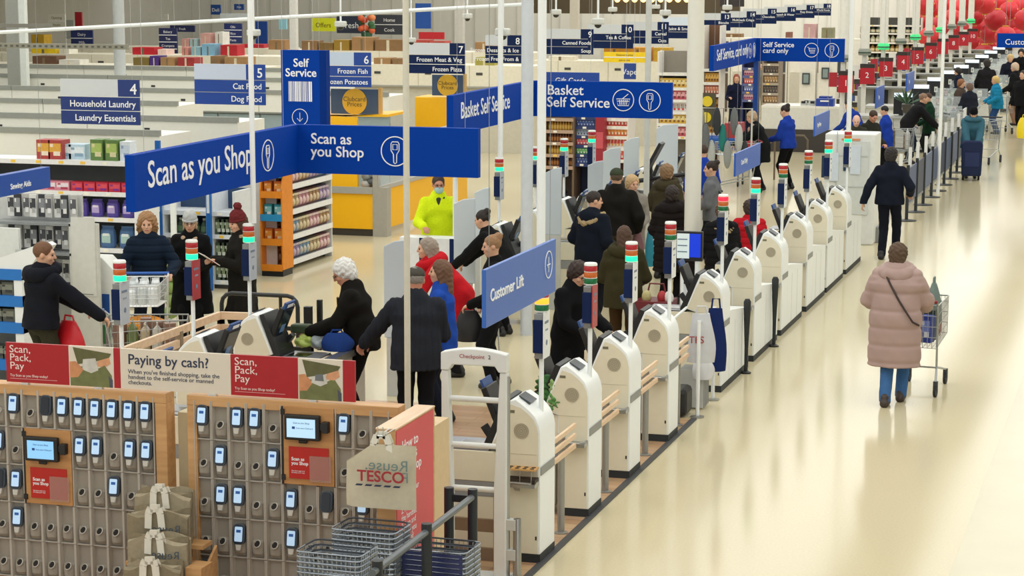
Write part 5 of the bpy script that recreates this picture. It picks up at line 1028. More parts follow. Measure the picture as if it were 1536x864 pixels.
fill('magazine', 'magazine', 'magazines', 'magazine bay', xa, xb, zz, Y, (('pink and red magazine', ('#c85a64', '#e8b0b0', '#7a3038')), ('yellow magazine', ('#d8b048', '#f0dca0', '#8a5a2a')), ('white magazine', ('#e0dcd4', '#a8a49c', '#c84a4a'))), 7)
xa, xb, zz = px_bay('battery_shelf_bay', 'shelf bay of amber goods right of the thick column', 'shelving', 1053, 1078, Y, (200, 180, 162, 142, 124, 104), col='#e4ded2', back='#6a4a34', edge='#efece4', over=.9)
fill('amber_pack', 'pack', 'amber packs', 'amber bay', xa, xb, zz, Y, (('amber pack', ('#b8862a', '#e0b458', '#6a3a1a')), ('rust pack', ('#a04a34', '#d88a6a', '#f0d8c0'))), 5)
for i, (px, py) in enumerate(((1061, 152), (1059, 176))): p = aty(px, py, Y - .05); b = MB(); b.disc((p.x, p.y, p.z), .11, 'y', .02, M('#e8d030', .4)); b.box((p.x, p.y + .03, p.z), (.34, .02, .34), M('#54503c', .5)); tag(b.build('smiley_notice'), ('yellow round notice on the amber shelf bay, upper one', 'yellow round notice on the amber shelf bay, lower one')[i], 'notice', 'yellow round notices')
Y = 56
xa, xb, zz = px_bay('cigarette_shelf_bay', 'tall bay of red and blue packs behind the card only gantry post', 'shelving', 1112, 1132, Y, (150, 138, 126, 114, 102), col='#3a4270', back='#2a2f5a', edge='#5a6090', over=.5)
fill('red_pack', 'pack', 'red packs', 'tall bay', xa, xb, zz, Y, (('pink pack', ('#c87a8a', '#e8c0c8', '#7a3a6a')), ('blue pack', ('#3a4a9a', '#8a98c8', '#d8dcf0')), ('red pack', ('#c83a34', '#e88a7a', '#f4e0d8'))), 5)
xa, xb, zz = px_bay('back_shelf_bay', 'brown shelf bay behind the standing man in grey', 'shelving', 1142, 1166, Y, (155, 140, 125, 110, 96), col='#8a7a68', back='#3a322c', edge='#a89a88', over=.4)
fill('brown_pack', 'pack', 'brown packs', 'brown bay', xa, xb, zz, Y, (('brown pack', ('#7a5a3a', '#b08a5a', '#d8c09a')), ('dark pack', ('#2f2a2a', '#5a5048', '#8a7a6a'))), 5)
for i, (px0, px1) in enumerate(((1200, 1222), (1228, 1252))):
    a, c = aty(px0, 90, 60), aty(px1, 160, 60); b = MB(); b.span((a.x, 60, 0), (c.x, 60.3, a.z), M('#eee9dd', .5)); t = tag(b.build('white_door_panel'), ('white panel with a grey framed notice, left of the pair under the card only sign', 'white panel with a grey framed notice, right of the pair under the card only sign')[i], 'panel'); q = MB(); p = aty((px0 + px1) / 2 - 2, 118 - 8 * i, 59.95); q.box((p.x, p.y, p.z), (.2, .02, .3), M('#3f474a', .5)); q.box((p.x, p.y - .012, p.z), (.13, .01, .22), M('#8a9a98', .5)); q.build('framed_notice', t)
# service desk
Y = 55.2; a, c = aty(1142, 158, Y), aty(1268, 200, Y); DZ = a.z
t = thing('service_desk', 'long white service desk behind the woman in staff blue', 'desk', (a.x, Y, 0)); w = c.x - a.x
b = MB(); b.span((0, 0, 0), (w, .05, DZ - .05), M('#d9d8d0', .5)); b.span((0, 0, DZ - .05), (w, 1.1, DZ), M('#eceae2', .4)); b.build('counter', t); b = MB(); b.span((0, -.02, 0), (w, 0, .55), M('#3a3531', .6)); b.build('kick_panel', t)
for i, (px, py, ww, hh, cc, lb) in enumerate(((1238, 158, .42, .18, '#1d3f9c', 'wide blue carton lying on the white service desk'), (1236, 143, .2, .22, '#1a3a90', 'small blue carton upright on the white service desk'), (1243, 132, .16, .2, '#22459a', 'blue and white helmet box behind the blue cartons on the desk'))):
    p = aty(px, py, Y + .2 + .3 * i); b = MB(); b.box((p.x, p.y, DZ + .001 + hh / 2), (ww, .3, hh), M(cc, .5)); b.box((p.x, p.y - .152, DZ + .001 + hh * .7), (ww * .5, .004, hh * .2), LETTER); tag(b.build('blue_carton'), lb, 'carton')
for i in range(7): p = aty(1206 + 4.5 * i, 150, Y + .3 + .25 * (i % 3)); b = MB(); b.box((p.x, p.y, DZ + .001 + (.1 + .03 * (i % 2)) / 2), (.14, .16, .1 + .03 * (i % 2)), M(('#b8bab4', '#dcdad2', '#5c5e5c')[i % 3], .5)); b.box((p.x, p.y - .08, DZ + .08), (.1, .01, .06), BLACK); tag(b.build('desk_phone_box', bevel=.01), f"small {('grey', 'white', 'dark')[i % 3]} boxed item on the white service desk, {NTH[i]} from the left", 'box', 'boxed items on the service desk')
b = MB(); p = aty(1140, 190, 48.5); q = aty(1218, 175, 48.5)
h0x, h1x = aty(1163, 190, 48).x, aty(1212, 190, 48).x
b = MB(); b.tube([(h0x, 48, 0), (h0x, 48, .86), (h0x + .08, 48, .95), (h1x - .08, 48, .95), (h1x, 48, .86), (h1x, 48, 0)], .02, M('#6a5a48', .4), 8); tag(b.build('hoop_barrier', smooth=40), 'brown tubular hoop barrier behind the woman in staff blue', 'barrier')
# wire stand of grey bags
t = thing('bag_display_stand', 'wire stand hung with grey and teal bags left of the bending shopper', 'stand', (aty(1085, 230, 44).x, 44, 0)); random.seed(4)
b = MB(); b.tube([(-.5, 0, 0), (-.5, 0, 1.75), (.55, 0, 1.75), (.55, 0, 0)], .02, LGREY); b.build('frame', t)
for i in range(9):
    b = MB(); x = -.45 + .11 * i; cc = ('#8f9494', '#6a6e70', '#b0b4b2', '#3a3d40', '#2f7a74')[i % 5]; b.ell((x, -.05 - .05 * (i % 2), 1.5 - .32 * (i % 3)), (.08, .06, .28), cloth(cc), 10, 8); b.tube([(x, -.03, 1.7 - .3 * (i % 3)), (x, 0, 1.75)], .008, DGREY, 5); b.build('hanging_bag', t, smooth=60)
# ------------------------------------------------------------------ staffed tills
TY = [54.6, 58.5, 62.4, 66.5, 70.3, 74.2, 78.1, 82.0, 85.9, 89.8]; TX = -7.5
TILLW = M('#d5d6d1', .45)
for i, y in enumerate(TY):
    nm = NTH[i]; on = i in (2, 4, 6, 9)
    t = thing('till_number_pole', f"white till pole with {'lit green' if on else 'grey'} collar and red number box, {nm} along the staffed tills", 'pole', (TX, y, 0), 0, 'till number poles')
    b = MB(); b.tube([(0, 0, 2.3), (0, 0, 6.6)], .115, M('#e6e5dd', .4), 14); b.tube([(0, 0, 0), (0, 0, 2.3)], .06, M('#dcdcd6', .4), 12); b.build('shaft', t, smooth=40)
    b = MB(); b.lathe([(.15, 0), (.16, .03), (.16, .13), (.13, .17)], (0, 0, 2.22), M('#35c878', .3, emit=.5) if on else M('#8f938a', .4), 16); b.lathe([(.165, .055), (.165, .085)], (0, 0, 2.22), M('#2d4a3a', .5), 16); b.build('collar', t, smooth=40)
    b = MB(); b.box((.1, -.12, 1.75), (.36, .08, .5), M('#b5182a', .4)); b.box((.1, -.12, 1.96), (.37, .09, .1), M('#2a2420', .5)); rb = b.build('number_box', t); text(rb, str(i + 1), .2, (.1, -.163, 1.66), FRONT, LETTER, 'CENTER', ext=.002)
    b = MB(); b.box((-.22, -.1, 1.8), (.2, .03, .34), M(('#a8202e', '#e4e2dc')[i % 2], .4)); b.build('side_card', t)
    t = thing('till_counter', f"staffed till counter with a conveyor belt, {nm} along the row", 'till', (-5.9, y + 1.85, 0), 0, 'staffed till counters')
    b = MB(); b.span((-1.7, -.45, .1), (1.1, .45, .8), TILLW); b.span((-1.75, -.5, .8), (1.15, .5, .86), M('#b4b6b2', .4)); b.build('cabinet', t); b = MB(); b.span((-.2, -.3, .86), (1.1, .3, .872), M('#33363a', .6)); b.build('conveyor', t)
    b = MB(); b.span((-1.6, -.4, 0), (1.0, .4, .1), DGREY); b.build('plinth', t); b = MB(); b.box((1.12, 0, .95), (.03, .9, .2), M('#c4c8c8', .3)); b.box((.4, -.48, 1.0), (1.4, .02, .28), GLASS); b.build('side_guard', t)
    t = thing('till_screen', f"black till screen cabinet with a bright lit top strip, {nm} along the staffed tills", 'screen', (-6.25, y + 1.8, .8605), 0, 'lit till screens')
    b = MB(); b.box((0, 0, .28), (.46, .16, .5), M('#15191f', .4)); b.box((0, .05, .02), (.2, .2, .04), BLACK); b.build('cabinet', t); b = MB(); b.box((0, -.085, .5), (.44, .02, .1), M('#dbe9f4', .3, emit=.9)); b.build('lit_strip', t); b = MB(); b.box((.02, -.085, .22), (.09, .012, .15), M('#dcdcd4', .5)); b.box((.02, -.093, .22), (.04, .006, .07), M('#6a6a64', .5)); b.build('number_card', t)
# plant on a till and shelves at the far end
p = aty(1362, 108, 56); t = thing('potted_plant', 'leafy potted plant beside the small blue till sign', 'plant', (p.x, 56, .95)); b = MB(); b.lathe([(.09, 0), (.13, .2)], (0, 0, 0), M('#4a4640', .6)); b.build('pot', t); b = MB(); random.seed(2)
for i in range(16): a_ = random.uniform(0, 6.28); e = random.uniform(.3, 1.2); d = Vector((math.cos(a_) * math.cos(e), math.sin(a_) * math.cos(e), math.sin(e))); s_ = d.cross(Vector((0, 0, 1))).normalized() * .04; o_ = Vector((0, 0, .2)); b.add([o_, o_ + d * .25 + s_, o_ + d * .45, o_ + d * .25 - s_, o_ + d * .25 + Vector((0, 0, .03))], [(0, 1, 4), (1, 2, 4), (2, 3, 4), (3, 0, 4)], M('#3f5f44', .6))
b.build('leaves', t)
Y = 93; xa, xb, zz = px_bay('wine_shelf_bay', 'far white shelf bay of bottles behind the till poles', 'shelving', 1285, 1376, Y, (92, 78, 64, 50, 38), col='#e0ddd2', back='#3a3a34', edge='#efece4', over=.3)
fill('bottle', 'bottle', 'bottles', 'far bottle bay', xa, xb, zz, Y, (('dark green bottle', ('#2a3a2a', '#c9c4a8', '#1a1a1a')), ('amber bottle', ('#8a6a2a', '#d8c898', '#5a3a1a')), ('pale bottle', ('#a8a88a', '#d8d4c0', '#6a6a4a'))), 12, 'bottle', .3)
# red lanterns
random.seed(11)
LN = [(1388, 8), (1386, 32), (1396, 56), (1404, 14), (1408, 40), (1424, 6), (1428, 28), (1440, 46), (1444, 12), (1458, 2), (1462, 24), (1478, 6), (1470, 42), (1494, 30), (1502, 2), (1514, 16), (1521, 38), (1532, 8), (1538, 30), (1486, 50), (1508, 54), (1482, 68), (1476, 82), (1490, 84), (1528, 54), (1466, 62)]
for i, (px, py) in enumerate(LN):
    Y = 90.5 + (i * 5 % 9) * 1.08; p = aty(px, py, Y); s = random.uniform(.4, .48)
    t = thing('red_lantern', 'round red lantern with gold trim in the cluster hung over the far tills', 'lantern', tuple(p), 0, 'red lanterns')
    b = MB(); b.ell((0, 0, 0), (s, s, s * .92), M(('#c8202c', '#b51a28', '#d83038')[i % 3], .45, noise=.15, scale=4), 18, 12); b.build('globe', t, smooth=60)
    b = MB(); b.lathe([(s * .3, s * .86), (s * .3, s * .98)], (0, 0, 0), M('#d8a83a', .4)); b.lathe([(s * .25, -s * .98), (s * .25, -s * .86)], (0, 0, 0), M('#d8a83a', .4))
    for k in range(5): b.ell((s * .9 * math.sin(.5 * k - 1), -s * .86 * math.cos(.5 * k - 1), s * (.15 - .1 * (k % 2))), (s * .12, s * .1, s * .12), M('#e0a848', .5), 8, 6)
    b.build('gold_trim', t, smooth=60); b = MB(); b.tube([(0, 0, s * .95), (0, 0, max(s + .1, 6.6 - p.z))], .01, GREY, 4); b.build('hanging_cord', t)
# ------------------------------------------------------------------ queue barriers along the main aisle
QY = [41.0, 42.5, 43.8, 45.3, 46.6, 47.9, 49.3, 50.8, 52.3, 53.8]
for i, y in enumerate(QY):
    t = thing('queue_post', f"black queue post with a white edge strip, {NTH[i]} from the front along the main aisle", 'post', (-4.42, y, 0), 0, 'queue posts along the main aisle')
    b = MB(); b.tube([(0, 0, .02), (0, 0, 1.0)], .03, M('#22282c', .45), 10); b.build('post', t, smooth=40); b = MB(); b.lathe([(.18, 0), (.18, .012), (.05, .03)], (0, 0, 0), M('#22272b', .5)); b.build('foot', t)
    b = MB(); b.box((-.13, -.02, .7), (.06, .02, 1.0), M('#e2e4e2', .4)); b.build('edge_strip', t)
    if i < 9:
        b = MB(); b.span((-.02, .06, .3), (0, QY[i + 1] - y - .05, .92), M(('#4a5a80', '#39435c', '#5a6a8a')[i % 3], .5)); b.box((-.01, .6, .27), (.03, 1.2, .04), GREY); b.build('banner_panel', t)

# end-of-till displays, wall behind the service desk and till booths
for i, y in enumerate(TY):
    if i < 2: continue
    t = thing('till_end_display', f"tall narrow till end display of colourful packs, {NTH[i]} along the staffed tills", 'display', (-8.75, y - .6, 0), 0, 'till end displays')
    b = MB(); b.span((-.35, 0, 0), (.35, .45, 1.5), M('#4a4744', .5)); b.build('body', t)
    for k in range(4):
        b = MB(); b.span((-.33, -.1, .25 + .33 * k), (.33, 0, .28 + .33 * k), M('#d8d6d0', .4)); s = b.build('shelf', t); q = MB()
        for j in range(5): q.box((-.26 + .13 * j, -.05, .36 + .33 * k), (.11, .08, .15), M(('#a83a3a', '#d8c8a8', '#3a5a9a', '#c8a03a', '#d8d4d0', '#7a3a6a')[(i + j * 2 + k) % 6], .5))
        q.build('packs', s); 
    t = thing('till_booth', f"pale grey till booth with a dark back rest, {NTH[i]} along the staffed tills", 'booth', (-7.3, y + .8, 0), 0, 'till booths'); b = MB(); b.span((-.9, 0, 0), (.5, .12, 1.15), M('#cfcfca', .5)); b.span((-.9, -.5, 0), (-.8, 0, 1.15), M('#bfc1bd', .5)); b.build('walls', t); b = MB(); b.span((-.9, -.51, 1.15), (.52, .13, 1.19), M('#8f9290', .5)); b.build('coping', t); b = MB(); b.box((-.3, -.35, .5), (.4, .4, .08), BLACK); b.box((-.3, -.16, .85), (.38, .06, .5), BLACK); b.tube([(-.3, -.35, 0), (-.3, -.35, .46)], .04, DGREY); b.build('seat', t)
Y = 68; a, c = aty(1040, 60, Y), aty(1300, 60, Y); n = 9
for i in range(n):
    x0 = a.x + (c.x - a.x) * i / n; x1 = a.x + (c.x - a.x) * (i + 1) / n
    t = thing('wall_cabinet', f"tall cream wall cabinet behind the service desk, {NTH[i]} from the left", 'cabinet', (x0, Y, 0), 0, 'cream cabinets behind the service desk'); b = MB(); b.span((0, 0, 0), (x1 - x0 - .02, .6, 2.3), M('#e9e4d6', .5)); b.build('carcass', t); b = MB()
    b.span((.06, -.03, .1), (x1 - x0 - .08, 0, 1.25), M(('#d9d2c0', '#5a4c40', '#cfc8b8')[i % 3], .5)); b.span((.06, -.03, 1.3), (x1 - x0 - .08, 0, 2.2), M(('#efeade', '#8a7a66', '#3f4248')[(i + 1) % 3], .5)); b.build('door', t)

random.seed(21)
for i, y in enumerate(TY[:6]):
    for k in range(5):
        st, cc, nm = (('box', ('#3a4a6a', '#8a9ab8', '#d8dce4'), 'slate box'), ('bag', ('#c8c0ac', '#e4e0d4', '#8a7a5a'), 'pale bag'), ('box', ('#7a2f34', '#b8787a', '#e0c8c8'), 'maroon box'), ('bag', ('#4a5a3a', '#8a9a6a', '#c8d0b0'), 'green bag'), ('bottle', ('#2a2f34', '#8a8f94', '#c83a3a'), 'dark bottle'))[(k + i) % 5]
        o = link('belt_item', P_(.14, .14, .2, cc, st), None, (-5.9 - .1 + .24 * k, y + 1.85 + random.uniform(-.18, .18), .8725), random.uniform(-.5, .5)); tag(o, f"{nm} on the {NTH[i]} staffed till belt, {NTH[k]} from its left end", 'grocery', 'goods on the staffed till belts')
# ------------------------------------------------------------------ figures: smooth distance-field bodies
V3 = lambda *a: np.array(a, float)
class SDF:
    def __init__(s): s.p = []
    def cap(s, a, b, r0, r1=None, A=None, k=.02, sub=False): s.p.append(('c', np.array(a, float), np.array(b, float), r0, r0 if r1 is None else r1, A, k, sub)); return s
    def ell(s, c, r, B=None, k=.02, sub=False):
        B = np.eye(3) if B is None else B; rm = min(r); s.p.append(('c', np.array(c, float), np.array(c, float), rm, rm, np.diag([rm / q for q in r]) @ B, k, sub)); return s
    def mesh(s, name, vox, mats, clip=None, disp=None, noise=0, nscale=18, smooth=1):
        lo = np.min([np.minimum(p[1], p[2]) - max(p[3], p[4]) * 1.9 for p in s.p if not p[7]], 0) - 3 * vox; hi = np.max([np.maximum(p[1], p[2]) + max(p[3], p[4]) * 1.9 for p in s.p if not p[7]], 0) + 3 * vox
        n = np.ceil((hi - lo) / vox).astype(int) + 1; D = np.full(n, 1.0, np.float32); ax = [lo[i] + vox * np.arange(n[i]) for i in range(3)]
        for _, a, b, r0, r1, A, k, sub in s.p:
            big = 1.0 if A is None else 1 / min(1, np.linalg.svd(A)[1].min()); m = max(r0, r1) * big + k + 2 * vox
            i0 = np.clip(((np.minimum(a, b) - m - lo) / vox).astype(int), 0, n - 1); i1 = np.clip(((np.maximum(a, b) + m - lo) / vox).astype(int) + 2, 1, n)
            if np.any(i1 <= i0): continue
            X, Y, Z = np.meshgrid(*[ax[q][i0[q]:i1[q]] for q in range(3)], indexing='ij'); P = np.stack([X, Y, Z], -1) - a; d = b - a
            if A is not None: P = P @ A.T; d = A @ d
            dd = d @ d
            if dd > 1e-12:
                t = np.clip((P @ d) / dd, 0, 1); q = np.linalg.norm(P - t[..., None] * d, axis=-1) - (r0 + t * (r1 - r0))
            else: q = np.linalg.norm(P, axis=-1) - r0
            sl = tuple(slice(i0[w], i1[w]) for w in range(3)); E = D[sl]
            if sub: q = -q; h = np.maximum(k - np.abs(E - q), 0) / k; D[sl] = np.maximum(E, q) + h * h * k / 4
            else: h = np.maximum(k - np.abs(E - q), 0) / k; D[sl] = np.minimum(E, q) - h * h * k / 4
        if clip:
            X, Y, Z = np.meshgrid(*ax, indexing='ij')
            for (nx, ny, nz, c) in clip: D = np.maximum(D, nx * X + ny * Y + nz * Z - c)
        D[0] = D[-1] = 1; D[:, 0] = D[:, -1] = 1; D[:, :, 0] = D[:, :, -1] = 1
        return surface_nets(name, D, lo, vox, mats, disp, noise, nscale, smooth)
def surface_nets(name, D, lo, vox, mats, disp, noise, nscale, smooth):
    S = D < 0; n = np.array(D.shape)
    c = np.zeros(n - 1, int)
    for i in (0, 1):
        for j in (0, 1):
            for k in (0, 1): c += S[i:n[0] - 1 + i, j:n[1] - 1 + j, k:n[2] - 1 + k]
    act = (c > 0) & (c < 8); ids = -np.ones(n - 1, int); I = np.argwhere(act); ids[act] = np.arange(len(I))
    acc = np.zeros((len(I), 3)); cnt = np.zeros(len(I))
    cor = [(i, j, k) for i in (0, 1) for j in (0, 1) for k in (0, 1)]
    val = {q: D[I[:, 0] + q[0], I[:, 1] + q[1], I[:, 2] + q[2]] for q in cor}
    for a in cor:
        for x in range(3):
            if a[x] == 0:
                b = list(a); b[x] = 1; b = tuple(b); va, vb = val[a], val[b]; m = (va < 0) != (vb < 0); t = np.where(m, va / np.where(va == vb, 1, va - vb), 0)
                p = np.tile(np.array(a, float), (len(I), 1)); p[:, x] = t; acc[m] += p[m]; cnt[m] += 1
    V = lo + vox * (I + acc / np.maximum(cnt, 1)[:, None]); F_ = []
    for x in range(3):
        y, z = (x + 1) % 3, (x + 2) % 3; s0 = [slice(0, None)] * 3; s1 = list(s0); s0[x] = slice(0, n[x] - 1); s1[x] = slice(1, n[x])
        m = S[tuple(s0)] != S[tuple(s1)]; E = np.argwhere(m); E = E[(E[:, y] > 0) & (E[:, z] > 0) & (E[:, y] < n[y] - 1) & (E[:, z] < n[z] - 1)]
        ins = S[E[:, 0], E[:, 1], E[:, 2]]; q = []
        for dy, dz in ((1, 1), (0, 1), (0, 0), (1, 0)): G = E.copy(); G[:, y] -= dy; G[:, z] -= dz; q.append(ids[G[:, 0], G[:, 1], G[:, 2]])
        Q = np.stack(q, 1); Q[~ins] = Q[~ins][:, ::-1]; F_.append(Q)
    F_ = np.concatenate(F_); F_ = F_[(F_ >= 0).all(1)]
    for _ in range(smooth):
        A = np.zeros_like(V); C = np.zeros(len(V))
        for i in range(4):
            for o in (1, 3): np.add.at(A, F_[:, i], V[F_[:, (i + o) % 4]]); np.add.at(C, F_[:, i], 1)
        V = V * .5 + .5 * A / np.maximum(C, 1)[:, None]
    if disp is not None or noise:
        d1 = V[F_[:, 2]] - V[F_[:, 0]]; d2 = V[F_[:, 3]] - V[F_[:, 1]]; fn = np.cross(d1, d2); N = np.zeros_like(V)
        for i in range(4): np.add.at(N, F_[:, i], fn)
        N /= np.maximum(np.linalg.norm(N, axis=1), 1e-9)[:, None]; o = np.zeros(len(V))
        if disp is not None: o += disp(V)
        if noise: P = V * nscale; o += noise * (np.sin(P[:, 0] + 1.7 * np.sin(P[:, 2] * .8)) * np.sin(P[:, 1] * 1.1 + P[:, 2] * .6) + .6 * np.sin(P[:, 2] * 1.7 + P[:, 0] * 1.3 + 2 * np.sin(P[:, 1])))
        V = V + N * o[:, None]
    me = bpy.data.meshes.new(name); me.vertices.add(len(V)); me.vertices.foreach_set('co', V.ravel()); me.loops.add(len(F_) * 4); me.polygons.add(len(F_))
    me.loops.foreach_set('vertex_index', F_.ravel().astype(np.int32)); me.polygons.foreach_set('loop_start', np.arange(0, len(F_) * 4, 4, dtype=np.int32)); me.polygons.foreach_set('use_smooth', np.ones(len(F_), bool))
    for m in mats: me.materials.append(m)
    me.update(calc_edges=True); me.validate(); return me
def rotx(a): c, s = math.cos(a), math.sin(a); return np.array([[1, 0, 0], [0, c, -s], [0, s, c]])
def rotz_(a): c, s = math.cos(a), math.sin(a); return np.array([[c, -s, 0], [s, c, 0], [0, 0, 1]])
def shade(c):
    v = [int(c[i:i + 2], 16) for i in (1, 3, 5)]; return c if max(v) > 110 else '#' + ''.join('%02x' % int(q * .72) for q in v)
def unit(v): return v / max(np.linalg.norm(v), 1e-9)
def ik(a, b, l1, l2, pole):
    d = b - a; L = np.linalg.norm(d); L = min(L, (l1 + l2) * .999); u = unit(d); x = (l1 * l1 - l2 * l2 + L * L) / (2 * L); h = math.sqrt(max(l1 * l1 - x * x, 0)); p = pole - u * (pole @ u); return a + u * x + unit(p) * h, a + u * L
SKIN = M('#d9a98c', .55, noise=.05); SKIN2 = M('#c98f76', .55, noise=.05); EYEM = M('#22201e', .3); LIP = M('#a8605a', .5)
def person(label, x, y, yaw, h=1.68, lean=0, head=(0, 0), lh=(-.24, .06, .82), rh=(.24, .06, .82), lf=(-.1, 0, 0), rf=(.1, 0, 0), top='#222', hem=.86, infl=.028, quilt=0, coll=.0, hood=None, legs='#222', shoes='#1c1a1a', hair=('short', '#4a3524'), hat=None, skin=SKIN, specs=False, mask=None, curl=.9, vox=.011, wide=1.0, skirt=0, sleeve=1.0, group=None, flare=.0, z0=0.0):
    """local axes: +Y is where the person faces, +X the right-hand side"""
    s = h / 1.7; t = thing('person', label, 'person', (x, y, z0), R(yaw), group); th = R(lean)
    S = lambda *a: np.array(a, float) * s
    pel = S(0, 0, .93); lf = S(*lf); rf = S(*rf); dn = np.array([0, math.sin(th), math.cos(th)]); rt = np.array([1.0, 0, 0]); fw = np.array([0, math.cos(th), -math.sin(th)])
    pel = pel + np.array([(lf[0] + rf[0]) * .25, (lf[1] + rf[1]) * .35 - .10 * math.sin(th) * s, 0])
    def sp(q, l=0, f=0): return pel + dn * q * s + rt * l * s * wide + fw * f * s
    nb = sp(.5, 0, -.01); hy, hp = R(head[0]), R(head[1]); Bh = rotz_(hy) @ rotx(-hp - th * .35); up = Bh @ V3(0, 0, 1); ff = Bh @ V3(0, 1, 0); rr = Bh @ V3(1, 0, 0); HB = Bh.T
    hc = nb + (dn * .5 + up * .5) * .085 * s + up * .085 * s + ff * .015 * s
    H = lambda a, b, c: hc + (rr * a + ff * b + up * c) * s
    # legs
    hipL, hipR = pel + S(-.09, 0, -.03), pel + S(.09, 0, -.03); aL, aR = lf + S(0, -.03, .09), rf + S(0, -.03, .09)
    kL, aL = ik(hipL, aL, .44 * s, .42 * s, V3(0, 1, .0)); kR, aR = ik(hipR, aR, .44 * s, .42 * s, V3(0, 1, 0))
    shL, shR = sp(.425, -.168), sp(.425, .168); tl, tr = S(*lh), S(*rh)
    eL, wL = ik(shL, tl, .29 * s, .27 * s, V3(-.5, -.7, -.5)); eR, wR = ik(shR, tr, .29 * s, .27 * s, V3(.5, -.7, -.5))
    b = SDF(); Ax = np.diag([1 / 1.5, 1, 1])
    b.cap(pel, sp(.15), .095 * s, .085 * s, Ax, .04); b.cap(sp(.15), sp(.36), .085 * s, .1 * s, Ax, .04); b.cap(sp(.36), sp(.42), .1 * s, .07 * s, np.diag([1 / 1.7, 1, 1]), .04)
    b.cap(sp(.46), hc - up * .03 * s - ff * .02 * s, .055 * s, .05 * s, None, .03)
    for a, k_, c in ((hipL, kL, aL), (hipR, kR, aR)): b.cap(a, k_, .08 * s, .055 * s, None, .03); b.cap(k_, c, .054 * s, .036 * s, None, .02)
    for a, e, w_ in ((shL, eL, wL), (shR, eR, wR)): b.cap(a, e, .05 * s, .04 * s, None, .03); b.cap(e, w_, .04 * s, .026 * s, None, .02)
    # head: skull, face, jaw, nose, ears, brow, sockets
    b.ell(H(0, -.012, .022), (.074 * s, .093 * s, .088 * s), HB, .03); b.ell(H(0, .03, -.05), (.054 * s, .06 * s, .066 * s), HB, .04); b.ell(H(0, .062, -.095), (.026 * s, .022 * s, .022 * s), HB, .03)
    b.cap(H(-.03, .078, .018), H(.03, .078, .018), .012 * s, None, None, .02)
    for q in (-1, 1): b.ell(H(.03 * q, .09, -.004), (.016 * s, .014 * s, .012 * s), HB, .012, True); b.ell(H(.04 * q, .062, -.035), (.024 * s, .02 * s, .02 * s), HB, .02); b.ell(H(.076 * q, -.008, -.012), (.012 * s, .022 * s, .032 * s), HB, .008)
    b.cap(H(0, .085, .012), H(0, .108, -.032), .009 * s, .014 * s, None, .012); b.cap(H(-.016, .088, -.066), H(.016, .088, -.066), .008 * s, None, None, .012)
    # hands
    for e, w_, q in ((eL, wL, -1), (eR, wR, 1)):
        d = unit(w_ - e); n_ = V3(0, 0, -1) if abs(d[2]) < .8 else V3(-q * .8, .35, 0); n_ = unit(n_ - d * (n_ @ d)); l = np.cross(d, n_) * (1 if (np.cross(d, n_)[0] * q) > 0 else -1)
        l = -l if abs(d[2]) < .8 else np.cross(n_, d) * 1.0
        if abs(d[2]) >= .8: l = V3(0, 1, 0) - d * d[1]; l = unit(l)
        else: l = V3(-q, 0, 0) - d * (-q * d[0]); l = unit(l)
        rad = .0105 * s
        for i, (o, ln) in enumerate(((.03, .068), (.01, .078), (-.011, .072), (-.03, .058))):
            k0 = w_ + d * .085 * s + l * o * s; b.cap(w_ + d * .01 * s + l * o * .6 * s, k0, .0145 * s, .0125 * s, None, .016)
            d1 = unit(d * math.cos(curl * .6) + n_ * math.sin(curl * .6)); d2 = unit(d * math.cos(curl * 1.5) + n_ * math.sin(curl * 1.5)); m_ = k0 + d1 * ln * .5 * s
            b.cap(k0, m_, rad, rad * .95, None, .004); b.cap(m_, m_ + d2 * ln * .5 * s, rad * .95, rad * .8, None, .003)
        k0 = w_ + d * .025 * s + l * .026 * s; k1 = k0 + (d * .6 + l * .65 + n_ * .35) * .042 * s; b.cap(k0, k1, .013 * s, .0115 * s, None, .01); b.cap(k1, k1 + (d * .9 + l * .1 + n_ * .4) * .032 * s, .0115 * s, .0095 * s, None, .004)
    link('body', b.mesh('body', vox * .9, [skin]), t)
    e_ = MB(); 
    for q in (-1, 1): c = H(.03 * q, .083, -.004); e_.ell(tuple(c), (.011 * s, .009 * s, .008 * s), EYEM, 8, 6)
    e_.build('eyes', t, smooth=60); m_ = SDF(); m_.cap(H(-.02, .0925, -.068), H(.02, .0925, -.068), .0065 * s, None, None, .004); link('mouth', m_.mesh('mouth', .004, [LIP]), t)
    # trousers and shoes
    g = SDF(); lc = cloth(shade(legs))
    if not skirt:
        g.cap(pel + S(0, 0, .05), pel - S(0, 0, .04), .105 * s, .1 * s, np.diag([1 / 1.45, 1, 1]), .04)
        for a, k_, c in ((hipL, kL, aL), (hipR, kR, aR)): g.cap(a, k_, .095 * s, .072 * s, None, .02); g.cap(k_, c - S(0, 0, .03), .072 * s, .062 * s, None, .02)
        link('trousers', g.mesh('trousers', vox, [lc], [(0, 0, -1, -.05 * s)], None, .003, 22), t)
    for a in (aL, aR):
        f_ = SDF(); base = a - S(0, 0, .05); f_.cap(base + S(0, -.045, 0), base + S(0, .13, -.01), .045 * s, .04 * s, None, .03); f_.cap(base + S(0, -.03, 0), base + S(0, -.02, .06), .045 * s, .045 * s, None, .02)
        zmin = (a[2] - .09 * s) if a[2] > .12 * s else .0
        link('shoe', f_.mesh('shoe', vox, [M(shoes, .5)], [(0, 0, -1, -max(zmin, .002))]), t)
    # top
    j = SDF(); I = infl; mt = cloth(shade(top)) if isinstance(top, str) else top
    w0 = np.diag([1 / (1.5 - I * 2.5), 1, 1])
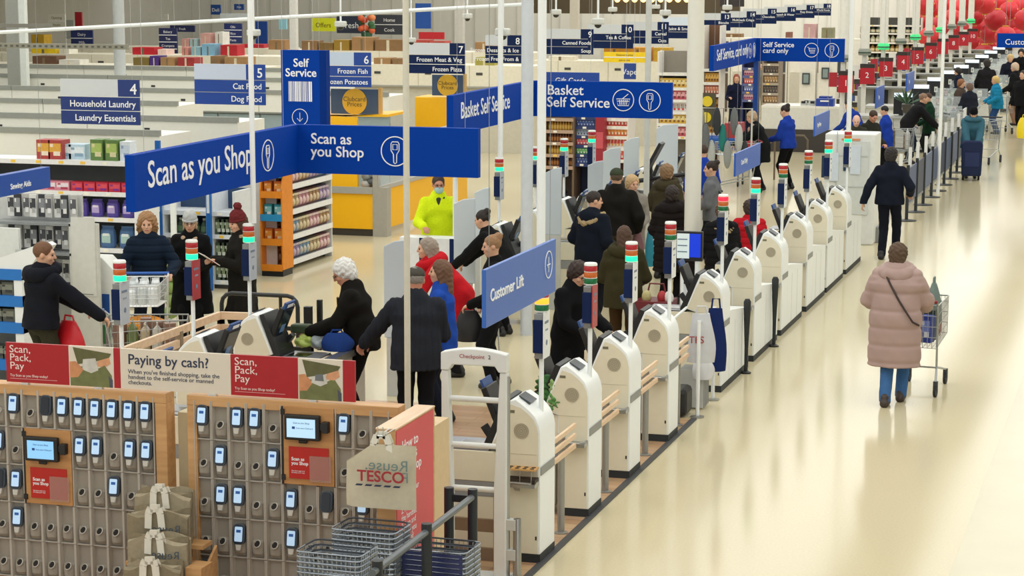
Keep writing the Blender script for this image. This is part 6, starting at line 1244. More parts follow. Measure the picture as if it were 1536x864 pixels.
    j.cap(sp(0), sp(.15), (.1 + I) * s, (.092 + I) * s, w0, .05); j.cap(sp(.15), sp(.36), (.092 + I) * s, (.1 + I * .85) * s, w0, .05); j.cap(sp(.36), sp(.43), (.1 + I * .85) * s, (.062 + I * .7) * s, np.diag([1 / 1.62, 1, 1]), .05)
    j.cap(sp(.44), sp(.44) + (nb - sp(.44)) * .9, (.066 + I * .6) * s, (.066 + I * .5 + coll) * s, None, .04)
    lowz = hem * s
    if lowz < pel[2] - .02 * s: j.cap(pel, V3(pel[0], pel[1] + .0, lowz), (.1 + I) * s, (.115 + I + flare) * s, np.diag([1 / 1.4, 1, 1]), .05)
    for a, e, w_ in ((shL, eL, wL), (shR, eR, wR)):
        d = unit(w_ - e); we = w_ + d * .005 * s - (1 - sleeve) * (w_ - e); j.cap(a, e, (.056 + I * .5) * s, (.047 + I * .5) * s, None, .03); j.cap(e, we, (.047 + I * .5) * s, (.036 + I * .45) * s, None, .015)
    if hood == 'down' or hood == 'fur':
        c = sp(.47, 0, -.1); j.ell(c, (.14 * s, .07 * s, .08 * s), None, .04); j.cap(sp(.47, -.1, .0), sp(.46, .1, .0), .05 * s, None, None, .03)
    q_ = quilt * s
    dz = None
    if quilt < 0: dz = lambda V: -.007 * np.exp(-((((V[:, 0] / -q_) % 1) - .5) / .16) ** 2)
    elif quilt: dz = lambda V: (-.011 * np.exp(-((((V[:, 2] / q_) % 1) - .5) / .13) ** 2) + .005)
    lowc = [(0, 0, -1, -lowz)]
    if lean > 35: lowc = [(-dn[0], -dn[1], -dn[2], -(dn @ (pel + dn * (hem - .93) * s)))]
    link('jacket', j.mesh('jacket', vox, [mt], lowc, dz, .0045 if not quilt else .002, 20), t)
    if hood == 'fur':
        f_ = SDF(); n = 9
        for i in range(n):
            a0, a1 = math.pi * (i / n) - 0.0, math.pi * ((i + 1) / n); f_.cap(sp(.5 - .13 * math.sin(a0), .15 * math.cos(a0), .02 - .17 * math.sin(a0) ** .8), sp(.5 - .13 * math.sin(a1), .15 * math.cos(a1), .02 - .17 * math.sin(a1) ** .8), .035 * s, None, None, .02)
        link('fur_trim', f_.mesh('fur', vox, [M('#a18c68', .95, noise=.3, scale=60)], None, None, .006, 60), t)
    if hood == 'roll':
        f_ = SDF(); n = 14; Q = [sp(.5 - .045 * math.cos(2 * math.pi * i / n), .135 * math.sin(2 * math.pi * i / n), .0 - .115 * math.cos(2 * math.pi * i / n)) for i in range(n)]
        for i in range(n): rad = .05 + .022 * max(0, math.cos(2 * math.pi * (i + .5) / n)); f_.cap(Q[i], Q[(i + 1) % n], rad * s, None, None, .03)
        link('hood', f_.mesh('hood', vox, [mt], None, None, .004, 25), t)
    # hair
    st, hcol = hair; hm = M(hcol, .7, noise=.25, scale=90); k = SDF()
    if st:
        k.ell(H(0, -.018, .03), (.083 * s, .099 * s, .092 * s), HB, .02); nz = .002
        if st == 'curly': k.ell(H(0, -.02, -.0), (.115 * s, .105 * s, .12 * s), HB, .03); k.ell(H(-.075, .0, -.08), (.05 * s, .06 * s, .085 * s), HB, .03); k.ell(H(.075, .0, -.08), (.05 * s, .06 * s, .085 * s), HB, .03); nz = .008
        if st in ('long', 'longish'): ln = .2 if st == 'long' else .1; k.cap(H(0, -.05, 0), H(0, -.07, -.02 - ln), .085 * s, .07 * s, None, .03); k.cap(H(-.06, .0, -.02), H(-.06, -.02, -.02 - ln), .03 * s, .03 * s, None, .03); k.cap(H(.06, 0, -.02), H(.06, -.02, -.02 - ln), .03 * s, .03 * s, None, .03); nz = .003
        if st == 'full': k.ell(H(0, -.025, .02), (.098 * s, .108 * s, .105 * s), HB, .03); k.ell(H(0, -.06, -.05), (.085 * s, .06 * s, .07 * s), HB, .03); nz = .005
        if st == 'bun': k.ell(H(0, -.09, .09), (.05 * s, .05 * s, .045 * s), HB, .015)
        if st == 'pony': k.cap(H(0, -.1, .03), H(0, -.15, -.06), .04 * s, .025 * s, None, .02)
        if st == 'fringe': pass
        fz = (ff * .9 - up * .45); cl = []
        face = .052 if st not in ('curly', 'full') else .06
        nn = unit(ff * .93 - up * .42); cl.append((nn[0], nn[1], nn[2], nn @ H(0, face, .012)))
        if st in ('short', 'bun', 'pony', 'crop'): nn = unit(-up + ff * .42); cl.append((nn[0], nn[1], nn[2], nn @ H(0, -.03, -.05)))
        link('hair', k.mesh('hair', vox * .8, [hm], cl, None, nz, 70), t)
        if st == 'bald': pass
    if hat:
        ht, hcl = hat; m2 = cloth(hcl); k = SDF()
        if ht == 'beanie' or ht == 'pompom':
            k.ell(H(0, -.015, .05), (.092 * s, .107 * s, .1 * s), HB, .02); k.ell(H(0, -.015, .1), (.06 * s, .07 * s, .06 * s), HB, .04); nn = -up + ff * .1; nn = unit(nn); cl = [(nn[0], nn[1], nn[2], nn @ H(0, 0, .012))]
            link('hat', k.mesh('hat', vox * .8, [m2], cl, None, .003, 60), t); k2 = SDF(); n = 12
            for i in range(n): a0, a1 = 2 * math.pi * i / n, 2 * math.pi * (i + 1) / n; k2.cap(H(.086 * math.cos(a0), -.015 + .1 * math.sin(a0), .026), H(.086 * math.cos(a1), -.015 + .1 * math.sin(a1), .026), .017 * s, None, None, .01)
            link('hat_brim', k2.mesh('brim', vox * .8, [m2]), t)
            if ht == 'pompom': k2 = SDF(); k2.ell(H(0, -.04, .185), (.05 * s, .05 * s, .05 * s)); link('pompom', k2.mesh('pompom', vox * .8, [cloth(hcl, .25)], None, None, .006, 90), t)
        if ht in ('cap', 'flatcap'):
            k.ell(H(0, -.015, .045), (.09 * s, .106 * s, (.075 if ht == 'flatcap' else .085) * s), HB, .02); nn = -up; k.cap(H(-.03, .08, .05), H(.03, .08, .05), .03 * s, None, None, .03)
            link('hat', k.mesh('hat', vox * .8, [m2], [(nn[0], nn[1], nn[2], nn @ H(0, 0, .028))], None, .001, 60), t); k2 = SDF(); k2.cap(H(-.04, .105, .035), H(.04, .105, .035), .03 * s, None, np.diag([1, 1, 2.2]) @ HB, .01); link('visor', k2.mesh('visor', vox * .7, [m2]), t)
    if specs:
        q = MB()
        for g_ in (-1, 1): c = H(.032 * g_, .1, -.004); n = 12; q.tube([tuple(c + (rr * .024 * math.cos(2 * math.pi * i / n) + up * .018 * math.sin(2 * math.pi * i / n)) * s) for i in range(n)], .0022, BLACK, 5, True); q.tube([tuple(H(.055 * g_, .098, 0)), tuple(H(.08 * g_, 0, 0))], .002, BLACK, 5)
        q.tube([tuple(H(-.01, .102, 0)), tuple(H(.01, .102, 0))], .002, BLACK, 5); q.build('glasses', t)
    if mask:
        k = SDF(); k.ell(H(0, .055, -.06), (.063 * s, .062 * s, .06 * s), HB, .02); nn = up; n2 = -ff; link('face_mask', k.mesh('mask', vox * .8, [M(mask, .8)], [(nn[0], nn[1], nn[2], nn @ H(0, 0, -.022)), (n2[0], n2[1], n2[2], n2 @ H(0, .03, 0))]), t)
    t['_w'] = 0; del t['_w']
    c, sn = math.cos(R(yaw)), math.sin(R(yaw)); wd = lambda p: Vector((x + p[0] * c - p[1] * sn, y + p[0] * sn + p[1] * c, z0 + p[2]))
    return t, dict(L=wd(wL), R=wd(wR), sp=lambda q, l=0, f=0: sp(q, l, f), s=s, S=S, head=wd(hc))
def strap(t, pts, r, col, name='strap', closed=False): b = MB(); b.tube([tuple(p) for p in pts], r, M(col, .6), 6, closed); return b.build(name, t, smooth=40)
# ------------------------------------------------------------------ trolleys
def trolley(label, x, y, yaw, kind='deep', fill_=None, handle='#1f4a9a', mesh='#a8adb0'):
    t = thing('shopping_trolley', label, 'trolley', (x, y, 0), R(yaw)); WI = M(mesh, .3, .7)
    L_, w0, w1 = .82, .5, .4; zb, zt = (.52, .98) if kind == 'deep' else (.72, 1.0)
    def c4(u, v, z): return ((w0 + (w1 - w0) * u) / 2 * v, u * L_, z + .05 * u * (z < .9))
    b = MB()
    for z in np.linspace(zb, zt, 5 if kind == 'deep' else 4): b.tube([c4(0, -1, z), c4(1, -1, z), c4(1, 1, z), c4(0, 1, z)], .004 if z < zt - .01 else .008, WI, 5, True)
    for k in range(11):
        v = -1 + 2 * k / 10; b.tube([c4(0, v, zt), c4(0, v, zb), c4(1, v, zb), c4(1, v, zt)], .003, WI, 4)
    for k in range(1, 14):
        u = k / 14; b.tube([c4(u, -1, zt), c4(u, -1, zb), c4(u, 1, zb), c4(u, 1, zt)], .003, WI, 4)
    b.build('basket', t)
    b = MB()
    for q in (-1, 1): b.tube([(q * .25, -.06, 1.03), (q * .25, .0, zt), (q * .235, .12, .3), (q * .26, -.02, .16)], .012, WI, 7); b.tube([(q * .235, .12, .3), (q * .2, .82, .16)], .012, WI, 7)
    b.tube([(-.24, .1, .3), (.24, .1, .3)], .008, WI, 6); b.tube([(-.2, .8, .17), (.2, .8, .17)], .008, WI, 6); b.build('chassis', t)
    b = MB(); b.tube([(-.26, -.06, 1.03), (.26, -.06, 1.03)], .018, M(handle, .4), 10); b.build('handle', t, smooth=40)
    for q in (-1, 1):
        for yy, xx in ((-.02, .26), (.8, .2)): b = MB(); b.disc((q * xx, yy, .065), .065, 'x', .03, M('#23262a', .6), 18); b.box((q * xx, yy, .12), (.045, .05, .1), M('#3a3e44', .5)); b.build('castor', t)
    return t
def on(t, x, y, z): c, s = math.cos(t.rotation_euler.z), math.sin(t.rotation_euler.z); return (t.location.x + x * c - y * s, t.location.y + x * s + y * c, z)
def groceries(t, where, zb, n, cols, cat='grocery', seed=1, hmax=.25, L_=.7, w=.36):
    random.seed(seed)
    for i in range(n):
        u, v = (i % 3) / 3 + .17, (i // 3) / max(1, math.ceil(n / 3)) + .12; st, cc, lb = cols[i % len(cols)]; h = hmax * random.uniform(.7, 1); px, py, _ = on(t, (u - .5) * w, .06 + v * L_ * .9, 0)
        o = link('grocery_item', P_(.11, .11, round(h, 2), cc, st), None, (px, py, zb + .004), t.rotation_euler.z + random.uniform(-.4, .4)); tag(o, f"{lb} in the {where}, {['left', 'middle', 'right'][i % 3]} of {['the row nearest the handle', 'the second row', 'the third row', 'the fourth row', 'the fifth row'][min(4, i // 3)]}", cat, f"groceries in the {where}")
# ------------------------------------------------------------------ people, trolleys and what they hold
def lump(name, label, cat, c, r, col, group=None, nz=.012, ns=30, rough=.35):
    q = SDF(); q.ell(c, r, None, .01); return tag(link(name, q.mesh(name, .014, [M(col, rough, noise=.25, scale=25)], None, None, nz, ns)), label, cat, group)
def head_at(px, py, h): p = atz(px, py, h); return p.x, p.y
# navy hoodie man and his trolley
x, y = head_at(72, 368, 1.75)
t, J = person('man in a navy hoodie and olive trousers pushing a loaded trolley at the left', x - .05, y - .1, -32, 1.78, 5, (-42, 4), (.06, .5, .98), (.44, .4, 1.0), top='#20242f', hem=.88, infl=.05, coll=.02, hood='roll', legs='#4b4a3a', hair=('crop', '#6e4c34'), wide=1.18)
T = trolley('wire trolley of wrapped groceries pushed by the man in the navy hoodie', x + .5, y + .28, -68, 'deep', handle='#1d3f7a')
groceries(T, 'navy hoodie man trolley', .56, 15, (('bag', ('#b8a88a', '#d8c8a8', '#7a6a4a'), 'tan grocery bag'), ('bag', ('#6a7a4a', '#a8b47a', '#3a4a2a'), 'green vegetable bag'), ('box', ('#8a6a5a', '#c8a890', '#e0d0c0'), 'brown grocery box'), ('bag', ('#c8c4bc', '#e8e4dc', '#9a8a7a'), 'clear grocery bag')), 'grocery', 3, .42)
c = aty(110, 512, y + .1); loose_bag('carrier_bag', 'red carrier bag hanging at the handle of the navy hoodie man trolley', (c.x, y + .02, .62), .38, .36, .22, M('#c41a24', .45, noise=.1), R(-20))
# curly haired woman with white trolley
x, y = head_at(217, 316, 1.72)
t, J = person('woman with curly blond hair in a navy padded jacket leaning on a trolley', x, y + .1, 200, 1.7, 12, (0, 6), (-.27, .36, 1.02), (.24, .38, 1.0), lf=(-.1, -.05, 0), rf=(.12, .12, 0), top='#22344b', hem=.8, infl=.045, quilt=.085, coll=.02, legs='#1d2634', hair=('curly', '#9a744e'))
fx, fy = -math.sin(R(200)), math.cos(R(200)); T = trolley('white shallow trolley of wrapped packs held by the curly haired woman', x + fx * .5, y + .1 + fy * .5, 200, 'shallow', mesh='#e4e8ea', handle='#2a62b8')
groceries(T, 'curly haired woman trolley', .73, 9, (('bag', ('#e0e4e6', '#b0bac4', '#f0f2f4'), 'white wrapped pack'), ('bag', ('#cfd6d8', '#8a98a4', '#f4f6f8'), 'pale wrapped pack')), 'grocery', 5, .3)
p = on(T, 0, .3, .46); b = MB(); b.ell((p[0], p[1], .5), (.26, .2, .09), M('#e8962a', .5, noise=.15), 14, 9); tag(b.build('orange_sack', smooth=60), 'orange sack slung under the basket of the white trolley', 'sack')
# grey hat woman
x, y = head_at(285, 323, 1.58)
t, J = person('woman in a pale grey knitted hat and long black coat standing with clasped hands', x, y, 196, 1.6, 2, (4, 8), (-.07, .24, 1.02), (.05, .25, 1.04), top='#17181b', hem=.42, infl=.06, coll=.015, legs='#232529', hair=('longish', '#b89c80'), hat=('beanie', '#b9bcbc'), specs=True, flare=.03)
k = SDF(); s = J['s']; k.cap(J['sp'](.46, -.07, .06), J['sp'](.46, .07, .06), .05 * s, None, None, .03); k.cap(J['sp'](.44, -.05, .09), J['sp'](.3, -.05, .15), .04 * s, None, None, .02); link('scarf', k.mesh('scarf', .012, [cloth('#b59d84')]), t)
# maroon hat woman with a leaflet
x, y = head_at(361, 320, 1.66)
t, J = person('woman in a maroon knitted bobble hat and long dark coat reading a leaflet', x, y, 128, 1.66, 2, (8, 10), (-.1, .3, 1.14), (.1, .32, 1.13), top='#26241f', hem=.5, infl=.055, coll=.015, legs='#1d1b1a', hair=('long', '#4a3022'), hat=('pompom', '#6a2a2c'), hood='fur', flare=.02)
m = (J['L'] + J['R']) / 2; b = MB(); T2 = Matrix.Translation((m.x - .06, m.y - .08, m.z + .03)) @ Matrix.Rotation(R(128), 4, 'Z') @ Matrix.Rotation(R(-55), 4, 'X'); b.box((0, 0, 0), (.3, .008, .22), M('#e6e2da', .6), T2); b.box((0, .006, -.04), (.26, .004, .08), M('#9a3a34', .6), T2); b.box((0, -.006, -.04), (.26, .004, .08), M('#9a3a34', .6), T2); tag(b.build('leaflet'), 'white and red leaflet held by the woman in the maroon hat', 'leaflet')
# white haired man at the left bank
x, y = head_at(528, 399, 1.68)
t, J = person('white haired man in a black jacket packing goods at the left bank', x + .08, y, 105, 1.76, 12, (0, 24), (-.1, .46, 1.02), (.12, .42, 1.0), top='#211e1a', hem=.84, infl=.055, coll=.015, legs='#1b1a1a', hair=('full', '#dcdcd8'), specs=True, skin=SKIN2)
b = MB(); p = J['L']; b.box((p.x - .1, p.y + .02, p.z + .02), (.2, .12, .09), M('#3a4a34', .5)); tag(b.build('grocery_pack', bevel=.02), 'dark green grocery pack in the hands of the white haired man', 'pack')
strap(t, [J['sp'](.45, -.12, .13), J['sp'](.25, .02, .175), J['sp'](.02, .16, .14)], .012, '#3a352c', 'bag_strap')
# flat cap man seen from behind
x, y = head_at(624, 407, 1.73)
t, J = person('man in a grey flat cap and charcoal quilted jacket seen from behind', x, y, 22, 1.75, 5, (4, 6), (-.46, .34, .97), (.16, .34, 1.0), top='#363a45', hem=.78, quilt=-.055, infl=.065, coll=.015, legs='#1d1f26', hair=('crop', '#8a8580'), hat=('flatcap', '#4c4a44'), wide=1.12, skin=SKIN2)
p = J['L']; t2 = loose_bag('cloth_bag', 'blue cloth bag crumpled on the counter under the hand of the flat cap man', (min(p.x - .1, aty(528, 525, 20.3).x - .12), p.y + .06, .902), .3, .17, .2, cloth('#1f3a78'), R(20))
for i in range(3): lump('wrapped_item', ('shiny wrapped item nearest the blue cloth bag on the counter', 'grey wrapped item in the middle of the counter goods', 'lime wrapped item at the far end of the counter goods')[i], 'wrapped item', (p.x - .36 - .15 * i, p.y + .14, .965), (.1, .09, .06), ('#c8ccd0', '#9aa4a8', '#a8bc58')[i], None, .016, 34, .2)
b = MB(); xa_ = FXL + .95; xe_ = aty(532, 525, 20.3).x; b.span((xa_, 19.75, .84), (xe_, 20.75, .9), STEEL); b.span((xa_ + .03, 19.8, 0), (xe_ - .04, 20.7, .84), M('#c9c6b8', .5)); tag(b.build('packing_counter'), 'steel topped packing counter between the third left checkout and the flat cap man', 'counter')
# blue fleece woman
x, y = head_at(664, 392, 1.65)
t, J = person('woman in a bright blue fleece with long brown hair beside the flat cap man', x, y, 100, 1.65, 3, (0, 0), (-.16, .22, .9), (.14, .3, .95), top='#2049a6', hem=.8, infl=.035, coll=.02, legs='#20283a', hair=('long', '#6a4c38'))
# red coat person bending
p = atz(682, 450, .86)
t, J = person('grey haired person in a red coat bending over a left bank checkout', p.x, p.y, 108, 1.68, 42, (0, -10), (-.16, .62, .9), (.12, .62, .92), top='#c01c26', hem=.72, infl=.05, coll=.02, hood='roll', legs='#2b2a2e', hair=('longish', '#9a8c7e'))
# hi-vis man with mask
x, y = head_at(657, 263, 1.74)
t, J = person('man in a lime high visibility jacket and face mask leaning on a white stand', x, y, 200, 1.74, 8, (6, 4), (-.34, .42, 1.04), (.2, .4, 1.06), top='#d8ee20', hem=.85, infl=.045, coll=.02, legs='#2a2c34', hair=('crop', '#3a2c26'), mask='#a9cfd2', specs=True, skin=SKIN2)
k = SDF(); k.cap(J['sp'](.49, -.06, .05), J['sp'](.49, .06, .05), .035, None, None, .02); k.cap(J['sp'](.48, 0, .08), J['sp'](.38, 0, .135), .035, .012, None, .02); link('collar', k.mesh('collar', .01, [cloth('#3c4438')]), t)
b = MB(); p = J['L']; b.span((x - .3, y - .75, 0), (x + .5, y - .45, .98), M('#e6e8ea', .4)); b.span((x - .02, y - .76, .0), (x + .04, y - .75, .98), NAVY); b.span((x + .4, y - .76, 0), (x + .46, y - .75, .98), NAVY); tag(b.build('white_stand', bevel=.01), 'white stand with navy stripes in front of the high visibility man', 'stand')
q = aty(683, 262, y - .5); b = MB(); b.tube([(q.x, q.y, 0), (q.x, q.y, q.z)], .035, WHITE, 12); b.box((q.x, q.y, q.z + .06), (.22, .12, .12), M('#b8b8b2', .5)); b.box((q.x, q.y - .061, q.z + .07), (.16, .006, .03), BLACK); tag(b.build('scanner_post'), 'white post with a grey scanner head right of the high visibility man', 'post')
# dark figure bending behind the frosted screens
p = atz(752, 395, .9)
t, J = person('dark haired person in a black jacket bending over a checkout left of the glass post', p.x, p.y, 80, 1.62, 34, (0, 0), (-.14, .6, .9), (.14, .6, .9), top='#1b1c1e', hem=.74, infl=.05, legs='#1d1d20', hair=('bun', '#231c1a'))
# blond bun woman behind the lift sign
q = atz(745, 580, 0)
t, J = person('woman with a fair bun in black and striped track trousers behind the Customer Lift sign', q.x, q.y, 112, 1.66, 4, (0, 6), (-.14, .3, .96), (.16, .16, .88), lf=(-.1, .08, 0), rf=(.1, -.06, 0), top='#191a1c', hem=.86, infl=.04, legs='#1c1e22', shoes='#3c3a32', hair=('bun', '#9a7654'))
for sgn in (1,): strap(t, [J['S'](.19, -.02, .86), J['S'](.175, -.04, .5), J['S'](.15, -.06, .14)], .01, '#d4d6d4', 'trouser_stripe')
loose_bag('handbag', 'black handbag hanging beside the woman with the fair bun', (q.x - .3, q.y - .05, .5), .3, .34, .16, M('#1d1d1f', .5), R(20))
# woman with glasses
x, y = head_at(855, 399, 1.58)
t, J = person('dark haired woman with glasses in a black coat looking down at the third checkout', x, y, 243, 1.64, 8, (0, 26), (-.12, .42, 1.0), (.16, .38, .98), top='#17181c', hem=.55, infl=.05, coll=.015, legs='#1b1b1e', hair=('full', '#33241f'), specs=True)
c = aty(822, 548, 18.0)
for i in range(4): lump('lettuce_head', f"leafy green head in the salad pile on the second checkout, {['left front', 'right front', 'left back', 'right back'][i]}", 'lettuce', (c.x + .1 * (i % 2) - .04, 18.0 + .03 * (i // 2), .965 + .13 * (i // 2)), (.06, .06, .09), ('#3f7434', '#5a8f48', '#356a32', '#8aa868')[i], None, .018, 75, .7)
# group in the middle
x, y = head_at(846, 296, 1.25)
t, J = person('child in a black bobble hat and dark coat beside the man in the navy parka', x, y, 30, 1.28, 0, (0, 0), (-.2, .1, .8), (.2, .1, .8), top='#1a1c24', hem=.6, infl=.05, legs='#1b1d22', hair=('short', '#2a1f1a'), hat=('pompom', '#191a1e'), vox=.012)
x, y = head_at(888, 291, 1.66)
t, J = person('man in a navy parka with a fur trimmed hood seen from behind', x, y, -28, 1.68, 3, (-30, 4), (-.22, .2, .95), (.24, .2, .95), top='#1a2232', hem=.62, infl=.07, hood='fur', legs='#20222a', hair=('short', '#2b211d'), vox=.012, wide=1.08)
x, y = head_at(925, 255, 1.78)
t, J = person('man in a green cap and dark brown jacket seen from behind', x, y, 12, 1.78, 3, (0, 2), (-.24, .16, .95), (.27, .1, .9), top='#26241f', hem=.86, infl=.065, coll=.015, legs='#6c5c4a', hair=('crop', '#5a4a3a'), hat=('cap', '#3f4636'), vox=.012, wide=1.1)
p = J['R']; loose_bag('gift_bag', 'pink and grey bag held by the man in the green cap', (p.x + .02, p.y - .02, p.z - .42), .16, .4, .12, M('#8c6468', .6), 0)
loose_bag('gift_bag', 'turquoise bag beside the pink and grey bag', (p.x + .17, p.y + .06, p.z - .5), .12, .46, .1, M('#2f9ab4', .5), 0)
x, y = head_at(947, 262, 1.62)
t, J = person('blond woman facing the camera just right of the green cap', x, y, 205, 1.6, 4, (20, 6), (-.1, .3, 1.0), (.1, .3, 1.0), top='#8a857c', hem=.6, infl=.05, coll=.015, legs='#2f3036', hair=('full', '#c2a276'), vox=.013)
x, y = head_at(936, 346, 1.56)
t, J = person('woman with long brown hair in an olive coat seen from behind at the fourth checkout', x, y, 10, 1.6, 6, (0, 6), (-.18, .32, 1.0), (.2, .32, 1.0), top='#4d482c', hem=.72, infl=.06, coll=.015, hood='roll', legs='#5c4428', hair=('long', '#4c3424'))
b = MB(); c = atz(985, 436, .9); b.span((c.x - .22, c.y - .2, .55), (c.x + .2, c.y + .2, .8), M('#6a1f26', .5)); b.tube([(c.x - .12, c.y, .8), (c.x - .08, c.y, .98), (c.x + .08, c.y, .98), (c.x + .12, c.y, .8)], .012, M('#6a1f26', .5)); tag(b.build('shopping_bag', bevel=.03), 'dark red shopping bag at the checkout right of the olive coat woman', 'bag')
for i, (dx, cc, lb) in enumerate(((-.1, '#b8b07a', 'pale leafy vegetable poking out of the dark red shopping bag'), (.08, '#a82a30', 'red packet poking out of the dark red shopping bag'), (.16, '#e4e0d8', 'white packet poking out of the dark red shopping bag'))): b = MB(); b.ell((c.x + dx, c.y - .08, .84), (.055, .05, .075), M(cc, .5, noise=.25), 10, 7); tag(b.build('grocery_item', smooth=60), lb, 'grocery')
x, y = head_at(1000, 248, 1.66)
t, J = person('person with light brown hair in a khaki hooded coat left of the thick column', x, y, -20, 1.66, 3, (0, 0), (-.2, .2, .95), (.2, .2, .95), top='#585038', hem=.6, infl=.06, hood='roll', legs='#2f2e2a', hair=('full', '#8a6c4c'), vox=.012)
x, y = head_at(1008, 283, 1.58)
t, J = person('dark haired person in a dark brown padded coat close to the thick column', x, y, 0, 1.6, 3, (0, 0), (-.2, .25, .95), (.2, .25, .95), top='#2a2422', hem=.5, infl=.07, quilt=.1, hood='roll', legs='#201d1c', hair=('full', '#2a1f1b'), vox=.012)
x, y = head_at(1070, 245, 1.64)
t, J = person('woman with dark pinned hair in a grey sweatshirt and backpack straps facing left', x, y, 95, 1.66, 3, (0, 2), (-.15, .3, 1.0), (.15, .28, 1.0), top='#6a6c70', hem=.82, infl=.04, legs='#2a2c34', hair=('bun', '#2a1d18'), vox=.012)
for l in (-.12, .12): strap(t, [J['sp'](.3, l, .13), J['sp'](.46, l, .03), J['sp'](.3, l, -.15)], .016, '#24262c', 'backpack_strap')
x, y = head_at(1084, 312, 1.46)
t, J = person('person in a black padded coat with a brown fur hood right of the thick column', x, y, 30, 1.5, 4, (0, 4), (-.16, .3, .95), (.18, .3, .95), top='#1e1e20', hem=.5, infl=.075, quilt=.11, hood='fur', legs='#1c1c1f', hair=('full', '#5a4032'), vox=.012)
x, y = head_at(1103, 312, 1.42)
t, J = person('person in a red padded coat behind the black padded coat', x + .1, y + .5, 10, 1.46, 4, (0, 4), (-.16, .3, .9), (.18, .3, .9), top='#bb1c28', hem=.5, infl=.06, quilt=.1, legs='#8a1a22', hair=('full', '#3a2a22'), vox=.012)
# far group at the card only zone
x, y = head_at(1131, 172, 1.52)
t, J = person('bent person with a beige hood and pink scarf leaning to a far checkout', x + .15, y, 112, 1.62, 22, (0, 14), (-.14, .55, .95), (.12, .55, .95), top='#1f2426', hem=.6, infl=.06, legs='#22252a', hair=('full', '#b39a7c'), vox=.016)
k = SDF(); k.cap(J['sp'](.48, -.08, .04), J['sp'](.48, .08, .04), .05, None, None, .03); k.cap(J['sp'](.44, 0, .12), J['sp'](.15, .0, .2), .05, None, None, .02); link('scarf', k.mesh('scarf', .014, [cloth('#b8938a')]), t)
p = atz(1180, 284, 0)
t, J = person('staff woman in a royal blue jacket with dark pinned hair seen from the side', p.x, p.y, 70, 1.7, 5, (10, 16), (-.1, .34, 1.0), (.12, .34, 1.0), top='#1c3a9a', hem=.84, infl=.04, legs='#16171b', hair=('bun', '#241a18'), vox=.015)
p = atz(1262, 262, 0)
t, J = person('staff member in a royal blue jacket bending behind the slim white post', p.x + .12, p.y + 1.5, 60, 1.6, 34, (0, 0), (-.2, .5, .9), (.2, .5, .9), top='#20409c', hem=.8, infl=.04, legs='#16171b', hair=('short', '#2a2220'), vox=.016)
x, y = head_at(1105, 113, 1.64)
t, J = person('red haired woman in a navy top standing by the far tall bay', x, y, 175, 1.66, 2, (20, 4), (-.24, .16, .9), (.1, .3, 1.1), top='#20284a', hem=.82, infl=.04, legs='#2a3048', hair=('long', '#8a3f24'), vox=.018)
x, y = head_at(1175, 84, 1.74)
t, J = person('man in a grey sweatshirt and stone trousers standing behind the card only sign', x, y - 4, 195, 1.74, 2, (0, 10), (-.1, .26, 1.05), (.1, .26, 1.05), top='#7c7b72', hem=.84, infl=.05, legs='#a39a86', hair=('short', '#4a3c30'), vox=.018)
x, y = head_at(1284, 178, 1.5)
t, J = person('bald man behind the tall white cabinet near the slim white post', x, y, 200, 1.58, 6, (-10, 20), (-.16, .3, 1.0), (.16, .3, 1.0), top='#4a4c40', hem=.8, infl=.05, legs='#2a2a2e', hair=(None, '#888888'), vox=.015, skin=M('#e0b4a0', .5))
x, y = head_at(1301, 172, 1.56)
t, J = person('dark haired man looking down behind the tall white cabinet', x, y + .3, 230, 1.64, 8, (0, 26), (-.16, .3, 1.0), (.16, .3, 1.0), top='#3c3c34', hem=.8, infl=.05, legs='#2a2a2e', hair=('short', '#3c2a20'), vox=.015, skin=SKIN2)
p = atz(1348, 250, .1)
t, J = person('man in a dark jacket leaning forward over the till lane trolleys', p.x, p.y + 2, -75, 1.7, 38, (0, -6), (-.2, .6, .85), (.2, .6, .85), top='#26262a', hem=.74, infl=.055, legs='#22304a', hair=('crop', '#8a6c58'), vox=.016)
x, y = head_at(1331, 165, 1.42)
t, J = person('till worker in a royal blue jacket behind the leaning man', x, y, 80, 1.5, 6, (0, 10), (-.2, .3, .9), (.2, .3, .9), top='#1d3c9e', hem=.7, infl=.045, legs='#1a1b20', hair=('short', '#17181c'), vox=.017)
x, y = head_at(1400, 149, 1.5)
t, J = person('dark haired person in a green and white top beside the trolley queue post', x - .2, y + 1.2, 110, 1.56, 4, (0, 8), (-.2, .3, .95), (.2, .3, .95), top='#1f4a34', hem=.7, infl=.05, legs='#26282c', hair=('short', '#4a342a'), vox=.018)
# walking man in navy
p = atz(1327, 388, 0)
t, J = person('man in a navy top and navy trousers walking away along the main aisle', p.x + .03, p.y - .05, -2, 1.72, 0, (0, 4), (-.38, .02, .86), (.3, .26, 1.0), lf=(-.07, -.02, 0), rf=(.1, .3, .0), top='#1f2638', hem=.84, infl=.05, coll=.02, legs='#1c2130', shoes='#191a1e', hair=('full', '#241f1f'), vox=.012, wide=1.05)
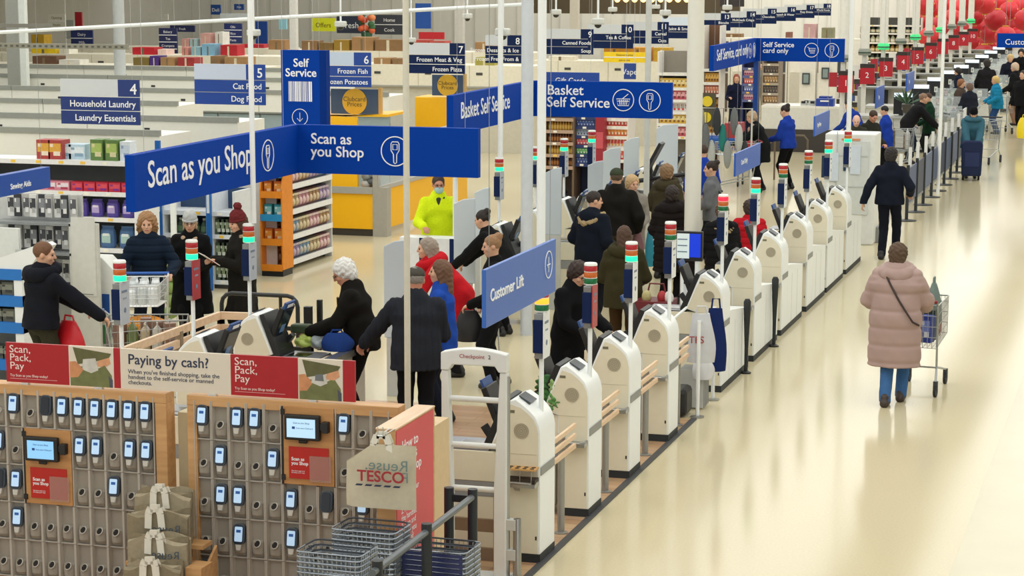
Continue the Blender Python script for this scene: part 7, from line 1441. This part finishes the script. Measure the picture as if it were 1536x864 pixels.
# pink coat woman
p = atz(1340, 608, 0)
PC = M('#a98f89', .65, noise=.06, scale=8)
t, J = person('woman in a long dusty pink padded coat and jeans pushing a trolley away', -2.64, 23.7, -3, 1.68, 3, (0, 2), (-.24, .36, 1.02), (.26, .42, 1.02), lf=(-.045, -.14, 0), rf=(.06, .22, 0), top=PC, hem=.42, infl=.095, quilt=.185, coll=.02, hood='roll', legs='#41699c', shoes='#3c302a', hair=('full', '#54402f'), vox=.0095, wide=1.06, flare=-.01)
strap(t, [J['sp'](.5, -.09, -.03), J['sp'](.46, -.085, -.16), J['sp'](.36, -.03, -.2), J['sp'](.2, .06, -.205), J['sp'](.05, .155, -.2), J['sp'](-.02, .2, -.19), J['sp'](-.06, .25, -.1)], .012, '#3a2a28', 'bag_strap')
T = trolley('loaded wire trolley pushed by the woman in the pink padded coat', -2.5, 24.28, -6, 'deep', handle='#8a1f2a')
groceries(T, 'pink coat woman trolley', .56, 12, (('box', ('#2f3f34', '#5a6a5a', '#c8c0a8'), 'dark green box'), ('bag', ('#b0404a', '#e0a8a8', '#f0e0d8'), 'red white pack'), ('box', ('#2a3f9a', '#7a8ad0', '#e0e4f4'), 'blue box'), ('bottle', ('#4a3a30', '#8a6a4a', '#c83a3a'), 'brown bottle'), ('bag', ('#8a7a6a', '#c8b8a0', '#5a4a3a'), 'tan pack')), 'grocery', 8, .4)
p = on(T, .02, .45, .98); loose_bag('tote_bag', 'grey green tote bag standing in the pink coat woman trolley', (on(T, .08, .6, 0)[0], on(T, .08, .6, 0)[1], .72), .3, .42, .2, M('#6e7f7a', .8), R(-90))
# lady with the wheeled bag
p = atz(1455, 268, 0)
t, J = person('stooped woman in a teal jacket and black hat behind a navy wheeled bag', p.x, p.y + .1, 188, 1.56, 24, (0, 24), (-.1, .42, .86), (.12, .42, .84), top='#3c6678', hem=.7, infl=.075, hood='roll', legs='#2a2e3c', hair=('longish', '#7a6a5c'), hat=('beanie', '#141518'), vox=.014, wide=1.1)
t = thing('wheeled_bag', 'navy wheeled shopping bag pulled by the stooped woman in teal', 'bag', (p.x + .05, p.y - .38, 0), R(8)); b = MB(); b.prism([(-.2, .1), (.2, .1), (.22, .78), (.17, .84), (-.17, .84), (-.22, .78)], 'y', -.14, .14, cloth('#28304e')); b.build('body', t, bevel=.03)
for q in (-.16, .16): b = MB(); b.disc((q, .1, .08), .08, 'x', .04, BLACK, 16); b.build('wheel', t)
b = MB(); b.tube([(-.12, .14, .1), (-.12, .16, .88), (.12, .16, .88), (.12, .14, .1)], .01, DGREY); b.build('handle_frame', t); b = MB(); b.box((0, -.145, .45), (.3, .01, .3), cloth('#323c60')); b.build('pocket', t)
# right edge and far till shoppers
p = atz(1534, 206, 0)
t, J = person('person in dark clothes walking at the right edge with a yellow bag', p.x - .05, p.y, 150, 1.74, 2, (0, 0), (-.26, .1, .85), (.26, .1, .85), lf=(-.1, .14, 0), rf=(.1, -.14, 0), top='#1c1c20', hem=.8, infl=.06, legs='#1a1a1d', hair=('short', '#3a2e28'), vox=.018)
q = atz(1538, 196, .45); loose_bag('carrier_bag', 'bright yellow carrier bag cut by the right edge', (q.x, q.y - .2, .28), .4, .5, .2, M('#e8cf1c', .5), 0)
for (px, py, hh, yaw_, top, leg, hr, lb, ln) in ((1497, 117, 1.5, 110, '#1f7fa8', '#2a4a7a', '#d0b070', 'blond person in a bright blue padded jacket at a till', 8), (1481, 92, 1.72, 20, '#2c2a2e', '#25252a', '#2a2422', 'tall person in a long charcoal coat seen from behind at the tills', 3), (1527, 97, 1.7, 70, '#1f1f24', '#8a6a58', '#c8b09a', 'fair balding person in a black jacket near the right edge', 10), (1515, 84, 1.68, 200, '#24283a', '#25252a', '#c8ac78', 'blond person in navy behind the balding person', 4), (1441, 104, 1.5, 90, '#222a44', '#22242c', '#2a2420', 'person in navy seated at a lit till screen', 10), (1456, 128, 1.45, 40, '#2a3040', '#22242c', '#6a5448', 'person in slate blue packing at a till', 6), (1440, 122, 1.5, 250, '#6a5a50', '#2a2a30', '#8a5a3a', 'auburn haired person half hidden by the till screens', 4), (1532, 76, 1.74, 180, '#1a1a1e', '#1d1d22', '#1f1a18', 'dark figure at the far right edge under the Customer sign', 2)):
    x, y = head_at(px, py, hh)
    person(lb, x, y, yaw_, hh + .04, ln, (0, 6), (-.2, .3, .95), (.2, .3, .95), top=top, hem=.55 if 'long' in lb else .75, infl=.06, legs=leg, hair=('full', hr), vox=.022, quilt=.1 if 'padded' in lb else 0)
# trolleys in the till lanes
for i, (px, py, yw, lb) in enumerate(((1490, 243, 170, 'wire trolley standing behind the stooped woman in teal'), (1500, 198, 200, 'empty wire trolley with crossed legs near the far tills'), (1375, 262, 100, 'wire trolley in the queue lane under the leaning man'), (1398, 240, 100, 'wire trolley in the queue lane beyond the leaning man'), (1420, 236, 110, 'wire trolley piled with white parcels in the queue lane'), (1440, 230, 110, 'wire trolley at the end of the queue lane'), (1452, 205, 80, 'wire trolley beside the nearest lit till'))):
    p = atz(px, py, 0); T = trolley(lb, p.x - .1, p.y, yw, 'deep', handle='#2a2f38')
    if i in (2, 4): groceries(T, f"{'leaning man' if i == 2 else 'white parcel'} trolley", .56, 6, (('bag', ('#d8d8d4', '#b0b0a8', '#f0f0ec'), 'white parcel'), ('box', ('#8a7a5a', '#c0b090', '#5a4a3a'), 'tan parcel')), 'grocery', 20 + i, .45)
p = atz(1115, 290, 0); T = trolley('wire trolley with a red load behind the small Card Only sign', p.x + .2, p.y + .3, 110, 'shallow', handle='#8a1f2a'); groceries(T, 'red load trolley', .73, 3, (('box', ('#b02a34', '#d86a6a', '#f0d0c8'), 'red box'),), 'grocery', 31, .35)

x, y = head_at(1020, 232, 1.62); person('staff member in royal blue mostly hidden behind the thick white column', x + .1, y + 1.4, 30, 1.66, 4, (0, 6), (-.2, .3, .95), (.2, .3, .95), top='#1d3c9e', hem=.8, infl=.05, legs='#16171b', hair=('short', '#3a2a22'), vox=.014)
